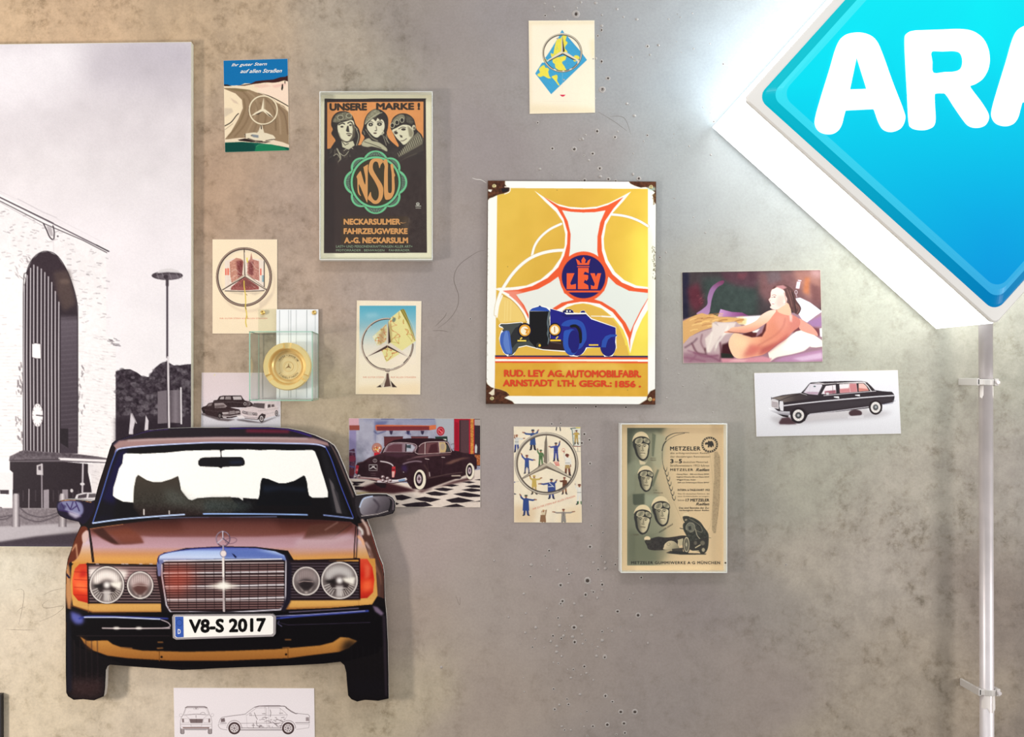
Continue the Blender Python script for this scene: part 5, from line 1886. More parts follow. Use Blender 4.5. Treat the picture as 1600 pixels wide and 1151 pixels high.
for k in range(8):
    t0 = 45 * k - 90
    half = 21 if k % 2 == 0 else 16
    inner_, outer_ = 292, (338 if k % 2 == 0 else 326)
    pts = [(BC[0] + inner_ * math.cos(math.radians(t0 + d)), BC[1] + (inner_ + 6) * math.sin(math.radians(t0 + d))) for d in np.linspace(-half, half, 12)]
    pts += [(BC[0] + (inner_ + (outer_ - inner_) * math.cos(math.pi / 2 * d / half)) * math.cos(math.radians(t0 + d)), BC[1] + (inner_ + 6 + (outer_ - inner_) * math.cos(math.pi / 2 * d / half)) * math.sin(math.radians(t0 + d))) for d in np.linspace(half, -half, 12)]
    a.p(pts, (34, 28, 28))
    for d in np.linspace(-half + 3, half - 3, 13 if k % 2 == 0 else 10):
        h = (outer_ - inner_) * math.cos(math.pi / 2 * d / half)
        r0, r1 = inner_ + 6, inner_ + h - 4
        if r1 > r0:
            c_, s_ = math.cos(math.radians(t0 + d)), math.sin(math.radians(t0 + d))
            a.l([(BC[0] + r0 * c_, BC[1] + (r0 + 6) * s_), (BC[0] + r1 * c_, BC[1] + (r1 + 6) * s_)], 5, (176, 216, 190))
a.at(480, 265, 7.273)
a.p([(390, 530), (1150, 530), (1160, 850), (385, 850)], (66, 48, 32), b=3, a=.8)
a.l([(395, 605), (1060, 598)], 2, (50, 36, 30))
a.l([(1062, 598), (1090, 605), (1126, 596)], (8, 3), (226, 160, 96), sm=1)
a.p([(1100, 540), (1180, 560), (1150, 720), (1100, 700)], (92, 74, 64), b=22, a=.5)
a.l([(1160, 548), (1156, 600)], 5, (130, 112, 96), a=.6, b=2)
a.noise([(1000, 0), (1340, 0), (1350, 940), (900, 940)], 8, 34, b=20)
a.e(1258, 388, 20, 18, (190, 184, 176)); a.l([(1235, 412), (1290, 412)], 12, (170, 164, 156)); a.l([(1235, 434), (1290, 434)], 8, (170, 164, 156))
a.e(1258, 386, 8, 6, (60, 46, 44))
a.noise(a.whole(), 3, 1.2, oct=1)
# scale the drawing towards the back of the box is not needed: it is measured through the pane
a.c *= 1.06
pic = print_mesh('printed_poster', a, PD2, fr, GLOSS_INK)
L = Letters().at(480, 125, 7.273)
O2 = (228, 160, 98)
L.t('UNSERE', 252, 262, 680, 350, (62, 44, 32), weight=.06, drop=-3)
L.t('MARKE !', 782, 258, 1284, 340, (62, 44, 32), weight=.055)
L.at(480, 265, 7.273)
L.t('NECKARSULMER', 414, 556, 1060, 626, O2, weight=.05)
L.t('FAHRZEUGWERKE', 414, 664, 1142, 732, O2, weight=.05)
L.t('A.-G. NECKARSULM', 420, 768, 1146, 836, O2, weight=.05)
L.t('LAST= UND PERSONENKRAFTWAGEN ALLER ART=', 328, 858, 1196, 886, (150, 168, 140), weight=.0)
L.t('MOTORRÄDER . BENWAGEN    FAHRRÄDER.', 328, 898, 1170, 928, (150, 168, 140), weight=.0)
# the three interlaced badge letters
L.at(480, 265, 7.273)
L.build(fr, PD2 + 0.0004, GLOSS_INK)
for badge_letter in (
    [(560, 78), (600, 20), (612, 30), (655, 170), (662, 100), (640, -20), (640, -30), (690, -60), (690, -40), (688, 60), (685, 345), (668, 348), (590, 165), (592, 250), (612, 300), (575, 255), (570, 110)],
    [(700, 20), (705, -70), (740, -120), (800, -128), (850, -118), (865, -90), (838, -60), (822, -15), (812, -50), (800, -85), (770, -92), (748, -60), (750, 0), (800, 90), (855, 180), (865, 250), (850, 330), (810, 380), (760, 388), (720, 360), (688, 330), (700, 290), (722, 250),
        (730, 300), (760, 345), (790, 345), (812, 300), (808, 220), (760, 120)],
    [(875, 30), (880, -40), (862, -95), (900, -120), (918, -60), (916, 20), (918, 230), (930, 262), (952, 262), (962, 220), (960, 50), (950, -20), (948, -60), (975, -62), (985, 20), (1000, 66), (990, 90), (994, 230), (960, 320), (905, 342), (882, 320), (872, 230)]):
    L = Letters().at(480, 265, 7.273)
    L.poly(smooth_pts(badge_letter, True, 3), O2)
    L.build(fr, PD2 + 0.0004, GLOSS_INK, 'badge_letter')
# ------------------------------------------------------------------ small cards with the star
def card(quad, label, bgc=(240, 226, 200), group='old car advert cards', res=1.6, cat='poster'):
    o = sheet('advert_card', quad, label, cat, group)
    xs, ys = [p_[0] for p_ in quad], [p_[1] for p_ in quad]
    a = Art(min(xs) - 1, min(ys) - 1, max(xs) + 1, max(ys) + 1, res, bgc)
    return o, a


def finish(o, a, quad, m=None, d=0.0022):
    e = .25
    q = [(quad[0][0] + e, quad[0][1] + e), (quad[1][0] - e, quad[1][1] + e), (quad[2][0] - e, quad[2][1] - e), (quad[3][0] + e, quad[3][1] - e)]
    return print_mesh('printed_picture', a, d, o, m or INK, quad=q)


def aged(a, amt=8):
    a.noise(a.whole(), 3, 30, tint=(1, .9, .6), oct=3)
    return a


CRINKLE = print_mat('creased_printed_ink', 0.5, 0.3, 0.03, bump=0.35, bscale=38)

# globe card, top middle
q = [(826, 32.2), (929, 31.8), (929.8, 176), (827.6, 177.8)]
o, a = card(q, 'cream card with a blue and yellow world map net behind a ring star')
aged(a)
a.at(815, 20, 6.977)
a.p([(80, 90), (800, 85), (800, 120), (80, 130)], (228, 210, 172), b=14, a=.6)
a.p([(70, 90), (110, 90), (110, 1100), (80, 1100)], (230, 212, 178), b=12, a=.6)
a.p([(85, 1000), (800, 1040), (800, 1100), (85, 1100)], (226, 206, 166), b=26, a=.6)
a.p([(740, 300), (800, 280), (800, 500), (760, 480)], (232, 214, 170), b=16, a=.6)
BL, YL = (48, 150, 192), (226, 210, 66)
a.p([(442, 186), (466, 222), (418, 222)], BL)
a.p([(418, 240), (490, 245), (650, 430), (712, 514), (322, 888), (148, 662), (225, 540), (300, 430)], BL)
a.p([(225, 540), (262, 480), (322, 600), (290, 620)], BL)
for t in range(1, 16):
    s_ = t / 16
    a.l([(148 + 564 * 0 + (322 - 148) * 0 + (712 - 322) * s_ * 0 + 148 * 0 + s_ * 174, 662 + s_ * 226), (442 + s_ * 270, 230 + s_ * 284)], 1.6, (126, 192, 214), a=.45)
    a.l([(148 + s_ * 290, 662 - s_ * 430), (322 + s_ * 390, 888 - s_ * 374)], 1.6, (126, 192, 214), a=.45)
a.p([(215, 545), (250, 480), (268, 510), (262, 540)], (244, 232, 206))
for pts in ([(450, 248), (490, 250), (480, 300), (500, 330), (470, 380), (500, 430), (440, 440), (400, 400), (380, 380), (410, 300)], [(380, 300), (410, 280), (440, 320), (420, 420), (380, 470), (330, 485), (318, 440), (345, 445), (360, 370)],
            [(345, 500), (420, 480), (480, 470), (478, 510), (440, 540), (470, 590), (478, 640), (430, 640), (370, 600), (362, 560), (340, 540)], [(400, 630), (470, 600), (480, 640)],
            [(565, 480), (590, 462), (625, 475), (628, 500), (600, 512), (570, 500)], [(560, 515), (590, 520), (580, 535)], [(190, 610), (240, 570), (260, 600), (280, 600), (300, 620), (290, 640), (302, 690), (320, 710), (290, 715), (240, 690), (200, 700), (170, 675), (200, 650)],
            [(328, 696), (380, 676), (392, 700), (388, 740), (412, 785), (400, 790), (370, 750), (345, 720)], [(240, 500), (270, 510), (262, 540), (240, 530)]):
    a.p(pts, YL, sm=1)
    a.dashes(pts, 6, 14, 3, (150, 180, 90), .5, 30, 60)
for k in range(60):
    x, y = 340 + RNG.random() * 200, 300 + RNG.random() * 300
    a.l([(x, y), (x + 8, y + 5)], 3, YL if k % 2 else BL, a=.7)
a.ring(442, 438, 208, 202, 21, (92, 78, 62))
a.ring(440, 436, 210, 204, 9, (206, 194, 170))
a.ring(444, 440, 200, 196, 4, (50, 40, 34), a0=20, a1=160)
a.ring(444, 440, 202, 196, 5, (44, 36, 30), a0=200, a1=330)
for (s0, s1) in ((30, 34), (60, 66), (84, 88), (110, 116)):
    a.ring(442, 438, 203, 198, 9, (236, 226, 206), a0=s0, a1=s1)
a.p([(440, 250), (452, 330), (466, 415), (452, 436), (430, 430), (432, 330)], (206, 192, 166)); a.p([(442, 252), (470, 420), (450, 430)], (30, 24, 22))
a.p([(274, 522), (420, 424), (452, 436), (450, 448), (380, 490), (274, 535)], (216, 204, 180)); a.p([(300, 520), (448, 440), (450, 452), (290, 534)], (40, 32, 28))
a.p([(452, 436), (480, 424), (628, 520), (624, 540), (450, 452)], (216, 204, 180)); a.p([(452, 442), (600, 520), (560, 512), (452, 455)], (40, 32, 28))
a.l([(444, 660), (444, 885)], 3, (226, 196, 170), a=.8)
a.l([(444, 470), (444, 640)], 2.4, (226, 196, 120), a=.5)
a.p([(415, 893), (480, 893), (462, 910), (446, 915), (430, 908)], (206, 26, 66))
a.l([(228, 964), (650, 968)], 3.5, (200, 190, 170), a=.5)
a.noise(a.whole(), 2.5, 1.2, oct=1)
finish(o, a, q, CRINKLE)

# open book and star card, above the little glass case
q = [(332, 373.8), (433.2, 373.8), (433.2, 521), (332, 521)]
o, a = card(q, 'cream card with a ring star in front of an open book with yellow ribbon', (242, 222, 190))
aged(a)
a.at(310, 365, 6.77)
a.ring(520, 520, 285, 300, 26, (222, 200, 172), a=.7, b=8, a0=-60, a1=150)
a.ring(490, 458, 262, 282, 30, (222, 206, 180), a=.5, b=8, a0=150, a1=300)
a.p([(640, 730), (700, 700), (780, 620), (785, 650), (720, 740), (650, 800)], (216, 196, 170), b=5, a=.7)
a.p([(278, 285), (370, 262), (430, 265), (485, 290), (540, 265), (600, 262), (698, 285), (698, 605), (600, 600), (490, 610), (380, 600), (282, 608)], (232, 216, 200), sm=0)
a.p([(330, 300), (400, 255), (450, 265), (480, 300), (480, 440), (350, 520), (335, 430)], (196, 140, 120))
a.p([(350, 560), (480, 460), (500, 460), (640, 560), (640, 590), (500, 600), (340, 595)], (150, 86, 80))
a.p([(400, 290), (470, 280), (478, 440), (420, 470), (410, 380)], (128, 66, 64), b=8)
a.p([(520, 300), (545, 270), (560, 200), (572, 270), (640, 290), (645, 500), (560, 470), (515, 420)], (186, 130, 116))
a.p([(535, 300), (580, 290), (580, 440), (530, 430)], (130, 72, 70), b=6)
a.noise([(330, 290), (640, 280), (640, 590), (330, 590)], 44, 7, oct=3)
for pts in ([(350, 400), (390, 380), (440, 420)], [(360, 470), (400, 440), (440, 450)], [(560, 300), (600, 360), (630, 380)], [(560, 540), (600, 570)]):
    a.l(pts, 7, (232, 210, 190), sm=1, b=3, a=.6)
a.r(283, 368, 297, 438, (222, 100, 80)); a.r(303, 365, 325, 438, (226, 120, 98))
a.r(652, 368, 666, 440, (222, 100, 80)); a.r(672, 440, 690, 510, (140, 170, 176))
a.l([(312, 290), (310, 560)], 2, (206, 160, 140), a=.8); a.l([(322, 290), (320, 560)], 2, (206, 160, 140), a=.6)
a.l([(696, 285), (696, 560)], 9, (40, 32, 34))
a.l([(282, 605), (490, 612), (696, 602)], 8, (36, 28, 30))
a.p([(300, 612), (480, 622), (470, 650), (360, 630)], (206, 188, 164), b=6, a=.8); a.p([(500, 622), (690, 612), (600, 650)], (206, 188, 164), b=6, a=.8)
a.ring(482, 458, 282, 300, 29, (62, 46, 42)); a.ring(480, 456, 284, 302, 9, (176, 150, 132)); a.ring(482, 458, 268, 286, 4, (236, 224, 204))
a.ring(482, 458, 294, 312, 3, (226, 206, 186), a=.7)
a.p([(484, 160), (494, 300), (512, 440), (490, 455), (462, 430), (478, 300)], (226, 208, 188)); a.l([(484, 160), (490, 300), (492, 450)], 12, (84, 66, 60)); a.l([(490, 200), (500, 430)], 6, (236, 224, 206))
a.p([(255, 590), (480, 432), (494, 450), (420, 500), (252, 604)], (222, 204, 182)); a.l([(256, 594), (490, 456)], 9, (54, 40, 36)); a.l([(262, 590), (480, 440)], 3, (70, 54, 48))
a.p([(496, 452), (516, 430), (722, 590), (700, 600), (494, 460)], (226, 210, 190)); a.l([(496, 456), (720, 596)], 7, (54, 40, 36)); a.l([(516, 432), (724, 588)], 4, (100, 80, 70))
a.p([(420, 560), (494, 465), (640, 560)], (110, 66, 62), b=10, a=.6)
a.l([(514, 258), (518, 300)], 12, (232, 214, 80))
a.l([(483, 500), (484, 560), (496, 640), (500, 720), (497, 780), (510, 850), (500, 930), (510, 985)], 11, (216, 190, 80), sm=1)
a.l([(500, 780), (505, 800)], 9, (140, 110, 60)); a.l([(515, 870), (518, 900)], 5, (170, 140, 60)); a.l([(506, 640), (514, 650)], 6, (120, 90, 60))
a.noise(a.whole(), 2.5, 1.2, oct=1)
finish(o, a, q)
L = Letters().at(310, 365, 6.77)
L.t('IHR GUTER STERN AUF ALLEN STRASSEN', 226, 888, 728, 902, (224, 130, 104), weight=.0, spacing=1.15)
L.build(o, .0025)

# folded road map card
q = [(557.6, 469.2), (658.6, 470.2), (656.8, 616.3), (555.5, 615.7)]
o, a = card(q, 'cream card with a folded yellow road map stuck through a chrome ring star')
aged(a)
a.at(545, 460, 6.977)
a.p([(75, 1000), (790, 960), (790, 1100), (70, 1100)], (238, 214, 172), b=30, a=.7)
a.p([(90, 60), (120, 60), (110, 1090), (70, 1090)], (234, 216, 184), b=10, a=.7)
a.p([(118, 122), (732, 122), (730, 760), (112, 760)], 0, g=([(0, (86, 166, 188)), (.25, (124, 182, 196)), (.5, (176, 200, 200)), (.75, (222, 216, 200)), (1, (240, 226, 202))], (0, 122), (0, 700)))
a.p([(180, 210), (300, 200), (330, 240), (200, 260)], (150, 196, 206), b=16, a=.7)
MP = (226, 216, 148)
a.p([(258, 460), (410, 318), (430, 420), (400, 520), (310, 560)], (214, 206, 156)); a.p([(258, 460), (300, 430), (320, 520), (322, 562)], (226, 222, 190))
a.p([(350, 590), (420, 540), (560, 620), (548, 650), (408, 738)], MP)
a.p([(432, 300), (460, 250), (555, 175), (580, 170), (640, 300), (732, 505), (580, 612), (450, 530)], MP)
a.p([(560, 168), (592, 156), (612, 170), (732, 508), (712, 500), (640, 330)], (150, 136, 58))
for k in range(4):
    a.l([(572 + k * 11, 172 - k * 2), (650 + k * 16, 320 + k * 10), (700 + k * 8, 470 + k * 8)], 3, (216, 204, 140) if k % 2 else (92, 78, 30), sm=1)
MAPS = [[(440, 300), (460, 260), (555, 182), (720, 500), (580, 600), (455, 520)], [(350, 595), (420, 550), (550, 630), (408, 730)], [(262, 462), (405, 330), (420, 420), (395, 510), (315, 550)]]
for mp in MAPS:
    arr = np.array(mp)
    lo, hi = arr.min(0), arr.max(0)
    nodes = [lo + RNG.random(2) * (hi - lo) for _ in range(46)]
    nodes = [n_ for n_ in nodes if inside(mp, *n_)]
    for n_ in nodes:
        ds = sorted(nodes, key=lambda m__: np.hypot(*(m__ - n_)))[1:3]
        for m__ in ds:
            mid = (n_ + m__) / 2 + (RNG.random(2) - .5) * 18
            a.l([tuple(n_), tuple(mid), tuple(m__)], 5, (208, 128, 84) if RNG.random() < .65 else (176, 164, 70), sm=1, a=.8)
    for n_ in nodes[:10]:
        a.e(n_[0], n_[1], 5, col=(196, 96, 66))
a.e(492, 275, 18, 26, (120, 130, 110), rot=20, b=3)
a.p([(440, 300), (462, 330), (470, 520), (450, 520)], (160, 130, 80), b=8, a=.7)
a.p([(330, 450), (380, 360), (400, 380), (370, 520), (340, 560)], (176, 136, 96), b=8, a=.7)
a.l([(555, 178), (640, 320), (728, 508)], 4, (250, 242, 190))
a.ring(420, 543, 277, 280, 19, (108, 84, 72), a0=25, a1=275); a.ring(418, 541, 279, 282, 8, (222, 206, 188), a0=25, a1=275)
a.ring(420, 543, 268, 272, 4, (52, 38, 34), a0=30, a1=150); a.ring(420, 543, 268, 272, 4, (46, 34, 30), a0=180, a1=270)
a.ring(420, 543, 277, 280, 19, (70, 52, 46), a0=0, a1=26)
a.ring(420, 543, 277, 280, 6, (200, 180, 160), a0=-2, a1=26)
for (s0, s1) in ((50, 60), (75, 84), (100, 110), (215, 228)):
    a.ring(420, 543, 266, 270, 5, (240, 230, 212), a0=s0, a1=s1)
a.l([(640, 700), (600, 745)], 10, (50, 38, 34))
a.p([(428, 276), (455, 520), (428, 545), (408, 520)], (212, 196, 176)); a.p([(430, 278), (456, 520), (430, 540)], (58, 38, 34))
a.p([(190, 680), (390, 530), (420, 545), (424, 560), (360, 610), (200, 684)], (222, 208, 190)); a.p([(210, 675), (420, 552), (424, 578), (340, 620)], (74, 52, 46))
a.p([(424, 545), (460, 530), (642, 668), (640, 684), (424, 560)], (222, 208, 190)); a.p([(426, 556), (632, 676), (560, 640), (426, 580)], (74, 52, 46))
a.l([(196, 684), (230, 740), (300, 790), (400, 812)], 5, (64, 48, 42), sm=1)
a.p([(402, 826), (442, 826), (438, 850), (440, 900), (470, 970), (525, 1012), (300, 1012), (370, 960), (400, 900), (412, 850)], (206, 190, 168))
a.p([(412, 860), (432, 860), (440, 920), (456, 1000), (380, 1010), (408, 920)], (96, 72, 64)); a.p([(300, 1012), (345, 985), (355, 1012)], (54, 40, 36)); a.p([(455, 940), (500, 990), (525, 1012), (475, 1012)], (60, 44, 40))
a.l([(400, 835), (442, 835)], 8, (60, 46, 42)); a.l([(385, 985), (375, 1010)], 6, (240, 230, 214))
a.noise(a.whole(), 2.5, 1.2, oct=1)
finish(o, a, q)
L = Letters().at(545, 460, 6.977)
L.t('IHR GUTER STERN', 154, 892, 380, 910, (226, 150, 120), spacing=1.1)
L.t('AUF ALLEN STRASSEN', 456, 892, 730, 910, (226, 150, 120), spacing=1.1)
L.build(o, .0025)


# ------------------------------------------------------------------ little cars drawn for the photo prints
def wheel(a, x, y, rx, ry, tyre=(30, 24, 28), white=(224, 216, 206), hub=(120, 110, 110), wr=.72):
    a.e(x, y, rx, ry, tyre)
    a.e(x, y, rx * wr, ry * wr, white)
    a.e(x, y, rx * .4, ry * .4, (60, 52, 54))
    a.e(x, y, rx * .3, ry * .3, hub)


# three saloons print, below the little glass case
q = [(315, 581.8), (438.6, 582), (438.6, 667.4), (314, 667.4)]
o, a = card(q, 'grey-pink photo print of three old saloon cars, just above the cut-out roof', (218, 202, 202), 'car photo prints', 1.7, 'photo print')
a.at(300, 500, 6.771)
a.p([(90, 550), (945, 550), (945, 960), (90, 960)], 0, g=([(0, (216, 200, 200)), (.6, (220, 204, 206)), (1, (206, 196, 200))], (0, 550), (0, 960)))
a.p([(90, 985), (300, 960), (945, 950), (945, 1160), (90, 1160)], (204, 200, 206), b=8)
a.l([(232, 585), (244, 574)], 4, (226, 214, 80))
a.p([(100, 985), (280, 1000), (300, 1040), (460, 1050), (380, 1070), (280, 1060), (100, 1000)], (92, 80, 82), b=5)
a.p([(470, 1050), (540, 1050), (720, 1080), (900, 1020), (920, 1000), (930, 1010), (740, 1090), (600, 1080), (480, 1060)], (100, 92, 96), b=5)
a.p([(222, 865), (230, 848), (268, 842), (290, 805), (330, 797), (520, 796), (540, 830), (560, 850), (610, 860), (640, 880), (650, 900), (610, 925), (300, 920), (230, 900)], (50, 36, 38))
a.p([(305, 812), (340, 808), (338, 836), (292, 838)], (176, 164, 164)); a.p([(355, 808), (410, 806), (412, 838), (348, 838)], (140, 128, 128)); a.p([(430, 808), (518, 806), (528, 840), (440, 842)], (186, 176, 176))
a.l([(350, 800), (345, 840)], 5, (50, 36, 38)); a.l([(420, 800), (424, 842)], 6, (50, 36, 38))
a.l([(225, 862), (440, 866), (640, 884)], 3, (140, 126, 126), a=.8)
for x in (560, 600):
    a.e(x, 885, 16, 18, (150, 140, 140)); a.e(x, 885, 9, 10, (60, 48, 50))
a.p([(575, 860), (600, 860), (600, 920), (575, 920)], (90, 76, 78))
# front left saloon
a.p([(98, 935), (110, 918), (150, 905), (175, 878), (210, 870), (340, 868), (370, 900), (410, 925), (500, 945), (520, 975), (510, 1010), (420, 1035), (320, 1040), (280, 1030), (150, 1000), (110, 965)], (52, 36, 38))
a.p([(175, 885), (215, 878), (205, 905), (160, 912)], (120, 106, 106)); a.p([(235, 878), (330, 874), (372, 910), (350, 925), (240, 930)], (146, 132, 132)); a.l([(232, 876), (240, 930)], 6, (50, 36, 38))
a.p([(240, 905), (340, 895), (350, 915), (250, 930)], (96, 82, 82), b=4)
a.p([(316, 975), (400, 968), (480, 960), (486, 990), (330, 1005)], (112, 98, 98)); a.p([(396, 962), (450, 955), (452, 990), (400, 995)], (150, 138, 138))
for y in (965, 975, 985):
    a.l([(400, y), (450, y - 6)], 3, (60, 48, 50))
a.p([(320, 975), (385, 972), (385, 990), (325, 996)], (176, 164, 164)); a.p([(460, 962), (500, 958), (505, 980), (465, 985)], (150, 138, 138))
a.l([(312, 1014), (400, 1018), (510, 1000)], 10, (176, 164, 164)); a.l([(330, 1028), (360, 1030)], 10, (210, 200, 200))
a.e(295, 1010, 22, 30, (34, 26, 28)); a.e(293, 1012, 12, 20, (110, 98, 98)); a.e(125, 965, 12, 22, (34, 26, 28))
a.l([(105, 945), (270, 965), (480, 945)], 3, (130, 114, 114), a=.6)
# white saloon at the right
a.p([(510, 965), (520, 940), (570, 922), (640, 912), (650, 880), (690, 868), (850, 864), (885, 900), (910, 935), (915, 985), (880, 1010), (760, 1040), (700, 1050), (560, 1035), (540, 1010), (515, 1000)], (212, 196, 196))
a.p([(632, 912), (655, 876), (770, 880), (765, 935), (700, 928)], (88, 76, 78)); a.p([(780, 935), (788, 880), (800, 880), (792, 938)], (224, 212, 212)); a.p([(800, 892), (830, 890), (832, 920), (800, 928)], (80, 68, 70)); a.p([(838, 892), (868, 890), (872, 916), (840, 920)], (100, 86, 88))
a.p([(530, 960), (600, 968), (690, 985), (690, 1010), (600, 1005), (530, 985)], (140, 126, 128)); a.p([(590, 965), (640, 972), (640, 1008), (590, 1004)], (176, 164, 164))
for (x, y) in ((545, 972), (560, 978), (655, 990), (676, 992)):
    a.e(x, y, 11, 14, (86, 74, 76)); a.e(x, y, 6, 8, (200, 190, 190))
a.l([(540, 1020), (600, 1030), (700, 1035)], 12, (176, 164, 166)); a.l([(560, 1040), (700, 1052)], 6, (70, 60, 62))
a.l([(700, 960), (800, 950), (910, 930)], 3, (150, 136, 138)); a.l([(745, 1000), (870, 975)], 4, (170, 156, 158))
a.p([(690, 1050), (710, 1010), (740, 985), (780, 1000), (770, 1040)], (60, 48, 50)); wheel(a, 735, 1040, 26, 40, (40, 30, 32), (190, 180, 180)); wheel(a, 893, 985, 16, 32, (40, 30, 32), (180, 170, 170))
a.p([(470, 1010), (530, 1005), (560, 1030), (500, 1040)], (226, 216, 216), b=2)
a.noise([(90, 790), (940, 790), (940, 1080), (90, 1080)], 10, 8, oct=2)
a.noise(a.whole(), 4, 1.2, oct=1)
finish(o, a, q)

# ------------------------------------------------------------------ enamel sign
q = [(762.3, 282), (1025.3, 283.5), (1024, 632), (759.3, 631)]
ES_D = 0.012
v, f = slab_g(q, 0.0005, ES_D)
ley = fix_normals(raw('enamel_sign', v, f, mat('enamel_sign_steel', (96, 70, 52), 0.6, 0.3, noise=.4, nscale=60)))
set_origin(ley, P(892, 632, 0))
tag(ley, 'yellow and white enamel sign with a blue roadster under an orange pointed star', 'sign')
a = Art(758, 281, 1027, 634, 1.35, (246, 244, 232))
WHT = (250, 248, 238)
Y1, Y2 = (232, 190, 78), (216, 166, 62)
OR = (236, 92, 48)
NV, RB = (28, 26, 92), (42, 78, 168)
a.p(a.whole(), (248, 247, 238))
a.at(745, 270, 5.424)
a.p([(173, 128), (1450, 135), (1450, 1840), (155, 1840)], 0, g=([(0, (226, 186, 76)), (.45, (220, 174, 66)), (.8, (230, 190, 72)), (1, (242, 218, 86))], (200, 500), (1450, 900)))
a.p([(1300, 500), (1450, 450), (1450, 1500), (1350, 1400)], (252, 236, 96), b=50, a=.5)  # yellow brightens rightwards, the lit sign's glow painted into it
a.noise([(173, 128), (1450, 135), (1450, 1840), (155, 1840)], 4, 120, oct=2)


def double(pts, w=20, sm=1):
    a.l(pts, w + 5, (196, 148, 52), sm=sm)
    a.l(pts, w, WHT, sm=sm)


double([(1140, 352), (1220, 360), (1300, 378), (1380, 410), (1450, 452)], 20)
double([(715, 432), (620, 478), (540, 545), (490, 620), (468, 700)], 20)
double([(735, 655), (640, 662), (540, 685), (450, 725), (370, 785), (300, 860), (245, 940), (200, 1020), (170, 1120), (160, 1200)], 26)
# the star: white halo, orange, inside white. Coordinates in the first crop; the lower part continues in the second (shift y by 922)
HALO = [(487, 150), (560, 200), (680, 262), (780, 288), (900, 296), (1020, 286), (1120, 255), (1220, 205), (1308, 157), (1240, 240), (1150, 340), (1095, 440), (1075, 560), (1080, 640), (1110, 740), (1170, 840), (1250, 910), (1350, 955), (1450, 968), (1450, 1160), (1400, 1240), (1350, 1350), (1320, 1450), (1300, 1530), (1275, 1420), (1240, 1330),
        (1160, 1230), (1060, 1150), (960, 1115), (900, 1106), (830, 1115), (760, 1140), (680, 1210), (600, 1300), (540, 1420), (495, 1530), (470, 1400), (440, 1300), (400, 1200), (330, 1110), (200, 1000), (170, 975), (300, 970), (420, 955), (540, 905), (640, 820), (710, 720), (745, 620), (750, 520), (725, 410), (670, 330), (580, 245)]
a.p(HALO, WHT)
ORG = [(562, 200), (700, 282), (800, 305), (900, 310), (1010, 302), (1110, 272), (1245, 203), (1160, 300), (1085, 410), (1055, 540), (1060, 660), (1090, 760), (1150, 860), (1230, 930), (1340, 975), (1450, 985), (1450, 1070), (1390, 1180), (1330, 1300), (1300, 1420), (1298, 1500), (1285, 1400),
       (1230, 1280), (1150, 1180), (1040, 1110), (900, 1090), (770, 1110), (680, 1160), (560, 1300), (500, 1500), (480, 1400), (450, 1260), (400, 1160), (330, 1080), (220, 1000), (350, 990), (470, 960), (600, 890), (690, 800), (740, 700), (765, 600), (768, 500), (735, 390), (680, 300)]
a.p(ORG, OR)
INN = [(722, 316), (800, 330), (900, 336), (1000, 333), (1090, 318), (1045, 420), (1022, 540), (1020, 660), (1035, 740), (1100, 870), (1180, 945), (1290, 1000), (1450, 1018), (1450, 1062), (1390, 1160), (1330, 1280), (1300, 1350), (1260, 1270), (1170, 1160), (1060, 1092), (960, 1066), (1080, 980), (1080, 860), (1035, 740),
       (780, 700), (700, 860), (720, 990), (830, 1075), (760, 1095), (680, 1140), (600, 1200), (560, 1260), (440, 1260), (400, 1120), (330, 1030), (400, 1015), (520, 985), (620, 930), (690, 880), (760, 760), (790, 640), (795, 520), (770, 410)]
a.p([(722, 316), (800, 330), (900, 336), (1000, 333), (1090, 318), (1045, 420), (1022, 540), (1020, 660), (1035, 740), (780, 720), (790, 640), (795, 520), (770, 410)], (234, 236, 226))
a.p([(1115, 880), (1180, 945), (1290, 1000), (1450, 1018), (1450, 1062), (1390, 1160), (1330, 1280), (1300, 1350), (1260, 1270), (1170, 1160), (1060, 1092), (990, 1070), (1080, 1000)], (226, 230, 220))
a.p([(690, 880), (620, 930), (520, 985), (400, 1015), (330, 1030), (352, 1060), (400, 1120), (438, 1200), (470, 1300), (560, 1250), (640, 1150), (720, 1100), (840, 1072), (740, 1020)], (232, 233, 222))
a.p([(230, 1000), (330, 1000), (395, 1010), (330, 1032), (380, 1110), (420, 1190), (330, 1100)], (240, 150, 130), b=5, a=.85)
a.e(905, 880, 206, 214, OR)
a.e(905, 880, 186, 184, (44, 30, 84)); a.e(905, 880, 182, 180, (32, 26, 96))
a.p([(1110, 890), (1150, 870), (1180, 930)], (32, 26, 96), a=0)
# yellow field below the star arc behind the car
a.p([(800, 1140), (900, 1120), (1000, 1140), (1100, 1190), (1200, 1300), (1250, 1420), (1275, 1540), (1180, 1540), (1180, 1360), (960, 1250), (920, 1190), (820, 1190)], (224, 180, 78))
a.l([(970, 1214), (1060, 1216), (1150, 1222)], (4, 14), WHT)
# pedestal lines
a.l([(494, 1480), (494, 1540)], 10, OR)
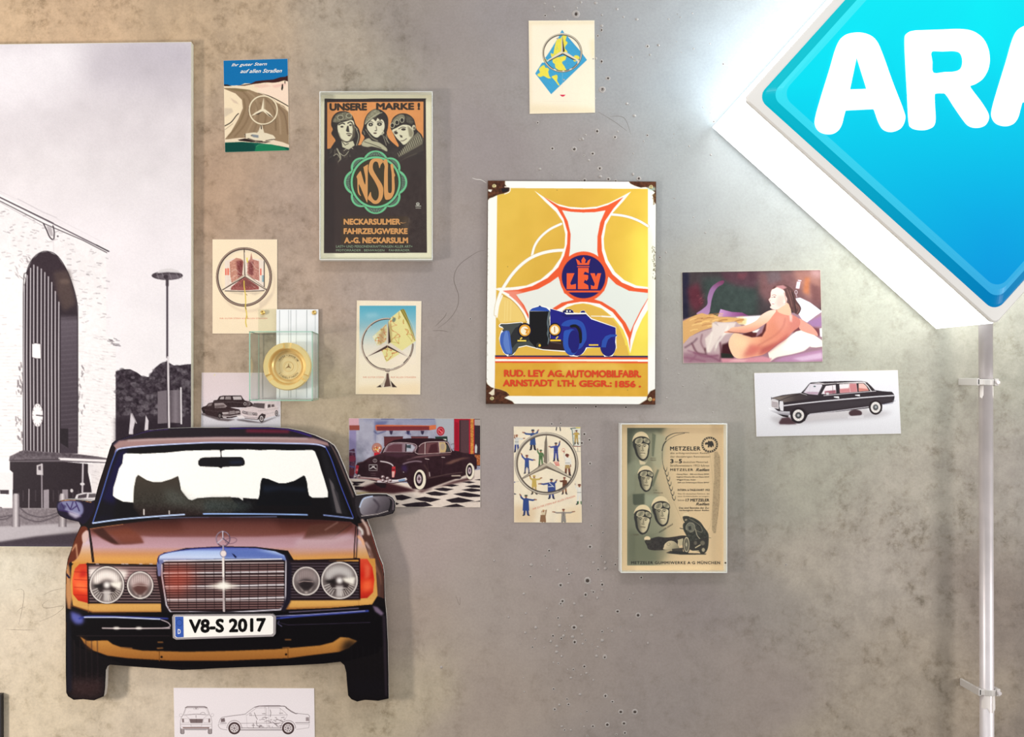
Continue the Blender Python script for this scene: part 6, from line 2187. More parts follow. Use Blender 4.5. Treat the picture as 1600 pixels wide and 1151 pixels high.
# lit leaf at the left (under the arc)
a.at(745, 440, 5.424)
a.p([(170, 300), (180, 210), (215, 120), (290, 150), (350, 210), (400, 290), (430, 340), (300, 340), (200, 350)], (238, 204, 116))
a.l([(215, 118), (280, 145), (340, 200), (390, 270), (420, 340)], 6, (190, 140, 60), sm=1)
a.l([(200, 82), (280, 130), (350, 195), (400, 265), (430, 330)], 16, WHT, sm=1)
a.l([(165, 62), (200, 75), (270, 110)], 12, WHT)
a.l([(215, 118), (185, 200), (170, 300)], 12, WHT, sm=1)
for x in (240, 262, 290):
    a.l([(x, 160), (x - 6, 330)], 4, (250, 232, 170), a=.6, b=2)
a.p([(170, 600), (200, 560), (190, 470), (180, 400), (230, 390), (430, 540), (560, 590), (900, 600), (1180, 540), (1270, 540), (1290, 625), (160, 625)], (226, 182, 76))
# road lines and caption band
a.p([(155, 625), (1450, 630), (1450, 975), (150, 968)], (220, 168, 56))
a.p([(155, 625), (1450, 629), (1450, 644), (155, 638)], (30, 26, 84))
a.p([(155, 638), (1450, 644), (1450, 660), (155, 656)], OR)
a.p([(155, 656), (1450, 660), (1450, 678), (155, 674)], WHT)
a.p([(155, 674), (1450, 678), (1450, 692), (155, 688)], (230, 84, 44))
a.p([(700, 690), (1200, 700), (1250, 760), (900, 740), (700, 760)], (244, 214, 120), b=30, a=.6)
a.noise([(155, 700), (1450, 700), (1450, 970), (155, 970)], 5, 60)
# rust at the corners and chips
RU, RU2 = (84, 50, 30), (128, 84, 48)
a.at(745, 270, 5.424)


def rust(pts, cell=16):
    a.p(pts, (214, 206, 160), sm=0, b=5)
    a.p(pts, (80, 44, 26), sm=0)
    a.noise(pts, 34, cell, tint=(1.1, .75, .5), oct=3)


rust([(90, 55), (240, 58), (238, 95), (250, 115), (280, 122), (275, 155), (240, 172), (195, 182), (165, 192), (140, 205), (110, 215), (92, 232)])
a.l([(238, 118), (280, 124), (276, 160), (236, 178)], 7, (250, 248, 236), sm=1); a.p([(205, 130), (270, 128), (262, 160), (215, 165)], (28, 22, 24), b=2)
a.p([(95, 140), (130, 142), (120, 162), (98, 156)], (240, 236, 224))
rust([(1285, 68), (1520, 68), (1520, 270), (1500, 240), (1490, 190), (1510, 165), (1470, 135), (1430, 120), (1390, 125), (1340, 110), (1300, 90)])
a.p([(1440, 120), (1510, 120), (1515, 150), (1460, 150)], (178, 206, 190), b=6, a=.8)
a.dashes([(1480, 170), (1520, 170), (1520, 270), (1490, 260)], 26, 9, 6, (120, 90, 50), .9, 90, 60)
a.dashes([(1486, 620), (1512, 620), (1518, 900), (1488, 910)], 60, 9, 6, (104, 96, 66), .9, 90, 60)
a.at(745, 440, 5.424)
rust([(75, 835), (90, 870), (120, 895), (150, 905), (200, 915), (250, 935), (278, 962), (232, 985), (300, 1015), (325, 1045), (70, 1045)])
a.p([(100, 945), (120, 930), (150, 900), (148, 960), (128, 965)], (228, 216, 190))
a.p([(60, 1025), (230, 1030), (240, 1050), (60, 1050)], (60, 36, 22), b=5)
rust([(1512, 910), (1470, 930), (1445, 968), (1440, 1000), (1400, 1025), (1370, 1045), (1520, 1045)])
a.e(1500, 1000, 16, 10, (200, 130, 70), b=4)
a.dashes([(84, 100), (96, 100), (90, 830), (80, 830)], 40, 10, 3, (150, 136, 110), .6, 90, 30)
a.at(745, 270, 5.424)
a.dashes([(88, 230), (98, 230), (95, 1000), (86, 1000)], 40, 10, 3, (150, 136, 110), .6, 90, 30)
a.l([(92, 60), (90, 1000)], 4, (206, 200, 184), a=.7)
for (x, y) in ((680, 147), (262, 795), (1277, 1842)):
    a.e(x, y, 3, col=(90, 70, 40))
finish(ley, a, [(q[0][0] + .3, q[0][1] + .3), (q[1][0] - .3, q[1][1] + .3), (q[2][0] - .3, q[2][1] - .3), (q[3][0] + .3, q[3][1] - .3)], ENAMEL, ES_D + .0003)
# crisp printed shapes: the roadster, the badge letters and the caption
L = Letters().at(745, 440, 5.424)
BK = (22, 20, 22)


def ep(cx, cy, rx, ry, rot=0, n=28):
    return Art.epts(cx, cy, rx, ry, rot, n=n)


L2 = []


def LP(pts, c, sm=0, k=4):
    """each later shape is lifted a hair so the inks never coincide"""
    g_ = Letters().at(745, 440, 5.424)
    g_.poly(smooth_pts(pts, True, k) if sm else pts, c)
    L2.append(g_)


CARO = [(185, 370), (200, 352), (250, 352), (380, 340), (400, 352), (440, 345), (440, 245), (470, 220), (535, 200), (600, 215), (720, 255), (740, 240), (775, 228), (810, 240), (825, 262), (870, 265), (885, 245), (910, 242), (925, 262), (940, 280), (975, 310), (1180, 385), (1180, 445), (1190, 458), (1180, 475), (1185, 560),
        (1150, 630), (1080, 635), (1050, 560), (1040, 555), (935, 562), (900, 610), (850, 635), (790, 630), (760, 595), (560, 580), (420, 545), (350, 560), (310, 620), (260, 632), (225, 600), (200, 540), (188, 480), (205, 420), (228, 395), (190, 385)]
LP(CARO, WHT)
LP([(192, 372), (205, 358), (255, 358), (378, 346), (392, 362), (440, 368), (600, 540), (620, 560), (760, 585), (560, 572), (420, 538), (355, 552), (330, 590), (300, 620), (268, 628), (275, 560), (250, 470), (215, 410), (228, 398), (218, 384)], (70, 74, 72))
LP([(350, 380), (420, 350), (440, 420), (440, 500), (340, 520), (300, 560), (280, 480), (320, 400)], (44, 44, 46), 1)
LP([(230, 420), (258, 414), (278, 430), (290, 520), (300, 600), (280, 615), (240, 610), (210, 560), (195, 500), (205, 440)], (66, 98, 176), 1)
LP([(240, 425), (262, 430), (280, 560), (285, 600), (255, 600), (225, 520)], (96, 128, 196), 1)
LP([(445, 250), (615, 250), (622, 560), (500, 560), (445, 500)], BK)
LP([(443, 248), (470, 225), (535, 207), (590, 222), (622, 250)], RB)
LP([(534, 200), (546, 208), (534, 214), (524, 208)], NV)
LP([(608, 255), (622, 255), (620, 290), (608, 340), (616, 400), (606, 460), (622, 500), (615, 530), (600, 528), (604, 480), (594, 440), (600, 400), (594, 340)], (96, 108, 112), 1)
LP([(622, 228), (740, 262), (760, 278), (925, 274), (970, 318), (1176, 388), (1178, 450), (1168, 560), (1052, 556), (930, 556), (860, 600), (760, 585), (622, 540)], (34, 32, 128))
LP([(700, 278), (925, 274), (935, 290), (760, 300)], (28, 26, 104))
LP([(728, 250), (752, 234), (790, 232), (815, 245), (822, 265), (730, 262)], (30, 30, 90))
LP(ep(765, 250, 7, 8), WHT); LP(ep(790, 250, 5, 7), WHT)
LP([(876, 262), (888, 246), (910, 244), (922, 262)], (30, 30, 110))
LP([(622, 480), (740, 500), (760, 585), (560, 572), (520, 555), (600, 545)], (46, 30, 30))
LP([(625, 500), (715, 520), (715, 530), (625, 515)], (76, 60, 60))
LP(ep(850, 500, 84, 128), (36, 34, 120))
LP([(718, 372), (740, 340), (790, 322), (850, 322), (900, 350), (925, 410), (930, 480), (915, 515), (885, 560), (840, 574), (855, 530), (890, 470), (890, 410), (870, 375), (820, 362), (790, 370), (780, 378)], RB, 1)
LP([(795, 368), (840, 362), (875, 395), (892, 450), (888, 515), (862, 515), (864, 440), (840, 390), (795, 388)], BK, 1)
LP(ep(800, 512, 70, 112), RB); LP(ep(822, 508, 48, 98), (30, 28, 112))
LP([(740, 420), (795, 415), (775, 470), (775, 540), (800, 590), (760, 590), (738, 520)], (44, 84, 176), 1)
LP(ep(1112, 548, 66, 84), (32, 30, 112))
LP([(1055, 555), (1062, 500), (1090, 462), (1130, 446), (1188, 448), (1186, 462), (1140, 468), (1112, 490), (1098, 530), (1094, 556)], RB)
LP([(950, 530), (1030, 530), (1030, 542), (950, 542)], (238, 200, 70))
for (x, y) in ((407, 412), (662, 406)):
    LP(ep(x, y, 60 if x < 500 else 54, 64 if x < 500 else 58), (24, 20, 40)); LP(ep(x, y, 48 if x < 500 else 46, 50 if x < 500 else 46), (226, 160, 50)); LP(ep(x - 2, y + 2, 34, 36), (250, 240, 210))
LP([(395, 395), (440, 400), (430, 440), (410, 440), (420, 415)], (226, 150, 40)); LP([(655, 380), (662, 380), (664, 430), (656, 430)], (190, 120, 40))
LP([(345, 494), (418, 494), (420, 506), (345, 506)], (246, 214, 90)); LP([(622, 490), (712, 490), (712, 504), (622, 504)], (238, 196, 60)); LP([(378, 468), (388, 476), (372, 492), (364, 486)], (240, 200, 80)); LP([(685, 460), (692, 466), (676, 486), (666, 480)], (238, 196, 60))
LP(ep(525, 540, 20, 24), (60, 56, 50)); LP(ep(533, 540, 10, 11), (236, 190, 50))
# badge letters and crown
g_ = Letters().at(745, 270, 5.424)
g_.poly([(762, 850), (828, 850), (792, 935), (800, 950), (840, 940), (840, 985), (762, 985)], OR)
g_.poly([(858, 805), (948, 805), (948, 850), (916, 836), (904, 860), (944, 866), (944, 898), (930, 915), (916, 905), (906, 930), (944, 952), (948, 985), (856, 985)], OR)
g_.poly([(962, 850), (1000, 850), (1008, 880), (1024, 850), (1054, 850), (1022, 985), (968, 985), (966, 950), (994, 960), (1000, 940), (966, 860)], OR)
g_.poly([(856, 780), (840, 728), (868, 745), (876, 762), (890, 765), (886, 740), (904, 710), (924, 738), (916, 765), (934, 762), (940, 745), (964, 728), (950, 780)], OR)
g_.poly([(850, 790), (954, 790), (954, 798), (850, 798)], OR)
g_.poly([(762, 997), (1048, 997), (1040, 1012), (768, 1012)], OR)
L2.append(g_)
for i, g_ in enumerate(L2[:-1]):
    pass
allL = Letters()
w0 = world_loc(ley)
VV, FF, KK = [], [], []
for i, g_ in enumerate(L2):
    n0_ = len(VV)
    VV += [Vector(P(x, y, ES_D + .0005 + i * .00001)) - w0 for x, y in g_.V]
    FF += [tuple(k_ + n0_ for k_ in f_) for f_ in g_.F]
    KK += g_.K
me = bpy.data.meshes.new('enamelled_roadster')
me.from_pydata(VV, [], FF)
me.update()
ink_attr(me, np.array(KK))
me.materials.append(ENAMEL)
eo = bpy.data.objects.new('enamelled_roadster', me)
C.objects.link(eo)
eo.parent = ley
eo['kind'] = 'stuff'
L = Letters().at(745, 440, 5.424)
RD = (216, 70, 36)
for body, x0, x1, y0, y1 in (('RUD.', 230, 412, 745, 806), ('LEY', 434, 578, 746, 806), ('AG.', 598, 742, 748, 808), ('AUTOMOBILFABR.', 752, 1394, 748, 812), ('ARNSTADT', 220, 652, 828, 888), ('i.TH.', 684, 842, 832, 890), ('GEGR.:', 866, 1145, 834, 892), ('1856 .', 1172, 1392, 838, 896)):
    L.t(body, x0, y0, x1, y1, RD, weight=.05)
L.build(ley, ES_D + .0012, ENAMEL)
SCREW = mat('brass_screw', (206, 190, 140), 0.35, 0.7)
SLOT = mat('screw_slot', (70, 56, 36), 0.6)
for (x, y) in ((772, 290.5), (1017, 292), (768.6, 622.4), (1015.5, 623.5)):
    c = P(x, y, ES_D)
    v, f = lathe_g([(0.0062, ES_D), (0.0062, ES_D + .0016), (0.0048, ES_D + .0028), (0.003, ES_D + .0028), (0.0024, ES_D + .0014), (0.0001, ES_D + .0014)], (c[0], c[2]), 14)
    s_ = raw('screw', v, f, SCREW, ley, smooth=False)

# ------------------------------------------------------------------ little glass case with the brass ashtray
GD = 0.17
GL = glass_mat('pale_green_glass', (253, 255, 254))
EDGE = mat('green_glass_edge', (150, 196, 172), 0.2)
kf = S * (1 - GD / D)
gx0, gx1 = (389.5 - CX) * kf, (488.5 - CX) * kf
gz0, gz1 = ZC - (626 - CY) * kf, ZC - (517.5 - CY) * kf
case = empty('glass_case', ((gx0 + gx1) / 2, 0, gz0), 'small open glass display box holding a brass ashtray on the wall', 'display case')
t = 0.004
xr = gx1 + 0.0
# acrylic hanging plate behind, reaching up above the case
pz1 = ZC - (483 - CY) * S
px0, px1 = (404 - CX) * S, (498.4 - CX) * S
v, f = box_g(px0, px1, -0.008, -0.003, gz0 + .004, pz1)
bevel_mod(raw('hanging_plate', v, f, ACR, case), 0.0015, 2)
CARDM = mat('white_reflection_card', (238, 240, 240), 0.5)  # added white card imitating a window reflection in the plate
STREAK = mat('grey_reflection_streak', (176, 180, 180), 0.6)  # grey lines drawn as streaks of that reflection
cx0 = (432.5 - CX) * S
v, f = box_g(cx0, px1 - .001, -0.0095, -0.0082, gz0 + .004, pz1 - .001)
card_ = raw('reflection_card', v, f, CARDM, case)
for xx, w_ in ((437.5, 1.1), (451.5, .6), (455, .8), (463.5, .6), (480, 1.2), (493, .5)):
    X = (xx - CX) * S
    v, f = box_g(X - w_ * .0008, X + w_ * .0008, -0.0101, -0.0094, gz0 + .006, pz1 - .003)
    r_ = raw('reflection_streak', v, f, STREAK)
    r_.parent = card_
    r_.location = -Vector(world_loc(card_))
for xx in (411.5, 491.5):
    X, Z = (xx - CX) * S, ZC - (488.5 - CY) * S
    v, f = lathe_g([(0.007, .009), (0.0072, .0125), (0.006, .014), (0.0035, .0145), (0.003, .012), (0.0001, .012)], (X, Z), 18)
    raw('brass_stud', v, f, mat('polished_brass', (222, 186, 110), 0.25, 0.8) if xx < 450 else bpy.data.materials['polished_brass'], case, smooth=True)
# five panes
panes = [box_g(gx0, gx1, -GD, -GD + t, gz0, gz1), box_g(gx0, gx0 + t, -GD + t, -0.010, gz0, gz1), box_g(gx1 - t, gx1, -GD + t, -0.010, gz0, gz1),
         box_g(gx0 + t, gx1 - t, -GD + t, -0.010, gz0, gz0 + t), box_g(gx0 + t, gx1 - t, -GD + t, -0.010, gz1 - t, gz1)]
for v, f in panes:
    raw('glass_pane', v, f, GL, case)
# polished green edges of the glass
e_ = .0022
for (a0, a1, b0, b1) in ((gx0, gx1, gz1 - e_, gz1 + .0002), (gx0, gx1, gz0 - .0002, gz0 + e_ * 1.2), (gx0 - .0002, gx0 + e_ * 1.3, gz0, gz1), (gx1 - e_, gx1 + .0002, gz0, gz1)):
    v, f = box_g(a0, a1, -GD - .0004, -GD + .001, b0, b1)
    raw('glass_edge', v, f, EDGE, case)
for (X, Z) in ((gx1, gz1), (gx1, gz0), (gx0, gz1), (gx0, gz0)):
    sx = -1 if X == gx1 else 1
    v, f = box_g(min(X, X + sx * .0025), max(X, X + sx * .0025), -GD + .002, -0.010, min(Z, Z + (.0025 if Z == gz0 else -.0025)), max(Z, Z + (.0025 if Z == gz0 else -.0025)))
    raw('glass_edge', v, f, EDGE, case)
for (X, sx) in ((gx1, -1), (gx0, 1)):
    v, f = box_g(min(X, X + sx * .0015), max(X, X + sx * .0015), -0.0125, -0.010, gz0, gz1)
    raw('glass_edge', v, f, EDGE, case)
# ashtray: rim, bowl, three rests, embossed medallion
AD = 0.055
ac = P(448.3, 572.3, AD)
R = 37.6 * S * (1 - AD / D)
BRASS = mat('satin_brass', (248, 216, 146), 0.32, 0.5)
prof = [(R * .60, .0105), (R * .96, .014), (R, .030), (R * .995, AD - .004), (R * .96, AD), (R * .79, AD - .0015), (R * .755, AD - .005), (R * .70, .022), (R * .60, .017), (R * .56, .017)]
ash = empty('brass_ashtray', (ac[0], -0.0105, ac[2]), 'round polished brass ashtray with embossed centre in the small glass box', 'ashtray')
NN = 96
V, F = [], []
rests = [math.radians(x) for x in (90, -31, 211)]
for r_, d_ in prof:
    for k in range(NN):
        t_ = 2 * math.pi * k / NN
        dd = d_
        if r_ > R * .74 and d_ > .03:
            for q_ in rests:
                df = abs((t_ - q_ + math.pi) % (2 * math.pi) - math.pi)
                if df < .14:
                    dd = min(dd, AD - .013)
        V.append((ac[0] + r_ * math.cos(t_), -dd, ac[2] + r_ * math.sin(t_)))
for i in range(len(prof) - 1):
    for k in range(NN):
        k2 = (k + 1) % NN
        F.append((i * NN + k, i * NN + k2, (i + 1) * NN + k2, (i + 1) * NN + k))
bowl = raw('bowl', V, F, BRASS, ash, smooth=False)
fix_normals(bowl)
v, f = lathe_g([(R * .565, .016), (R * .565, .0205), (R * .54, .0215), (R * .40, .0215), (R * .395, .0205), (R * .385, .0215), (R * .22, .0215), (R * .21, .0205), (R * .20, .0222), (R * .17, .0222), (R * .16, .021), (.0001, .021)], (ac[0], ac[2]), 64)
med = raw('medallion', v, f, mat('pale_brass', (240, 214, 158), 0.42, 0.5, bump=.5, nscale=90), ash)
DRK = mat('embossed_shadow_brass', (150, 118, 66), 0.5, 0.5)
g_V, g_F = [], []
# embossed star and lettering round the medallion
for k in range(3):
    t_ = math.radians(90 + 120 * k)
    n1, n2 = t_ + math.pi / 3, t_ - math.pi / 3
    V_ = [(ac[0] + R * .15 * math.cos(t_), -.0225, ac[2] + R * .15 * math.sin(t_)), (ac[0] + R * .03 * math.cos(n1), -.0225, ac[2] + R * .03 * math.sin(n1)), (ac[0], -.0235, ac[2]), (ac[0] + R * .03 * math.cos(n2), -.0225, ac[2] + R * .03 * math.sin(n2))]
    n_ = len(g_V)
    g_V += V_
    g_F += [(n_, n_ + 1, n_ + 2), (n_, n_ + 2, n_ + 3)]
o_ = raw('embossed_star', g_V, g_F, DRK)
o_.parent = med
o_.location = -Vector(world_loc(med))
V_, F_ = [], []
gl = {}
for word, a_mid, up in (('UNTERTÜRKHEIM', 90, 1), ('SINDELFINGEN', -90, 0)):
    n_ = len(word)
    for i, chh in enumerate(word):
        an = a_mid + (-1 if up else 1) * (i - (n_ - 1) / 2) * 9.4
        gv, gf = glyphs(chh, .02)
        mid = (gv.max(0) + gv.min(0)) / 2
        h = R * .11
        for_n = len(V_)
        t_ = math.radians(an)
        for p_ in gv:
            lx, ly = (p_[0] - mid[0]) * h, (p_[1] - .35) * h
            if not up:
                lx, ly = -lx, -ly
            rr_ = R * .465 + ly
            # local tangent frame
            X = rr_ * math.cos(t_) + lx * math.sin(t_)
            Z = rr_ * math.sin(t_) - lx * math.cos(t_)
            V_.append((ac[0] + X, -.0219, ac[2] + Z))
        F_ += [tuple(k_ + for_n for k_ in f_) for f_ in gf]
o_ = raw('lettering', V_, F_, DRK)
o_['kind'] = 'stuff'
o_.parent = med
o_.location = -Vector(world_loc(med))
# ------------------------------------------------------------------ photo print of the dark saloon in a showroom
q = [(545, 653.2), (750.5, 653.8), (750.5, 792.4), (545, 792)]
o, a = card(q, 'colour photo print of a dark vintage saloon on a chequered showroom floor', (150, 150, 170), 'car photo prints', 1.6, 'photo print')
a.at(535, 640, 6.957)
a.p([(60, 80), (1510, 80), (1510, 760), (60, 760)], (158, 156, 172))
a.noise([(60, 80), (1510, 80), (1510, 760), (60, 760)], 26, 70, tint=(1, 1, .95), oct=3)
a.p([(220, 92), (1010, 92), (1020, 170), (350, 160), (240, 140)], (136, 140, 168), b=8, a=.6)
a.p([(180, 110), (350, 110), (360, 340), (220, 330)], (168, 166, 180), b=20, a=.7)
a.p([(1010, 92), (1215, 92), (1215, 420), (1130, 300), (1030, 260)], (170, 172, 178), b=8)
a.p([(350, 130), (500, 120), (470, 160), (370, 200), (360, 330), (350, 340)], (70, 76, 126), b=12, a=.6)
a.p([(72, 92), (178, 92), (180, 170), (74, 172)], (206, 160, 168)); a.p([(74, 168), (186, 168), (186, 222), (76, 224)], (144, 72, 60))
a.p([(76, 224), (150, 224), (150, 560), (72, 560)], (140, 130, 168), b=4)
a.l([(425, 98), (560, 98)], 10, (50, 56, 110), a=.8, b=3); a.l([(760, 96), (1000, 98)], 10, (60, 70, 120), a=.8, b=3); a.l([(352, 92), (362, 420)], 4, (110, 112, 140), a=.8)
a.p([(358, 172), (372, 162), (945, 170), (1010, 164), (1020, 210), (1000, 214), (945, 222), (372, 228), (360, 210)], (198, 100, 66)); a.p([(372, 180), (945, 178), (945, 222), (376, 226)], (120, 46, 50)); a.p([(945, 170), (1018, 166), (1018, 210), (945, 214)], (206, 110, 70))
for x in (530, 715, 870):
    a.p([(x - 20, 228), (x + 20, 228), (x + 12, 262), (x, 272), (x - 12, 262)], (52, 42, 66), b=2)
a.l([(345, 235), (380, 262), (470, 230)], 12, (60, 64, 110), b=5, a=.7); a.l([(690, 250), (740, 270), (720, 240)], 12, (60, 64, 110), b=5, a=.7)
a.p([(452, 292), (658, 290), (658, 340), (560, 400), (454, 400)], (92, 44, 48)); a.l([(452, 294), (658, 292)], 7, (60, 30, 34)); a.p([(748, 290), (932, 288), (932, 310), (748, 312)], (110, 60, 62)); a.l([(748, 292), (932, 290)], 6, (60, 30, 34))
# bubble gum machine, pump globe
a.e(376, 418, 56, 58, (150, 96, 92)); a.e(376, 412, 50, 50, (176, 120, 106), b=3)
for k in range(40):
    a.e(340 + RNG.random() * 74, 400 + RNG.random() * 60, 6, col=[(206, 60, 40), (216, 170, 60), (230, 220, 200), (150, 40, 40)][k % 4])
a.p([(345, 468), (410, 468), (405, 505), (345, 505)], (198, 24, 44))
a.e(1068, 232, 43, 50, (168, 26, 46)); a.ring(1068, 232, 28, 32, 7, (206, 120, 120)); a.e(1072, 238, 16, 14, (206, 40, 56)); a.l([(1050, 215), (1085, 250)], 7, (226, 150, 150))
a.p([(1008, 292), (1140, 288), (1144, 340), (1120, 345), (1010, 312)], (36, 52, 46)); a.p([(1090, 318), (1130, 318), (1130, 334), (1090, 332)], (206, 206, 190))
# doors at the right
a.p([(1214, 96), (1500, 96), (1500, 610), (1214, 610)], (60, 36, 40)); a.p([(1214, 96), (1396, 98), (1396, 112), (1270, 112), (1268, 450), (1216, 440)], (176, 24, 46)); a.p([(1225, 130), (1262, 140), (1262, 440), (1225, 430)], (150, 20, 40))
a.p([(1285, 112), (1376, 112), (1376, 470), (1285, 470)], (86, 58, 62), b=3); a.p([(1376, 96), (1392, 96), (1392, 480), (1376, 480)], (176, 30, 50))
a.p([(1392, 96), (1426, 96), (1426, 480), (1392, 480)], (196, 130, 60)); a.noise([(1392, 96), (1426, 96), (1426, 480), (1392, 480)], 50, 8, tint=(1, .8, .4))
a.p([(1426, 96), (1436, 96), (1436, 480), (1426, 480)], (180, 24, 48)); a.p([(1436, 104), (1500, 104), (1500, 172), (1436, 168)], (170, 156, 150)); a.p([(1436, 176), (1500, 180), (1500, 480), (1436, 480)], (54, 40, 46))
a.p([(1440, 400), (1452, 370), (1466, 400), (1462, 470), (1440, 470)], (200, 200, 196), b=2); a.p([(1436, 488), (1500, 488), (1500, 600), (1460, 600)], (160, 90, 50)); a.noise([(1436, 480), (1500, 480), (1500, 640), (1440, 640)], 40, 8)
# clutter at the left edge
a.p([(72, 440), (130, 420), (140, 470), (146, 560), (120, 740), (72, 760)], (84, 50, 70)); a.noise([(72, 440), (140, 440), (146, 740), (72, 760)], 44, 20, oct=3)
a.e(105, 530, 40, 34, (120, 46, 66), b=3); a.l([(76, 455), (135, 460)], 8, (150, 140, 160)); a.l([(74, 610), (130, 625)], 8, (70, 90, 150)); a.e(100, 680, 34, 40, (96, 44, 50), b=4)
# floor
a.p([(72, 745), (760, 800), (1100, 700), (1500, 650), (1510, 1070), (60, 1070)], (222, 206, 192))
FL = (40, 30, 36)
for pts in ([(100, 780), (250, 780), (210, 800), (130, 805)], [(130, 830), (240, 836), (220, 870), (140, 870)], [(120, 800), (200, 810), (160, 826), (110, 820)],
            [(570, 930), (650, 922), (760, 955), (650, 985), (590, 980)], [(780, 965), (895, 945), (1075, 972), (955, 1005), (850, 990)], [(900, 905), (1005, 885), (1155, 915), (1060, 935), (970, 930)], [(640, 1030), (800, 1005), (900, 1000), (985, 1042), (880, 1056), (700, 1056)],
            [(1120, 980), (1260, 950), (1440, 990), (1300, 1010), (1190, 1010)], [(1075, 1055), (1240, 1020), (1340, 1055), (1200, 1060)], [(1200, 915), (1330, 895), (1500, 925), (1500, 945), (1380, 950), (1300, 940)], [(1380, 1010), (1500, 985), (1500, 998), (1450, 1000)],
            [(990, 860), (1090, 845), (1215, 862), (1130, 885), (1060, 880)], [(1290, 870), (1400, 852), (1500, 866), (1500, 885), (1400, 892)], [(1085, 822), (1190, 808), (1270, 822), (1190, 838)], [(1330, 830), (1430, 816), (1500, 824), (1500, 846), (1410, 848)],
            [(1290, 785), (1380, 775), (1450, 790), (1380, 800)], [(1430, 760), (1500, 752), (1500, 768)], [(560, 1000), (620, 1020), (590, 1035), (560, 1020)], [(1210, 740), (1300, 730), (1280, 750), (1200, 752)]):
    a.p(pts, FL, b=1)
a.p([(150, 900), (300, 885), (520, 905), (400, 930), (170, 925)], (214, 196, 150), b=3)
a.noise([(72, 800), (1500, 700), (1500, 1060), (72, 1060)], 10, 40)
# shadow under the car
a.p([(140, 700), (700, 760), (760, 860), (900, 868), (1330, 715), (1440, 650), (1300, 600), (700, 640)], (40, 20, 24), b=5)
a.p([(160, 860), (420, 770), (720, 850), (860, 900), (1200, 780), (1440, 720), (1400, 760), (1000, 850), (830, 880), (560, 910), (300, 900)], (58, 26, 30), b=10)
# car body
CB_ = (48, 26, 32)
BODY = [(150, 600), (165, 575), (230, 560), (290, 520), (360, 495), (415, 475), (445, 420), (500, 360), (560, 330), (640, 315), (780, 308), (960, 310), (1090, 318), (1150, 350), (1185, 430), (1200, 445), (1290, 460), (1350, 478), (1420, 490), (1460, 530), (1462, 640), (1440, 650), (1430, 600), (1380, 575), (1345, 620), (1335, 690),
        (1300, 720), (1100, 730), (950, 750), (910, 770), (890, 690), (840, 650), (790, 680), (770, 780), (740, 840), (700, 780), (560, 800), (420, 790), (210, 745), (150, 700), (140, 640)]
a.p(BODY, CB_)
a.noise(BODY, 7, 50, tint=(1, .8, .9), oct=2)
a.p([(560, 330), (700, 312), (960, 310), (1090, 318), (1130, 340), (900, 345), (830, 385), (780, 372), (640, 360), (520, 358)], (40, 18, 26), b=2)
a.p([(450, 460), (480, 400), (530, 365), (640, 358), (760, 370), (805, 400), (795, 440), (760, 465), (640, 462)], (140, 116, 124)); a.p([(470, 455), (500, 395), (560, 372), (650, 372), (650, 458)], (96, 58, 66), b=3); a.p([(680, 370), (760, 380), (790, 410), (760, 455), (690, 456)], (176, 176, 186), b=2); a.p([(685, 370), (700, 372), (696, 455), (682, 455)], (40, 26, 30)); a.p([(700, 385), (745, 380), (745, 420), (700, 412)], (60, 70, 76))
a.l([(445, 465), (480, 398), (530, 363), (640, 356), (770, 368), (810, 400), (790, 460), (830, 480)], 5, (214, 190, 190), sm=1)
a.p([(820, 480), (835, 400), (880, 360), (900, 358), (895, 478)], (90, 56, 60)); a.p([(905, 475), (912, 362), (1040, 352), (1050, 468)], (110, 70, 72)); a.p([(930, 470), (960, 380), (1030, 360), (1040, 465)], (70, 34, 40), b=4); a.p([(1060, 465), (1050, 352), (1115, 352), (1135, 400), (1120, 460)], (196, 168, 120)); a.e(1090, 400, 24, 38, (170, 150, 130), b=4); a.p([(1130, 370), (1150, 380), (1176, 450), (1130, 460)], (60, 60, 60))
a.l([(820, 482), (1000, 474), (1180, 462)], 5, (206, 176, 170)); a.l([(832, 400), (860, 372), (920, 352), (1050, 346), (1130, 352), (1160, 390), (1185, 455)], 6, (214, 186, 184), sm=1); a.l([(900, 358), (897, 480)], 7, (214, 190, 186)); a.l([(1048, 352), (1058, 470)], 7, (206, 180, 176)); a.l([(898, 485), (920, 560), (940, 690), (940, 745)], 3, (100, 70, 72), sm=1); a.l([(1075, 480), (1090, 560), (1075, 700)], 2.5, (90, 60, 62), sm=1)
a.p([(740, 520), (820, 500), (1000, 485), (1180, 475), (1180, 490), (980, 505), (860, 520)], (120, 84, 84), b=4, a=.7)
a.l([(900, 532), (940, 538)], 6, (230, 210, 206)); a.l([(1080, 516), (1112, 518)], 6, (230, 210, 206))
a.l([(660, 590), (720, 570), (800, 558), (860, 565)], 10, (200, 180, 190), sm=1, b=5, a=.8); a.l([(700, 545), (800, 520), (900, 495), (1050, 485)], 8, (120, 90, 96), sm=1, b=4, a=.8)
a.p([(1110, 590), (1200, 545), (1300, 520), (1400, 520), (1300, 540), (1180, 590)], (124, 88, 76), b=7, a=.8)
a.p([(640, 610), (700, 600), (700, 680), (650, 660)], (56, 36, 84), b=14, a=.8); a.l([(890, 600), (925, 660), (935, 740)], 14, (84, 60, 56), sm=1, b=6, a=.7)
a.l([(230, 560), (330, 510), (420, 480), (560, 470), (780, 490)], 8, (96, 60, 66), sm=1, b=5, a=.8); a.p([(440, 490), (560, 475), (720, 490), (600, 520)], (80, 48, 62), b=8, a=.6)
a.l([(415, 560), (480, 570), (530, 590), (550, 610)], 12, (226, 214, 214), sm=1, b=3); a.l([(165, 580), (230, 565)], 7, (110, 80, 84), b=3)
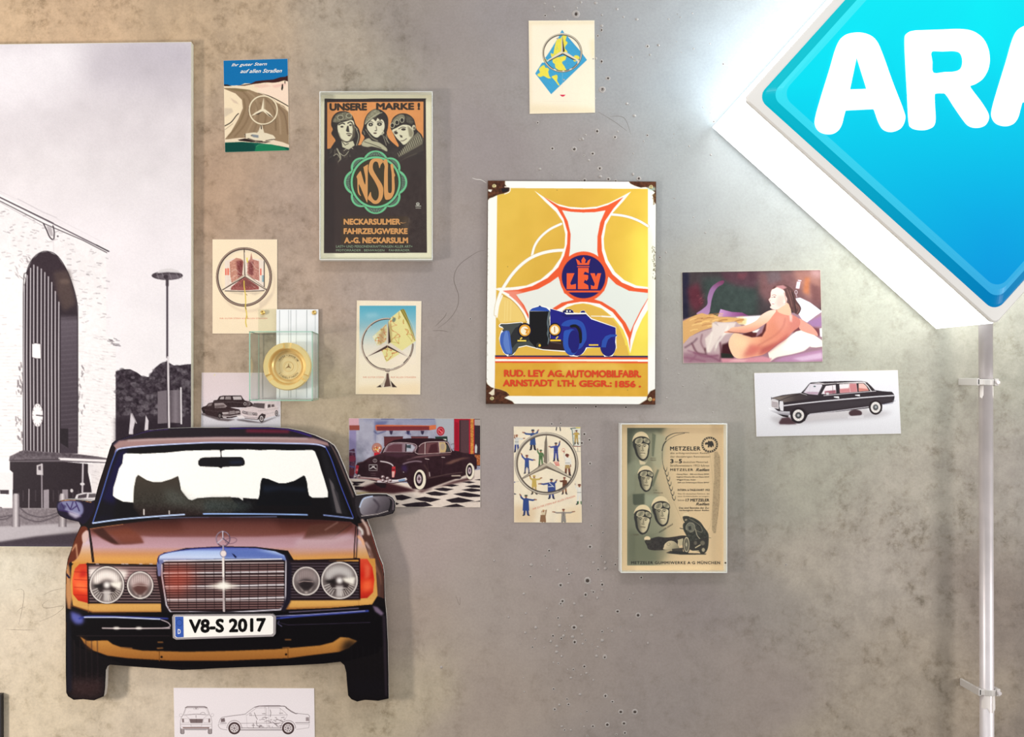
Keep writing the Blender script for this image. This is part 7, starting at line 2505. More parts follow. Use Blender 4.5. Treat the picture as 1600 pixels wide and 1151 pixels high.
a.e(354, 553, 22, 20, (40, 22, 28)); a.ring(354, 553, 20, 18, 4, (206, 190, 190)); a.l([(354, 536), (354, 553), (342, 566)], 3, (206, 190, 190)); a.l([(354, 553), (368, 562)], 3, (206, 190, 190))
a.r(290, 598, 378, 660, (44, 26, 32)); a.l([(290, 598), (378, 598), (378, 660), (290, 660), (290, 598)], 4, (216, 206, 204)); a.l([(300, 640), (335, 622), (368, 642)], 8, (206, 196, 194)); a.r(322, 610, 350, 626, (190, 180, 178))
for y in (690, 712):
    a.l([(308, y), (360, y)], 5, (110, 86, 90), a=.8)
a.p([(540, 620), (575, 615), (578, 680), (562, 735), (540, 735), (536, 660)], (186, 50, 54)); a.p([(538, 670), (568, 670), (562, 732), (540, 734)], (222, 170, 160)); a.r(540, 640, 572, 660, (120, 30, 40))
a.p([(146, 600), (180, 605), (172, 650), (160, 700), (140, 690)], (170, 40, 56)); a.r(150, 640, 168, 665, (214, 120, 120))
a.l([(170, 740), (330, 750), (420, 765)], 20, (170, 130, 126)); a.l([(200, 730), (400, 745)], 6, (226, 200, 196)); a.l([(390, 780), (540, 782), (690, 755)], 26, (196, 184, 186)); a.l([(500, 765), (600, 765), (690, 742)], 8, (240, 236, 236)); a.l([(400, 795), (560, 798), (680, 775)], 7, (70, 44, 48)); a.p([(610, 762), (680, 750), (680, 772), (612, 782)], (110, 140, 176), b=3)
for (x, y) in ((440, 730), (490, 745), (440, 770), (480, 780), (520, 770), (140, 730), (180, 720)):
    a.e(x, y, 20, 18, (150, 126, 126), b=2); a.e(x - 4, y - 5, 9, 8, (226, 216, 216), b=2); a.e(x + 4, y + 8, 10, 6, (60, 36, 40), b=2)
a.p([(340, 790), (480, 800), (470, 850), (420, 850), (370, 820)], (30, 18, 22), b=4)
a.l([(950, 740), (1150, 700), (1300, 680)], 8, (90, 70, 66), b=3); a.l([(1190, 718), (1280, 716)], 12, (206, 190, 170), b=3); a.l([(945, 680), (950, 722)], 8, (200, 180, 176), b=2)
wheel(a, 842, 758, 68, 112, (30, 20, 24), (236, 224, 202), (170, 150, 150), .96); a.e(834, 752, 42, 78, (34, 22, 28)); a.e(834, 752, 26, 48, (196, 176, 180)); a.e(834, 750, 12, 20, (90, 66, 74)); 
for k in range(6):
    t_ = math.radians(60 * k); a.e(834 + 18 * math.cos(t_), 752 + 34 * math.sin(t_), 4, 6, (120, 96, 104))
wheel(a, 1388, 668, 48, 92, (30, 20, 24), (236, 224, 202), (170, 150, 150), .97); a.e(1382, 662, 30, 64, (34, 22, 28)); a.e(1382, 662, 18, 38, (190, 170, 176)); a.e(1382, 660, 8, 16, (90, 66, 74))
a.e(665, 678, 4, col=(230, 220, 220)); a.l([(1180, 380), (1210, 370), (1212, 420), (1190, 430)], 8, (120, 116, 120), sm=1, b=2)
a.noise(a.whole(), 5, 1.4, oct=1)
finish(o, a, q, GLOSS_INK)

# ------------------------------------------------------------------ ring star with traffic policemen
q = [(802.6, 666), (907, 667), (909.4, 816.4), (803.2, 816)]
o, a = card(q, 'cream card with a ring star among many little traffic policemen', (238, 224, 196))
aged(a)
a.at(790, 655, 6.77)
a.noise(a.whole(), 7, 60, tint=(1, .9, .6), oct=3)
a.p([(80, 900), (330, 940), (300, 1100), (80, 1100)], (214, 182, 140), b=30, a=.6); a.p([(600, 960), (810, 900), (810, 1100), (560, 1100)], (232, 204, 160), b=30, a=.6)
SK, NVB, BLK = (150, 96, 70), (44, 60, 126), (40, 36, 46)


def figure(x, y, h, coat, legs, arms, hat=(40, 36, 44), long=0, skin=SK, boots=BLK):
    """small standing figure, feet at y, height h; arms = two hand positions relative to shoulders"""
    s_ = h / 100
    hd = y - h * .93
    sh = y - h * .80
    hip = y - h * (.28 if long else .46)
    a.l([(x - 6 * s_, hip), (x - 9 * s_, y - 4 * s_)], 10 * s_, legs); a.l([(x + 6 * s_, hip), (x + 10 * s_, y - 4 * s_)], 10 * s_, legs)
    a.l([(x - 9 * s_, y - 12 * s_), (x - 9 * s_, y - 2 * s_), (x - 14 * s_, y)], 6 * s_, boots); a.l([(x + 10 * s_, y - 12 * s_), (x + 10 * s_, y - 2 * s_), (x + 15 * s_, y)], 6 * s_, boots)
    for sx, (hx, hy) in zip((-1, 1), arms):
        ax, ay = x + sx * 11 * s_, sh + 3 * s_
        bx, by = x + hx * s_, sh + hy * s_
        mx_, my_ = (ax + bx) / 2 + sx * 2 * s_, (ay + by) / 2 + 3 * s_
        a.l([(ax, ay), (mx_, my_), (ax + (bx - ax) * .8, ay + (by - ay) * .8)], (9 * s_, 7 * s_), coat); a.l([(ax + (bx - ax) * .78, ay + (by - ay) * .78), (bx, by)], 5.5 * s_, skin)
    w = 15 if long else 12
    a.p([(x - 12 * s_, sh - 1 * s_), (x - 4 * s_, sh - 4 * s_), (x + 4 * s_, sh - 4 * s_), (x + 12 * s_, sh - 1 * s_), (x + 11 * s_, sh + 20 * s_), (x + w * s_, hip + 4 * s_), (x - w * s_, hip + 4 * s_), (x - 11 * s_, sh + 20 * s_)], coat)
    a.l([(x - 10 * s_, sh + 22 * s_), (x + 10 * s_, sh + 22 * s_)], 2.4 * s_, (hexc(coat) * .55))
    a.e(x, hd + 3 * s_, 5 * s_, 6.5 * s_, skin); a.l([(x - 7 * s_, hd - 1 * s_), (x + 7 * s_, hd - 1 * s_)], 3 * s_, hat); a.p([(x - 6 * s_, hd - 2 * s_), (x - 7 * s_, hd - 7 * s_), (x + 7 * s_, hd - 7 * s_), (x + 6 * s_, hd - 2 * s_)], hat)


WG = (230, 226, 214)
figure(117, 345, 185, (206, 206, 200), NVB, [(-16, -4), (46, 2)], SK)
a.l([(92, 165), (100, 200)], 9, SK)
figure(288, 322, 215, (50, 78, 132), BLK, [(-50, -6), (28, -18)], (40, 50, 70), 1)
figure(372, 500, 180, (86, 116, 72), (86, 116, 72), [(-20, -26), (20, 30)], (60, 90, 60))
figure(225, 570, 195, (56, 74, 140), (44, 60, 110), [(-32, -28), (44, 8)], (120, 60, 50)); a.r(208, 455, 240, 505, (50, 78, 132)); a.l([(218, 520), (214, 560)], 9, (214, 200, 190)); a.l([(236, 520), (238, 560)], 9, (214, 200, 190))
figure(532, 440, 195, (60, 70, 138), (56, 66, 134), [(-38, 2), (22, -28)], (50, 50, 60))
a.p([(512, 460), (535, 440), (560, 445), (565, 480), (540, 495), (518, 485)], (236, 226, 210))
for k in range(4):
    a.l([(514 + k * 14, 448), (536 + k * 10, 490)], 6, (206, 60, 44))
figure(655, 592, 225, WG, (120, 70, 50), [(-18, -34), (14, 38)], (110, 60, 50)); a.p([(630, 480), (676, 480), (680, 518), (630, 518)], (176, 146, 90)); a.e(648, 378, 18, 16, (110, 56, 46)); a.ring(612, 325, 16, 17, 4, (214, 110, 100)); a.l([(612, 342), (616, 362)], 5, (214, 110, 100))
a.l([(612, 350), (630, 440)], 10, (226, 214, 190))
figure(302, 790, 200, (196, 168, 90), (190, 160, 100), [(-24, -18), (40, -6)], (206, 176, 90)); a.p([(280, 660), (324, 660), (330, 715), (276, 715)], (198, 168, 86))
figure(484, 838, 210, (54, 70, 130), (52, 70, 140), [(-64, 6), (28, -14)], (60, 50, 60), 1); a.p([(446, 668), (524, 668), (530, 775), (446, 775)], (54, 70, 130)); a.l([(462, 672), (510, 714)], 6, (226, 226, 220)); a.l([(455, 712), (500, 708)], 8, (216, 220, 220))
figure(622, 790, 180, (110, 66, 44), (150, 100, 66), [(-26, 4), (10, 20)], (120, 64, 50)); a.l([(614, 660), (580, 652)], 12, (96, 56, 40))
figure(780, 898, 215, WG, WG, [(-20, -20), (14, 30)], (110, 60, 50)); a.l([(742, 660), (742, 720)], 9, (226, 218, 200)); a.l([(768, 870), (766, 892)], 12, (60, 110, 60)); a.l([(798, 870), (800, 892)], 12, (60, 110, 60))
for x in (765, 795):
    a.l([(x, 720), (x - 4, 860)], 2.5, (190, 176, 160), a=.8)
figure(216, 1015, 218, (46, 68, 126), (40, 60, 120), [(-30, -22), (50, 4)], (60, 76, 60), 1); a.p([(186, 850), (244, 850), (250, 965), (180, 965)], (46, 70, 130)); a.l([(205, 970), (198, 1010)], 11, (44, 60, 110)); a.l([(236, 970), (240, 1008)], 11, (44, 60, 110))
figure(402, 1120, 165, (214, 196, 160), (130, 96, 66), [(-10, -10), (14, -14)], (190, 150, 100)); a.p([(370, 1010), (422, 1010), (428, 1085), (362, 1085)], (140, 104, 74)); a.l([(430, 960), (420, 1020)], 11, (150, 120, 90))
figure(612, 1130, 185, (150, 140, 130), (120, 116, 110), [(-62, -2), (64, -4)], (120, 70, 50)); a.p([(592, 1018), (632, 1018), (640, 1082), (590, 1082)], (140, 134, 126)); a.l([(612, 985), (612, 1020)], 4, (60, 60, 60))
a.l([(540, 80), (535, 115)], 10, BLK); a.l([(574, 80), (580, 118)], 10, BLK); a.l([(92, 665), (140, 655)], 9, (214, 200, 180)); a.e(93, 664, 8, 6, (60, 70, 130)); a.p([(88, 778), (118, 792), (90, 796)], (40, 40, 60))
# little sentry window at top right
a.p([(690, 100), (780, 82), (795, 90), (794, 285), (718, 282)], (226, 222, 206)); a.l([(690, 100), (704, 112), (718, 282), (790, 286)], 7, (60, 90, 86)); a.l([(688, 96), (790, 88)], 9, (50, 80, 80)); a.p([(745, 82), (794, 78), (794, 94), (740, 92)], (226, 206, 90))
for x in (725, 762, 790):
    a.l([(x, 110), (x + 2, 280)], 3, (120, 130, 120))
for y in (150, 200, 245):
    a.l([(708, y), (794, y)], 3, (120, 130, 120))
figure(748, 262, 150, (190, 160, 80), (176, 146, 80), [(-20, 10), (20, 10)], (70, 40, 40)); a.l([(718, 284), (794, 286)], 7, (140, 60, 50)); a.l([(762, 290), (764, 335)], 4, (120, 120, 120)); a.l([(740, 340), (794, 340)], 3, (120, 120, 120))
a.ring(432, 468, 322, 316, 31, (116, 104, 92)); a.ring(429, 464, 325, 319, 12, (206, 196, 176)); a.ring(434, 470, 312, 306, 7, (54, 44, 38), a0=-60, a1=130); a.ring(432, 468, 305, 300, 4, (60, 50, 44)); a.ring(431, 467, 335, 329, 4, (150, 136, 120), a=.8)
a.ring(429, 464, 330, 324, 8, (186, 174, 156), a0=150, a1=260)
a.p([(430, 165), (444, 240), (462, 440), (436, 476), (402, 452), (412, 240)], (196, 184, 164)); a.p([(430, 165), (412, 240), (402, 452), (434, 470)], (128, 116, 100)); a.l([(431, 170), (434, 462)], 5, (60, 48, 40))
a.p([(172, 622), (400, 462), (434, 472), (436, 505), (320, 556), (178, 630)], (186, 172, 150)); a.p([(180, 626), (436, 488), (436, 512), (330, 556)], (124, 110, 94)); a.l([(174, 622), (402, 470)], 5, (60, 48, 42)); a.l([(180, 630), (320, 560), (436, 514)], 4, (70, 56, 48))
a.p([(434, 472), (470, 452), (704, 620), (696, 632), (540, 560), (436, 512)], (196, 184, 162)); a.p([(436, 490), (690, 624), (540, 556), (436, 514)], (120, 106, 90)); a.l([(436, 514), (560, 556), (700, 628)], 6, (52, 40, 34)); a.l([(470, 455), (704, 618)], 3, (120, 106, 92))
a.l([(176, 632), (250, 720), (340, 765)], 5, (70, 56, 48), sm=1); a.l([(700, 632), (640, 710), (560, 756)], 5, (70, 56, 48), sm=1)
a.noise(a.whole(), 2.5, 1.2, oct=1)
finish(o, a, q, CRINKLE)
L = Letters().at(790, 655, 6.77)
gv0 = len(L.V)
L.t('IHR GUTER STERN AUF ALLEN STRASSEN', 288, 938, 735, 958, (222, 124, 100), weight=0, spacing=1.1, drop=-138)
L.build(o, .0025)

# ------------------------------------------------------------------ tyre advert in the second box frame
q = (970, 661.5, 1136.5, 895)
fr2 = box_frame('acrylic_advert_frame', q, 0.036, 'clear box frame holding the faded green tyre advert with helmeted racing riders', wall_w=1.6, back_col=(250, 226, 184))
a = Art(972, 663, 1134.5, 893, 1.7, (232, 206, 166))
a.at(955, 650, 8.205)
a.p(a.whole(), (230, 204, 166))
a.noise(a.whole(), 3, 60, tint=(1, .9, .7))
GN = (112, 118, 98)
a.p([(206, 152), (1420, 140), (1420, 1980), (206, 1980)], (224, 198, 160))
# green wash along the left that fades to the right
for x1, al, bl in ((600, .75, 30), (500, .6, 50), (760, .35, 80)):
    a.p([(100, 100), (x1, 100), (x1 - 60, 700), (x1 + 60, 1200), (x1 + 90, 1560), (x1 - 60, 1960), (100, 1980)], (128, 132, 112), b=bl, a=al)
a.p([(150, 100), (720, 100), (640, 230), (540, 200), (300, 190), (250, 420), (240, 640), (150, 700)], (78, 84, 70), b=26, a=.85)
a.p([(560, 190), (700, 260), (650, 640), (600, 700), (520, 560)], (164, 166, 142), b=16, a=.7)
a.p([(206, 620), (300, 560), (420, 640), (300, 760), (300, 960), (206, 1040)], (150, 154, 132), b=12, a=.7)
a.p([(524, 215), (572, 240), (545, 520), (520, 510)], (100, 106, 88), b=3, a=.8)
a.p([(590, 680), (615, 690), (540, 900), (500, 900)], (100, 106, 88), b=4, a=.8)
a.p([(276, 1000), (430, 990), (430, 1130), (300, 1140), (280, 1120)], (76, 82, 68), b=5, a=.9)
a.p([(430, 1000), (600, 1010), (560, 1100), (430, 1200)], (158, 164, 142), b=14, a=.8)
a.p([(206, 1440), (400, 1500), (620, 1560), (700, 1700), (640, 1900), (206, 1910)], (104, 108, 88), b=40, a=.7)
a.r(100, 100, 205, 2050, (232, 206, 166))
a.r(100, 100, 1500, 150, (232, 206, 166))
a.r(100, 1912, 1500, 2060, (232, 206, 166))
# halftone band at right
BAND = [(1320, 460), (1360, 450), (1395, 520), (1400, 700), (1390, 1100), (1340, 1500), (1310, 1500), (1290, 1440), (1300, 1100), (1320, 800)]
a.p(BAND, (188, 166, 134), b=3)
for k in range(420):
    x, y = 1290 + RNG.random() * 115, 460 + RNG.random() * 1040
    if inside(BAND, x, y):
        a.e(x, y, 4, col=(158, 138, 110))
# laurel line
DKG = (44, 44, 42)
a.l([(1000, 212), (900, 212), (800, 222), (720, 262), (700, 300)], (4, 12), DKG, sm=1); a.l([(940, 218), (820, 250), (720, 310), (670, 380), (655, 470), (660, 600), (690, 700)], 5, DKG, sm=1); a.l([(700, 320), (668, 370), (652, 440)], 11, DKG, sm=1)
a.l([(690, 700), (720, 830), (760, 950), (800, 1080)], 3, (80, 76, 68), sm=1)
for k in range(7):
    x, y = 672 + k * 18, 640 + k * 62
    a.l([(x, y), (x + 4, y + 34), (x + 26, y + 66)], (4, 10), DKG, sm=1); a.l([(x + 42, y + 14), (x + 40, y + 44), (x + 28, y + 68)], (4, 8), DKG, sm=1)
a.l([(800, 1100), (880, 1280), (960, 1440)], 3, (150, 130, 100)); a.l([(1260, 470), (1290, 700), (1310, 980), (1290, 1240), (1270, 1400), (1230, 1470)], 2.5, (150, 130, 100), sm=1)
# round trade mark with an elephant
a.ring(1262, 365, 92, 88, 24, (60, 54, 48))
for k in range(20):
    t_ = math.radians(18 * k + 4)
    a.l([(1262 + 82 * math.cos(t_), 365 + 78 * math.sin(t_)), (1262 + 104 * math.cos(t_), 365 + 100 * math.sin(t_))], 9, (214, 190, 154))
a.ring(1262, 365, 104, 100, 4, (60, 54, 48))
a.p([(1200, 350), (1215, 335), (1235, 335), (1245, 312), (1260, 322), (1290, 318), (1308, 345), (1314, 375), (1308, 395), (1296, 375), (1290, 398), (1270, 395), (1262, 375), (1256, 398), (1236, 396), (1240, 368), (1222, 362), (1210, 368)], (54, 48, 44), sm=1)


def rider(cx, cy, s_, tilt=0, goggle=1, tone=0, gl=1):
    """helmeted head from the advert"""
    c, q_ = math.cos(math.radians(tilt)), math.sin(math.radians(tilt))

    def T(pts):
        return [(cx + s_ * (x * c - y * q_), cy + s_ * (x * q_ + y * c)) for x, y in pts]
    F1, F2, F3 = (196, 184, 154), (126, 120, 100), (46, 44, 40)
    a.p(T([(-100, -60), (-90, 40), (-70, 110), (-20, 170), (20, 180), (70, 150), (95, 80), (105, -20), (90, -90)]), (48, 46, 44), sm=1)
    a.p(T([(-62, -40), (-60, 40), (-40, 110), (-5, 150), (30, 155), (64, 120), (80, 50), (82, -30)]), F1, sm=1, g=([(0, (84, 82, 70)), (.5, F1), (1, (218, 206, 174))], T([(-70, 60)])[0], T([(80, 40)])[0]))
    a.p(T([(-110, -70), (-100, -140), (-50, -190), (20, -200), (80, -160), (105, -90), (100, -60), (0, -95)]), (228, 210, 174), sm=1)
    a.p(T([(-114, -66), (-90, -110), (-20, -140), (60, -130), (108, -90), (112, -40), (90, -50), (30, -88), (-30, -84), (-90, -40)]), (52, 50, 46), sm=1)
    if gl:
        a.p(T([(-80, -70), (-60, -104), (0, -116), (16, -100), (4, -60), (-40, -44), (-76, -48)]), (170, 164, 140), sm=1, g=([(0, (206, 198, 170)), (.5, (120, 116, 98)), (1, (196, 188, 160))], T([(-80, -100)])[0], T([(10, -50)])[0]))
        a.p(T([(30, -108), (76, -110), (104, -80), (98, -50), (60, -52), (36, -72)]), (170, 164, 140), sm=1, g=([(0, (196, 188, 160)), (.5, (120, 116, 98)), (1, (206, 198, 170))], T([(30, -100)])[0], T([(100, -50)])[0]))
        a.l(T([(-80, -70), (-60, -104), (0, -116), (16, -100), (4, -60), (-40, -44), (-80, -60)]), 5 * s_, (226, 212, 180), sm=1)
    for ex in (-26, 40):
        a.l(T([(ex - 22, -22), (ex, -30), (ex + 20, -22)]), 8 * s_, F3, sm=1)
        a.e(*T([(ex, -8)])[0], 15 * s_, 6 * s_, F3, b=1)
    a.p(T([(4, -20), (18, -16), (26, 40), (4, 44)]), F2, b=3 * s_, a=.8)
    a.l(T([(-4, 44), (12, 52), (28, 46)]), 6 * s_, F3, sm=1)
    a.l(T([(-22, 84), (10, 80), (44, 86)]), 7 * s_, (90, 76, 64), sm=1); a.l(T([(-12, 92), (34, 94)]), 7 * s_, (232, 222, 196) if goggle else F2)
    a.p(T([(-60, 0), (-40, 100), (-10, 150), (-30, 60), (-40, 0)]), (108, 104, 88), b=8 * s_, a=.7)
    a.l(T([(-72, 20), (-56, 110), (0, 172), (50, 165)]), 9 * s_, (44, 42, 40), sm=1)


rider(388, 395, .98, -2)
a.p([(355, 560), (440, 590), (470, 560), (430, 620), (370, 620)], (214, 200, 168), b=4)
rider(440, 810, .88, 2, 0)
a.at(955, 770, 8.205)
rider(640, 245, 1.02, -3)
rider(400, 350, 1.0, 5, 0)
a.e(960, 285, 42, 34, (228, 208, 172)); a.p([(920, 300), (1000, 300), (1000, 340), (970, 380), (930, 360)], (56, 54, 48), sm=1); a.e(960, 345, 18, 14, (150, 140, 116))
a.p([(920, 400), (960, 360), (1000, 310), (1060, 320), (1140, 370), (1190, 440), (1240, 510), (1250, 580), (1240, 700), (1200, 770), (1140, 770), (1120, 700), (1060, 680), (1000, 640), (960, 540), (925, 470)], (58, 58, 52), sm=1)
a.noise([(920, 400), (1000, 310), (1140, 370), (1250, 560), (1200, 760), (1000, 640)], 26, 22, oct=3)
a.p([(960, 420), (1000, 380), (1060, 390), (1070, 450), (1030, 500), (980, 500), (955, 460)], (110, 110, 98), sm=1); a.p([(985, 430), (1020, 420), (1030, 470), (995, 475)], (56, 54, 50))
a.ring(1015, 440, 58, 60, 5, (170, 164, 142)); a.l([(1000, 330), (1060, 360), (1150, 430), (1160, 500), (1090, 480)], 6, (130, 126, 108), sm=1); a.l([(1080, 460), (1100, 540), (1140, 590)], 8, (190, 182, 158), sm=1, b=2)
a.l([(880, 450), (930, 460), (1000, 500)], 9, (50, 48, 44)); a.l([(1240, 570), (1275, 575)], 5, (70, 66, 58))
a.p([(430, 620), (460, 600), (520, 580), (600, 560), (700, 570), (800, 560), (900, 545), (960, 550), (940, 600), (860, 620), (840, 720), (700, 730), (560, 735), (480, 720), (455, 670)], (50, 44, 42), sm=1)
a.noise([(460, 600), (700, 570), (940, 560), (840, 720), (560, 735), (470, 700)], 14, 26)
a.e(462, 585, 40, 32, (232, 212, 176)); a.p([(430, 600), (500, 600), (520, 640), (460, 650)], (60, 56, 50))
a.p([(675, 690), (690, 650), (740, 615), (800, 618), (850, 660), (860, 720), (680, 725)], (206, 190, 158), sm=1, g=([(0, (226, 208, 174)), (1, (140, 132, 110))], (700, 620), (840, 720)))
a.ring(735, 655, 22, 16, 4, (110, 104, 88)); a.p([(850, 600), (920, 580), (930, 660), (870, 680)], (190, 178, 148)); a.p([(780, 715), (920, 700), (920, 770), (780, 760)], (66, 60, 54))
a.e(965, 660, 50, 112, (40, 38, 36)); a.e(965, 660, 38, 98, (196, 184, 156)); a.e(965, 662, 30, 84, (96, 92, 80)); a.e(963, 660, 10, 26, (190, 180, 154))
for k in range(12):
    t_ = math.radians(30 * k); a.l([(964, 660), (964 + 34 * math.cos(t_), 660 + 92 * math.sin(t_))], 2.5, (170, 162, 138), a=.8)
a.p([(1010, 620), (1240, 560), (1230, 720), (1200, 760), (1040, 740), (1000, 720)], (52, 48, 44)); a.e(1180, 730, 34, 40, (60, 56, 50)); a.e(1180, 728, 20, 24, (170, 160, 136)); a.l([(1080, 700), (1140, 665)], 13, (206, 192, 160), b=2); a.e(1170, 640, 30, 30, (110, 104, 90), b=4); a.e(1080, 640, 20, 26, (100, 94, 82), b=4)
a.p([(700, 765), (760, 740), (930, 750), (1000, 770), (1220, 775), (1210, 788), (900, 790), (740, 775)], (44, 42, 40), b=3)
a.l([(1010, 745), (1120, 740)], 8, (226, 206, 170)); a.p([(600, 740), (760, 770), (700, 830), (560, 800)], (150, 144, 118), b=30, a=.5)
a.noise(a.whole(), 3, 1.3, oct=1)
a.c *= np.array([1.10, 1.06, 1.05])
print_mesh('printed_poster', a, 0.0075, fr2, GLOSS_INK)
L = Letters().at(955, 650, 8.205)
TX, TX2 = (56, 50, 44), (120, 102, 80)
L.t('METZELER', 755, 388, 1145, 440, TX, weight=.03, spacing=1.15)
L.t('die erfolgreichsten Reifen', 757, 462, 1255, 490, TX2)
L.t('der diesjährigen Rennsaison!', 757, 506, 1268, 536, TX2)
L.t('3', 757, 548, 800, 604, TX, weight=.04)
L.t('von', 812, 578, 856, 596, TX)
L.t('5', 866, 548, 908, 604, TX, weight=.04)
L.t('deutschen Motorrad-', 920, 574, 1248, 600, TX2)
L.t('Straßenmeistern 1953 fuhren', 757, 618, 1256, 646, TX2)
L.t('METZELER', 757, 670, 1050, 702, TX, weight=.02, spacing=1.2)
L.t('Reifen', 1092, 666, 1258, 706, TX, weight=.02, shear=.4)
L.t('· Georg Meier   500 ccm Klasse BMW', 826, 735, 1256, 756, TX, weight=.01)
L.t('· Siegfried Wünsche 350 ccm Klasse DKW', 826, 770, 1256, 791, TX, weight=.01)
L.t('· Wiggerl Kraus, Huser', 826, 805, 1085, 828, TX, weight=.01)
L.t('500 ccm Seitenwagen Klasse BMW', 852, 842, 1256, 862, TX, weight=.01)
L.t('INTERN. 6-TAGE-FAHRT 1953', 852, 932, 1262, 958, TX, weight=.02)
L.t('Von 22 deutschen Fahrern, die', 852, 984, 1260, 1006, TX2)
L.t('eine Goldmedaille errangen,', 852, 1018, 1258, 1040, TX2)
L.t('GEORG', 504, 530, 572, 546, TX2)
L.t('MEIER', 506, 556, 576, 572, TX2)
L.t('S. W.', 540, 940, 592, 956, TX2)
L.t('WÜNSCHE', 540, 970, 662, 990, TX2)
L.at(955, 770, 8.205)
L.t('fuhren', 852, 80, 938, 102, TX2)
L.t('17 METZELER', 955, 72, 1258, 110, TX, weight=.03)
L.t('Reifen', 1092, 122, 1258, 160, TX, weight=.02, shear=.4)
L.t('Das sind Beweise der Zu-', 870, 178, 1256, 202, TX, weight=.01)
L.t('verlässigkeit dieser Reifen', 870, 212, 1256, 236, TX, weight=.01)
L.t('L. HUSER', 250, 524, 360, 544, TX2)
L.t('WIGGERL KRAUS', 612, 496, 790, 520, TX, drop=-112)
L.t('METZELER GUMMIWERKE A·G MÜNCHEN', 256, 866, 1396, 912, (52, 48, 44), weight=.02, spacing=1.15)
L.build(fr2, 0.008, GLOSS_INK)
c = P(1133.5, 879, 0.036)
v, f = lathe_g([(.0028, .0362), (.0026, .0376), (.0001, .0378)], (c[0] - .0002, c[2]), 12)
raw('pin', v, f, SLOT, fr2)

# ------------------------------------------------------------------ colour print: woman lying on a bed, seen from behind
q = [(1065.6, 425), (1282, 421.4), (1285.6, 565), (1067.5, 567.4)]
o, a = card(q, 'colour photo print of a smiling woman resting on white pillows, seen from behind', (60, 50, 52), 'colour prints by the lit sign', 1.6, 'photo print')
a.at(1050, 410, 6.4)
a.p([(90, 60), (1520, 60), (1520, 700), (90, 700)], (64, 54, 56))
a.p([(96, 95), (170, 95), (165, 560), (105, 570)], (36, 34, 52), b=14)
a.p([(300, 150), (860, 150), (860, 540), (340, 540)], (56, 66, 62), b=30)
a.p([(480, 90), (900, 90), (840, 260), (640, 230), (520, 180)], (84, 50, 60), b=20, a=.8)
a.p([(650, 110), (760, 100), (720, 170), (660, 160)], (112, 58, 66), b=10, a=.6)
a.p([(150, 260), (260, 200), (330, 420), (240, 500), (180, 420)], (100, 36, 50), b=20, a=.7)
a.dashes([(240, 330), (320, 320), (330, 420), (270, 430)], 16, 26, 4, (160, 84, 90), .6, -30, 10)
a.p([(860, 100), (1500, 75), (1500, 470), (1240, 400), (960, 400), (870, 300)], (112, 78, 78), b=24)
a.p([(1200, 75), (1500, 70), (1500, 380), (1360, 360), (1270, 240)], (150, 104, 94), b=26)
a.p([(1380, 72), (1490, 70), (1490, 160), (1400, 140)], (186, 146, 144), b=22, a=.8)
a.p([(1330, 150), (1380, 150), (1370, 320), (1310, 300)], (186, 110, 70), b=12, a=.8)
a.p([(1380, 200), (1490, 250), (1490, 450), (1400, 400)], (104, 66, 66), b=16, a=.8)
a.p([(940, 100), (1070, 90), (1100, 180), (960, 220)], (96, 88, 92), b=14, a=.6)
a.noise([(96, 90), (1490, 70), (1490, 480), (96, 560)], 8, 46, oct=3)
a.p([(430, 215), (480, 185), (520, 182), (510, 215), (460, 245), (420, 300), (395, 380), (385, 440), (360, 520), (245, 515), (300, 470), (352, 420), (355, 350), (375, 280), (400, 240)], (138, 102, 138), sm=1, g=([(0, (110, 54, 84)), (.3, (140, 100, 140)), (1, (170, 130, 170))], (500, 190), (320, 510)))
a.p([(455, 545), (485, 465), (540, 480), (600, 495), (700, 500), (770, 535), (780, 550)], (158, 110, 156), sm=0, g=([(0, (200, 156, 200)), (.5, (150, 92, 140)), (1, (110, 54, 96))], (460, 500), (770, 530)))
a.l([(1262, 178), (1290, 182)], 9, (226, 206, 216)); a.p([(1250, 190), (1285, 192), (1272, 262), (1236, 258)], (226, 206, 216), b=3); a.ring(1240, 296, 12, 18, 5, (206, 190, 196)); a.l([(1240, 320), (1248, 345)], 5, (190, 170, 180))
# bed linen
a.p([(100, 575), (200, 540), (460, 545), (860, 530), (1500, 480), (1510, 1000), (100, 1010)], (150, 116, 126), b=4)
a.p([(640, 545), (900, 530), (860, 620), (740, 640)], (238, 238, 240), b=5)
a.p([(560, 560), (750, 555), (740, 620), (600, 620)], (226, 206, 150), b=8)
# gold cover
GC = [(102, 590), (180, 550), (260, 515), (300, 505), (350, 520), (400, 512), (470, 545), (560, 545), (720, 560), (700, 600), (560, 620), (430, 640), (300, 680), (220, 720), (160, 770), (110, 820), (104, 700)]
a.p(GC, (212, 164, 104), b=2)
for k in range(46):
    x, y = 110 + RNG.random() * 560, 520 + RNG.random() * 250
    if inside(GC, x, y):
        dx = 50 + RNG.random() * 60
        a.l([(x, y), (x + dx * .5, y - 14), (x + dx, y - 16)], 7, [(244, 214, 140), (140, 84, 48), (236, 190, 110), (170, 110, 70)][k % 4], sm=1, b=3, a=.8)
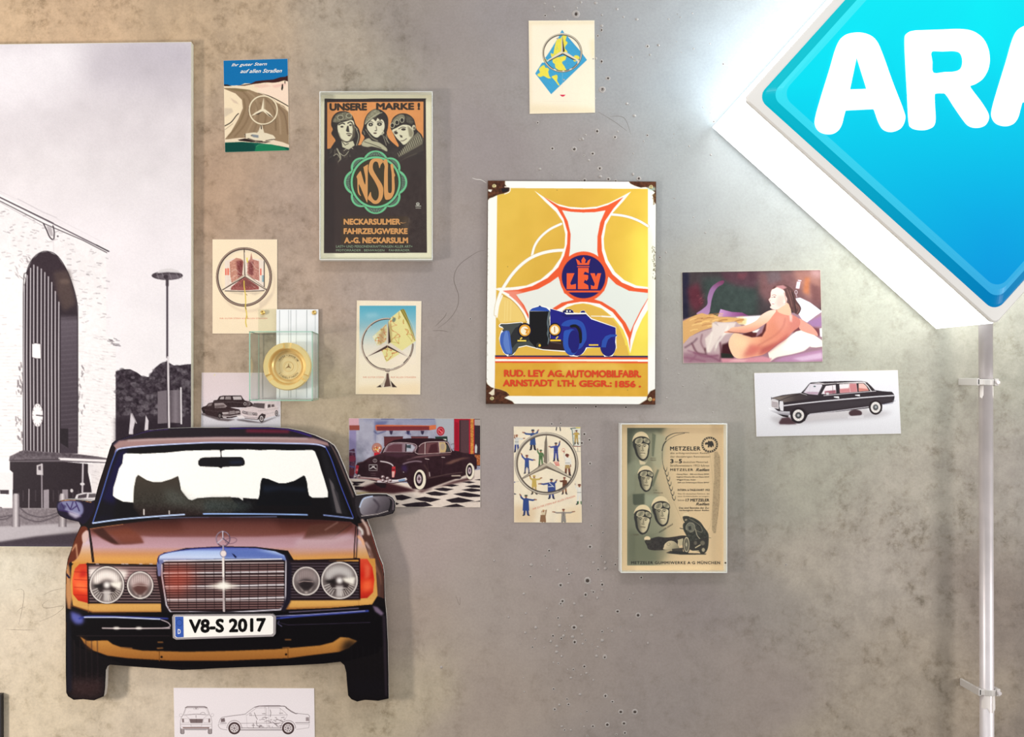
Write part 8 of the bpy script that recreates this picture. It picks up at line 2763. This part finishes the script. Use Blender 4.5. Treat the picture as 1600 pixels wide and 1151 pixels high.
# white/mauve sheet in the foreground
SH = [(110, 820), (180, 740), (300, 690), (400, 660), (430, 590), (520, 600), (640, 590), (700, 640), (640, 700), (560, 790), (500, 850), (490, 1000), (110, 1010)]
a.p(SH, (186, 160, 160), b=2)
a.p([(400, 600), (560, 600), (640, 600), (600, 700), (480, 740), (380, 900), (350, 900), (330, 760), (400, 690)], (222, 206, 196), b=6)
a.p([(440, 620), (470, 640), (440, 590), (410, 600)], (196, 176, 170), b=3)
for k, (pts, c) in enumerate([([(200, 810), (250, 900), (330, 920)], (96, 54, 66)), ([(300, 720), (290, 800), (330, 880)], (136, 100, 108)), ([(400, 700), (380, 800), (340, 900)], (232, 220, 208)), ([(450, 780), (430, 880)], (214, 200, 190)), ([(480, 800), (490, 900), (480, 980)], (84, 40, 52)), ([(160, 880), (240, 920), (180, 990)], (150, 106, 124)),
                              ([(220, 900), (330, 940), (460, 930)], (130, 76, 96)), ([(120, 950), (200, 960), (330, 990)], (150, 96, 116)), ([(560, 640), (520, 720), (460, 800), (440, 850)], (238, 230, 216)), ([(250, 760), (210, 800), (130, 850)], (110, 80, 90)), ([(350, 930), (430, 960), (480, 990)], (120, 66, 86)), ([(330, 860), (340, 920)], (80, 44, 50))]):
    a.l(pts, 16, c, sm=1, b=6, a=.8)
a.p([(110, 900), (480, 920), (490, 1004), (112, 1006)], (132, 84, 104), b=14, a=.6)
a.p([(500, 820), (570, 800), (600, 880), (620, 960), (490, 950)], (62, 24, 30), b=8)
a.p([(490, 905), (600, 915), (616, 955), (495, 955)], (36, 40, 34), b=4)
# pillows
a.p([(1230, 360), (1280, 352), (1380, 400), (1500, 490), (1440, 530), (1350, 600), (1300, 570), (1240, 480)], (238, 238, 248), sm=0, b=3); a.p([(1360, 590), (1500, 530), (1500, 640), (1400, 640)], (150, 112, 150), b=8)
a.l([(1300, 400), (1290, 450)], 8, (206, 210, 230), b=5); a.p([(1250, 620), (1480, 660), (1500, 740), (1200, 700)], (110, 60, 66), b=8)
a.p([(960, 900), (1060, 820), (1150, 760), (1240, 690), (1300, 675), (1400, 710), (1500, 780), (1506, 840), (1440, 850), (1380, 845), (1320, 890), (1200, 920), (1050, 950), (980, 990)], (240, 232, 214), sm=0, b=2)
a.p([(1200, 720), (1400, 740), (1480, 800), (1300, 860), (1100, 880)], (248, 244, 230), b=16, a=.8)
a.l([(1380, 845), (1320, 890), (1200, 925), (1050, 955), (990, 1000)], 12, (150, 108, 126), sm=1, b=5); a.p([(1010, 990), (1100, 950), (1340, 900), (1500, 870), (1506, 985), (1300, 995)], (176, 130, 160), b=7); a.p([(1200, 960), (1500, 900), (1505, 960), (1300, 985)], (214, 186, 206), b=8, a=.8); a.p([(1475, 660), (1504, 655), (1504, 745), (1480, 740)], (240, 240, 244), b=3)
a.p([(490, 960), (700, 960), (900, 935), (1000, 960), (980, 996), (500, 1000)], (206, 140, 150), b=7); a.p([(640, 965), (760, 970), (720, 995), (560, 990)], (226, 176, 176), b=6, a=.8)
# figure: arm, back, hip
SKN = (222, 158, 132)
a.p([(1270, 560), (1340, 600), (1400, 640), (1450, 700), (1455, 735), (1420, 725), (1340, 700), (1280, 670), (1265, 620)], (214, 148, 130), sm=1, b=1)
TORSO = [(1020, 480), (1100, 440), (1160, 500), (1240, 540), (1280, 580), (1270, 640), (1210, 690), (1140, 760), (1060, 810), (960, 890), (900, 925), (820, 940), (740, 955), (660, 960), (610, 930), (575, 860), (565, 800), (590, 740), (630, 705), (700, 720), (790, 745), (860, 740), (900, 700), (930, 640), (950, 590), (960, 520)]
a.p(TORSO, SKN, sm=1, b=1, g=([(0, (240, 196, 158)), (.35, (228, 160, 126)), (.7, (214, 134, 112)), (1, (196, 120, 106))], (620, 760), (1250, 640)))
a.p([(960, 620), (1040, 560), (1100, 620), (1080, 720), (980, 800), (860, 850), (900, 740)], (206, 128, 100), b=26, a=.55)
a.p([(1040, 520), (1160, 520), (1160, 640), (1080, 700), (1030, 600)], (216, 148, 128), b=20, a=.6)
a.p([(640, 740), (760, 760), (760, 840), (680, 870), (610, 820)], (244, 204, 160), b=26, a=.8)
a.p([(780, 820), (920, 840), (820, 930), (700, 950)], (190, 84, 80), b=20, a=.7)
a.p([(900, 850), (1060, 790), (1180, 700), (1130, 780), (960, 900), (860, 930)], (160, 66, 66), b=14, a=.7)
a.l([(1130, 560), (1110, 640), (1040, 720), (930, 790), (860, 830)], 12, (176, 96, 84), sm=1, b=8, a=.6)
a.p([(1170, 520), (1200, 520), (1205, 600), (1180, 590)], (240, 196, 184), b=6, a=.8)
a.p([(1200, 560), (1270, 590), (1220, 660), (1180, 640)], (196, 120, 108), b=8, a=.6)
a.p([(840, 745), (900, 700), (930, 620), (945, 600), (935, 680), (900, 740), (800, 748), (700, 720), (780, 690), (850, 690)], (84, 36, 36), sm=0, b=4)
a.p([(800, 690), (880, 660), (850, 700), (810, 700)], (236, 230, 220), b=3)
a.p([(1040, 480), (980, 478), (900, 520), (840, 580), (760, 620), (680, 640), (600, 650), (560, 680), (520, 700), (620, 705), (720, 705), (820, 680), (920, 620), (960, 590), (1000, 540)], (238, 184, 156), sm=1, b=1, g=([(0, (244, 200, 178)), (.6, (238, 180, 148)), (1, (214, 140, 118))], (880, 520), (900, 680)))
a.l([(560, 690), (620, 700), (740, 712), (800, 745)], 5, (60, 28, 28), sm=1, b=2, a=.8)
# neck, head, hair
a.p([(1050, 480), (1110, 400), (1170, 420), (1190, 520), (1120, 520)], (236, 176, 146), sm=1, b=2)
a.p([(990, 290), (1020, 250), (1070, 240), (1130, 270), (1150, 340), (1140, 410), (1100, 440), (1050, 470), (1010, 468), (980, 450), (990, 430), (984, 410), (972, 385), (966, 370), (985, 345)], (246, 206, 194), sm=1, b=1)
a.p([(1060, 330), (1130, 330), (1130, 420), (1060, 450), (1040, 400)], (230, 170, 156), b=12, a=.6)
a.l([(1000, 330), (1020, 322), (1040, 330)], 5, (150, 100, 90), sm=1, b=1); a.e(1024, 345, 12, 5, (110, 80, 76), b=1); a.e(1000, 348, 5, 4, (120, 90, 84), b=1)
a.p([(990, 398), (1010, 408), (1035, 400), (1018, 418), (1002, 418)], (216, 140, 130), b=1); a.l([(995, 404), (1025, 406)], 5, (252, 246, 240), b=.6); a.l([(975, 375), (985, 384)], 4, (190, 120, 110)); a.e(1124, 390, 16, 20, (244, 200, 186)); a.e(1130, 400, 9, 8, (250, 236, 220), b=2)
a.p([(1000, 265), (1040, 225), (1110, 218), (1170, 240), (1220, 290), (1240, 370), (1280, 430), (1290, 470), (1260, 520), (1220, 500), (1180, 450), (1160, 380), (1135, 330), (1120, 280), (1060, 245), (1020, 262)], (86, 58, 56), sm=1, b=1)
a.p([(1030, 235), (1110, 225), (1150, 250), (1110, 270), (1060, 250)], (176, 124, 124), b=5)
for pts in ([(1150, 270), (1180, 350), (1200, 440)], [(1180, 280), (1215, 370), (1250, 460)], [(1120, 300), (1140, 380), (1130, 410)], [(1240, 420), (1270, 460), (1250, 510)]):
    a.l(pts, 7, (140, 100, 92), sm=1, b=2, a=.7)
a.l([(1200, 300), (1225, 400), (1240, 500)], 10, (48, 32, 34), sm=1, b=4)
a.noise(a.whole(), 4, 1.4, oct=1)
finish(o, a, q, GLOSS_INK)

# ------------------------------------------------------------------ limousine print
q = [(1178.2, 582.5), (1402.8, 578), (1408, 677.4), (1181.8, 682)]
o, a = card(q, 'white print of a long black limousine with white wheels, left of the pole', (226, 222, 224), 'colour prints by the lit sign', 1.7, 'photo print')
a.at(1170, 570, 6.4)
a.p([(40, 40), (1530, 40), (1530, 720), (40, 720)], 0, g=([(0, (222, 218, 222)), (.6, (224, 222, 224)), (1, (214, 212, 214))], (0, 60), (0, 700)))
a.p([(200, 520), (500, 500), (1300, 460), (1450, 470), (1300, 520), (600, 580), (300, 600)], (176, 170, 172), b=20, a=.8)
a.p([(620, 490), (1180, 430), (1200, 480), (1140, 515), (780, 540), (580, 560)], (196, 190, 190), b=8, a=.8)
a.p([(300, 575), (330, 530), (400, 520), (480, 590), (400, 594), (310, 592)], (76, 54, 58), b=5); a.e(1066, 482, 66, 36, (70, 50, 54), b=3); a.p([(990, 512), (1150, 500), (1150, 530), (990, 535)], (206, 202, 204), b=3)
KB = (48, 40, 44)
a.p([(222, 330), (260, 320), (340, 300), (440, 288), (520, 280), (560, 240), (600, 190), (620, 175), (760, 165), (960, 160), (1120, 160), (1170, 168), (1220, 210), (1260, 250), (1340, 262), (1430, 268), (1450, 290), (1458, 320), (1448, 370), (1340, 392), (1200, 430), (1190, 432), (900, 465), (610, 490), (590, 500), (420, 500), (300, 470), (230, 410)], KB)
a.p([(230, 330), (440, 290), (520, 282), (600, 300), (700, 320), (560, 345), (345, 375), (305, 350)], (92, 84, 80), g=([(0, (124, 112, 104)), (.5, (70, 60, 60)), (1, (52, 44, 48))], (300, 300), (640, 350)), b=2)
a.l([(310, 355), (400, 320), (500, 295)], 4, (30, 24, 28), sm=1); a.l([(520, 282), (580, 300)], 4, (206, 200, 200))
a.p([(620, 182), (700, 176), (760, 186), (1120, 165), (1165, 172), (1180, 180), (900, 185), (760, 200), (720, 188)], (206, 198, 196), b=1)
a.p([(545, 275), (610, 188), (730, 192), (735, 210), (690, 298), (600, 290)], (214, 206, 212)); a.p([(560, 270), (640, 268), (700, 270), (690, 296), (600, 290)], (176, 150, 164), b=4); a.e(658, 214, 12, 7, (70, 90, 90)); a.l([(548, 278), (608, 190)], 4, (120, 112, 116)); a.l([(600, 288), (616, 190)], 2, (160, 154, 158))
a.l([(695, 300), (745, 200), (880, 190)], 13, (60, 52, 56)); a.p([(726, 290), (770, 210), (868, 198), (874, 282), (790, 292)], (226, 216, 218)); a.p([(760, 262), (868, 250), (872, 282), (760, 290)], (150, 90, 100), b=3); a.l([(836, 200), (842, 284)], 4, (110, 90, 94)); a.p([(770, 275), (800, 275), (800, 298), (775, 298)], (206, 200, 200))
a.p([(905, 192), (1075, 184), (1086, 268), (912, 280)], (228, 216, 216)); a.p([(905, 240), (1000, 232), (1010, 185), (1075, 186), (1086, 268), (912, 280)], (188, 110, 112), b=4, a=.85); a.l([(1000, 188), (1016, 272)], 4, (214, 190, 190)); a.p([(880, 190), (900, 190), (908, 282), (888, 282)], KB)
a.p([(1098, 186), (1145, 184), (1175, 210), (1200, 255), (1100, 264)], (226, 180, 170)); a.p([(1098, 230), (1190, 240), (1200, 255), (1100, 264)], (196, 120, 110), b=3)
a.l([(1150, 172), (1190, 210), (1225, 262)], 9, (220, 214, 212)); a.l([(1180, 172), (1225, 215), (1258, 250)], 5, (96, 86, 88))
a.l([(750, 306), (900, 292), (1100, 274), (1270, 260)], 6, (206, 198, 200)); a.l([(345, 408), (500, 388), (700, 366), (900, 348), (1100, 330), (1300, 314), (1448, 306)], 12, (196, 190, 194)); a.l([(345, 402), (900, 342), (1448, 300)], 3, (240, 238, 240))
a.l([(610, 490), (900, 456), (1195, 418)], 8, (190, 184, 188)); a.l([(350, 395), (700, 356), (1440, 292)], 2, (24, 18, 22))
a.p([(850, 315), (900, 312), (905, 335), (880, 330), (852, 325)], (226, 222, 222)); a.p([(1062, 298), (1110, 294), (1112, 314), (1090, 310), (1064, 306)], (226, 222, 222))
a.p([(350, 420), (860, 370), (1300, 330), (1440, 325), (1430, 370), (1200, 395), (900, 440), (600, 480), (560, 450), (480, 420)], (70, 64, 68), b=12, a=.5)
a.p([(222, 335), (260, 340), (296, 355), (300, 440), (250, 430), (222, 410)], (206, 200, 200)); 
for y in (370, 384, 398, 412):
    a.l([(232, y), (288, y + 10)], 5, (110, 84, 86))
a.p([(308, 360), (340, 362), (350, 400), (345, 460), (316, 455), (304, 410)], (220, 216, 218)); a.l([(345, 370), (348, 450)], 3, (90, 80, 84))
a.p([(195, 425), (300, 462), (410, 465), (412, 500), (330, 506), (230, 465), (200, 440)], (190, 186, 190), g=([(0, (236, 234, 236)), (1, (130, 124, 130))], (0, 440), (0, 505))); a.p([(290, 490), (400, 505), (390, 525), (340, 515)], (40, 34, 36)); a.l([(225, 322), (228, 345)], 4, (60, 56, 60))
a.p([(420, 480), (440, 440), (490, 425), (550, 440), (590, 500), (560, 560), (430, 560)], (38, 30, 34)); wheel(a, 496, 503, 80, 82, (40, 32, 36), (220, 214, 208), (110, 110, 110), .70); a.e(496, 503, 24, 26, (70, 74, 74)); a.e(496, 503, 12, 13, (170, 166, 166))
a.p([(1200, 430), (1210, 370), (1270, 355), (1320, 380), (1335, 400), (1330, 460)], (38, 30, 34)); wheel(a, 1268, 423, 66, 74, (44, 34, 36), (220, 214, 208), (110, 110, 110), .74); a.e(1270, 420, 20, 24, (90, 94, 94)); a.e(1270, 420, 9, 11, (180, 176, 176))
for (x, y, r_) in ((496, 503, 48), (1269, 422, 40)):
    for k in range(10):
        t_ = math.radians(36 * k); a.e(x + r_ * .82 * math.cos(t_), y + r_ * .88 * math.sin(t_), 3, col=(160, 140, 136))
a.l([(1440, 360), (1466, 358)], 5, (150, 150, 160)); a.l([(1440, 380), (1340, 394)], 5, (110, 110, 130))
a.noise(a.whole(), 2.5, 1.3, oct=1)
finish(o, a, q)

# ------------------------------------------------------------------ line drawings at the bottom
q = [(271, 1074), (491, 1074.8), (492.4, 1185), (273, 1185)]
o, a = card(q, 'white sheet with line drawings of a saloon from the front and the side', (238, 228, 230), None, 2.0, 'drawing')
a.at(260, 1060, 6.4)
a.p(a.whole(), (240, 231, 233)); a.l([(72, 380), (150, 380)], 3, (226, 216, 218))
IK = (84, 70, 72)


def dl(pts, w=3, sm=0, al=.85, c=IK):
    a.l(pts, w, c, sm=sm, a=al)


# front view
dl([(168, 360), (195, 285), (210, 275), (380, 275), (405, 285), (432, 355)], 3); dl([(190, 290), (210, 283), (380, 283), (405, 292)], 8, c=(90, 74, 74)); dl([(140, 540), (140, 420), (150, 385), (170, 362), (300, 352), (430, 360), (448, 385), (455, 430), (455, 545)], 3, 0); dl([(180, 372), (230, 362), (300, 358), (370, 362), (420, 372)], 2, 1)
dl([(178, 350), (200, 296), (395, 296), (422, 352)], 2); dl([(290, 290), (296, 302), (306, 290)], 4); dl([(270, 295), (320, 295), (318, 306), (274, 306), (270, 295)], 2)
dl([(130, 365), (136, 352), (155, 352), (160, 370), (140, 378), (130, 368)], 2, 1); dl([(445, 370), (450, 352), (470, 352), (474, 365), (460, 378), (445, 372)], 2, 1)
a.p([(232, 402), (366, 402), (360, 442), (240, 442)], (104, 86, 86))
for y in (408, 416, 424, 432):
    a.l([(236, y), (362, y)], 2, (206, 194, 194))
dl([(300, 400), (300, 442)], 3); dl([(296, 365), (296, 388)], 4); dl([(200, 375), (228, 400), (240, 440)], 2, 1); dl([(400, 375), (370, 400), (362, 440)], 2, 1)
a.p([(155, 400), (175, 400), (178, 436), (158, 436)], (140, 124, 124)); a.p([(420, 400), (438, 400), (438, 436), (420, 436)], (140, 124, 124)); dl([(150, 398), (228, 402), (228, 438), (155, 440)], 2); dl([(440, 398), (372, 402), (372, 438), (436, 440)], 2)
dl([(142, 455), (450, 455)], 3); dl([(142, 470), (160, 478), (440, 478), (452, 470)], 2); a.l([(168, 490), (425, 490)], 10, (110, 74, 62)); a.l([(180, 504), (410, 504)], 6, (80, 66, 68)); dl([(246, 455), (246, 478), (352, 478), (352, 455)], 2); a.l([(190, 512), (400, 512)], 3, (60, 50, 52))
for x in (160, 436):
    a.p([(x - 18, 500), (x + 16, 500), (x + 16, 548), (x - 16, 548)], (170, 158, 158)); dl([(x - 18, 490), (x - 18, 544), (x - 10, 550), (x + 12, 550), (x + 17, 544), (x + 17, 505)], 5, 0, .9, (64, 52, 54)); dl([(x - 4, 506), (x - 4, 546)], 3)
dl([(340, 350), (352, 338), (378, 338), (388, 352)], 3, 1); dl([(215, 345), (225, 325), (245, 330)], 1.6, 1, .5)
# side view
dl([(525, 440), (540, 400), (560, 385), (640, 372), (740, 360), (790, 352), (830, 320), (880, 285), (920, 272), (1020, 268), (1130, 268), (1190, 280), (1240, 315), (1290, 345), (1340, 350), (1420, 358), (1432, 375), (1428, 440)], 3.4, 0)
dl([(885, 285), (930, 274), (1180, 274), (1200, 285)], 7, 0, .9, (100, 84, 86)); dl([(1195, 290), (1250, 330), (1295, 350), (1310, 346)], 6, 0, .9, (90, 74, 76)); dl([(560, 385), (700, 368), (800, 358)], 2, 0, .6)
dl([(805, 365), (850, 330), (900, 292), (1000, 290), (1000, 365)], 2.4); dl([(1012, 290), (1130, 290), (1180, 330), (1210, 362)], 2.4); dl([(830, 368), (1210, 362)], 2.6); dl([(1140, 295), (1140, 362)], 2); dl([(985, 275), (990, 365), (1010, 480)], 2); dl([(1022, 275), (1025, 470)], 2); dl([(800, 360), (808, 480), (830, 500), (1000, 500), (1010, 480)], 2, 0, .7); dl([(1025, 480), (1040, 500), (1130, 500), (1190, 400), (1210, 365)], 2, 0, .7)
dl([(540, 442), (600, 444)], 5); dl([(740, 446), (1160, 442)], 3); dl([(1290, 440), (1432, 440)], 5); dl([(1300, 455), (1430, 455), (1425, 490), (1300, 508)], 2.4); dl([(525, 450), (520, 470), (545, 500), (610, 512)], 3, 1); dl([(740, 512), (1160, 512)], 6, 0, .9, (70, 58, 60)); dl([(750, 490), (1150, 490)], 4); dl([(740, 500), (1150, 500)], 2); dl([(530, 455), (600, 462)], 2)
a.p([(545, 400), (582, 392), (588, 430), (545, 434)], (120, 104, 106)); a.p([(1395, 385), (1425, 385), (1426, 422), (1395, 424)], (170, 156, 158)); 
for y in (392, 402, 412):
    dl([(1395, y), (1426, y)], 2)
dl([(835, 350), (850, 350), (850, 370), (835, 366), (835, 350)], 3)
for (x, y) in ((680, 495), (1218, 495)):
    dl(Art.epts(x, y, 74, 78, 0, 180, 360, 20), 4, 0, .9, (84, 66, 66)); a.e(x, y, 61, 61, (64, 44, 44)); a.e(x, y, 44, 44, (226, 216, 216)); a.ring(x, y, 40, 40, 2, (110, 96, 98)); a.e(x, y, 11, 11, (150, 138, 140)); a.ring(x, y, 12, 12, 2, (80, 66, 68))
    for k in range(8):
        t_ = math.radians(45 * k + 20); a.e(x + 27 * math.cos(t_), y + 27 * math.sin(t_), 6, 6, (90, 76, 78))
for k in range(34):
    x, y = 905 + RNG.random() * 270, 385 + RNG.random() * 100
    a.l([(x, y), (x + 6 + 14 * RNG.random(), y + 3 * (RNG.random() - .5))], 5, (96, 80, 84), a=.8)
for pts in ([(880, 340), (895, 380), (910, 405)], [(960, 392), (985, 385), (1000, 396)], [(870, 445), (870, 490)], [(856, 465), (884, 465)], [(1150, 390), (1180, 384)], [(1130, 345), (1165, 345)], [(1038, 310), (1045, 340), (1040, 380)], [(900, 420), (905, 470), (960, 480)], [(960, 350), (990, 350)], [(1060, 430), (1120, 480)], [(1100, 400), (1160, 430)]):
    dl(pts, 5, 0, .8)
finish(o, a, q)
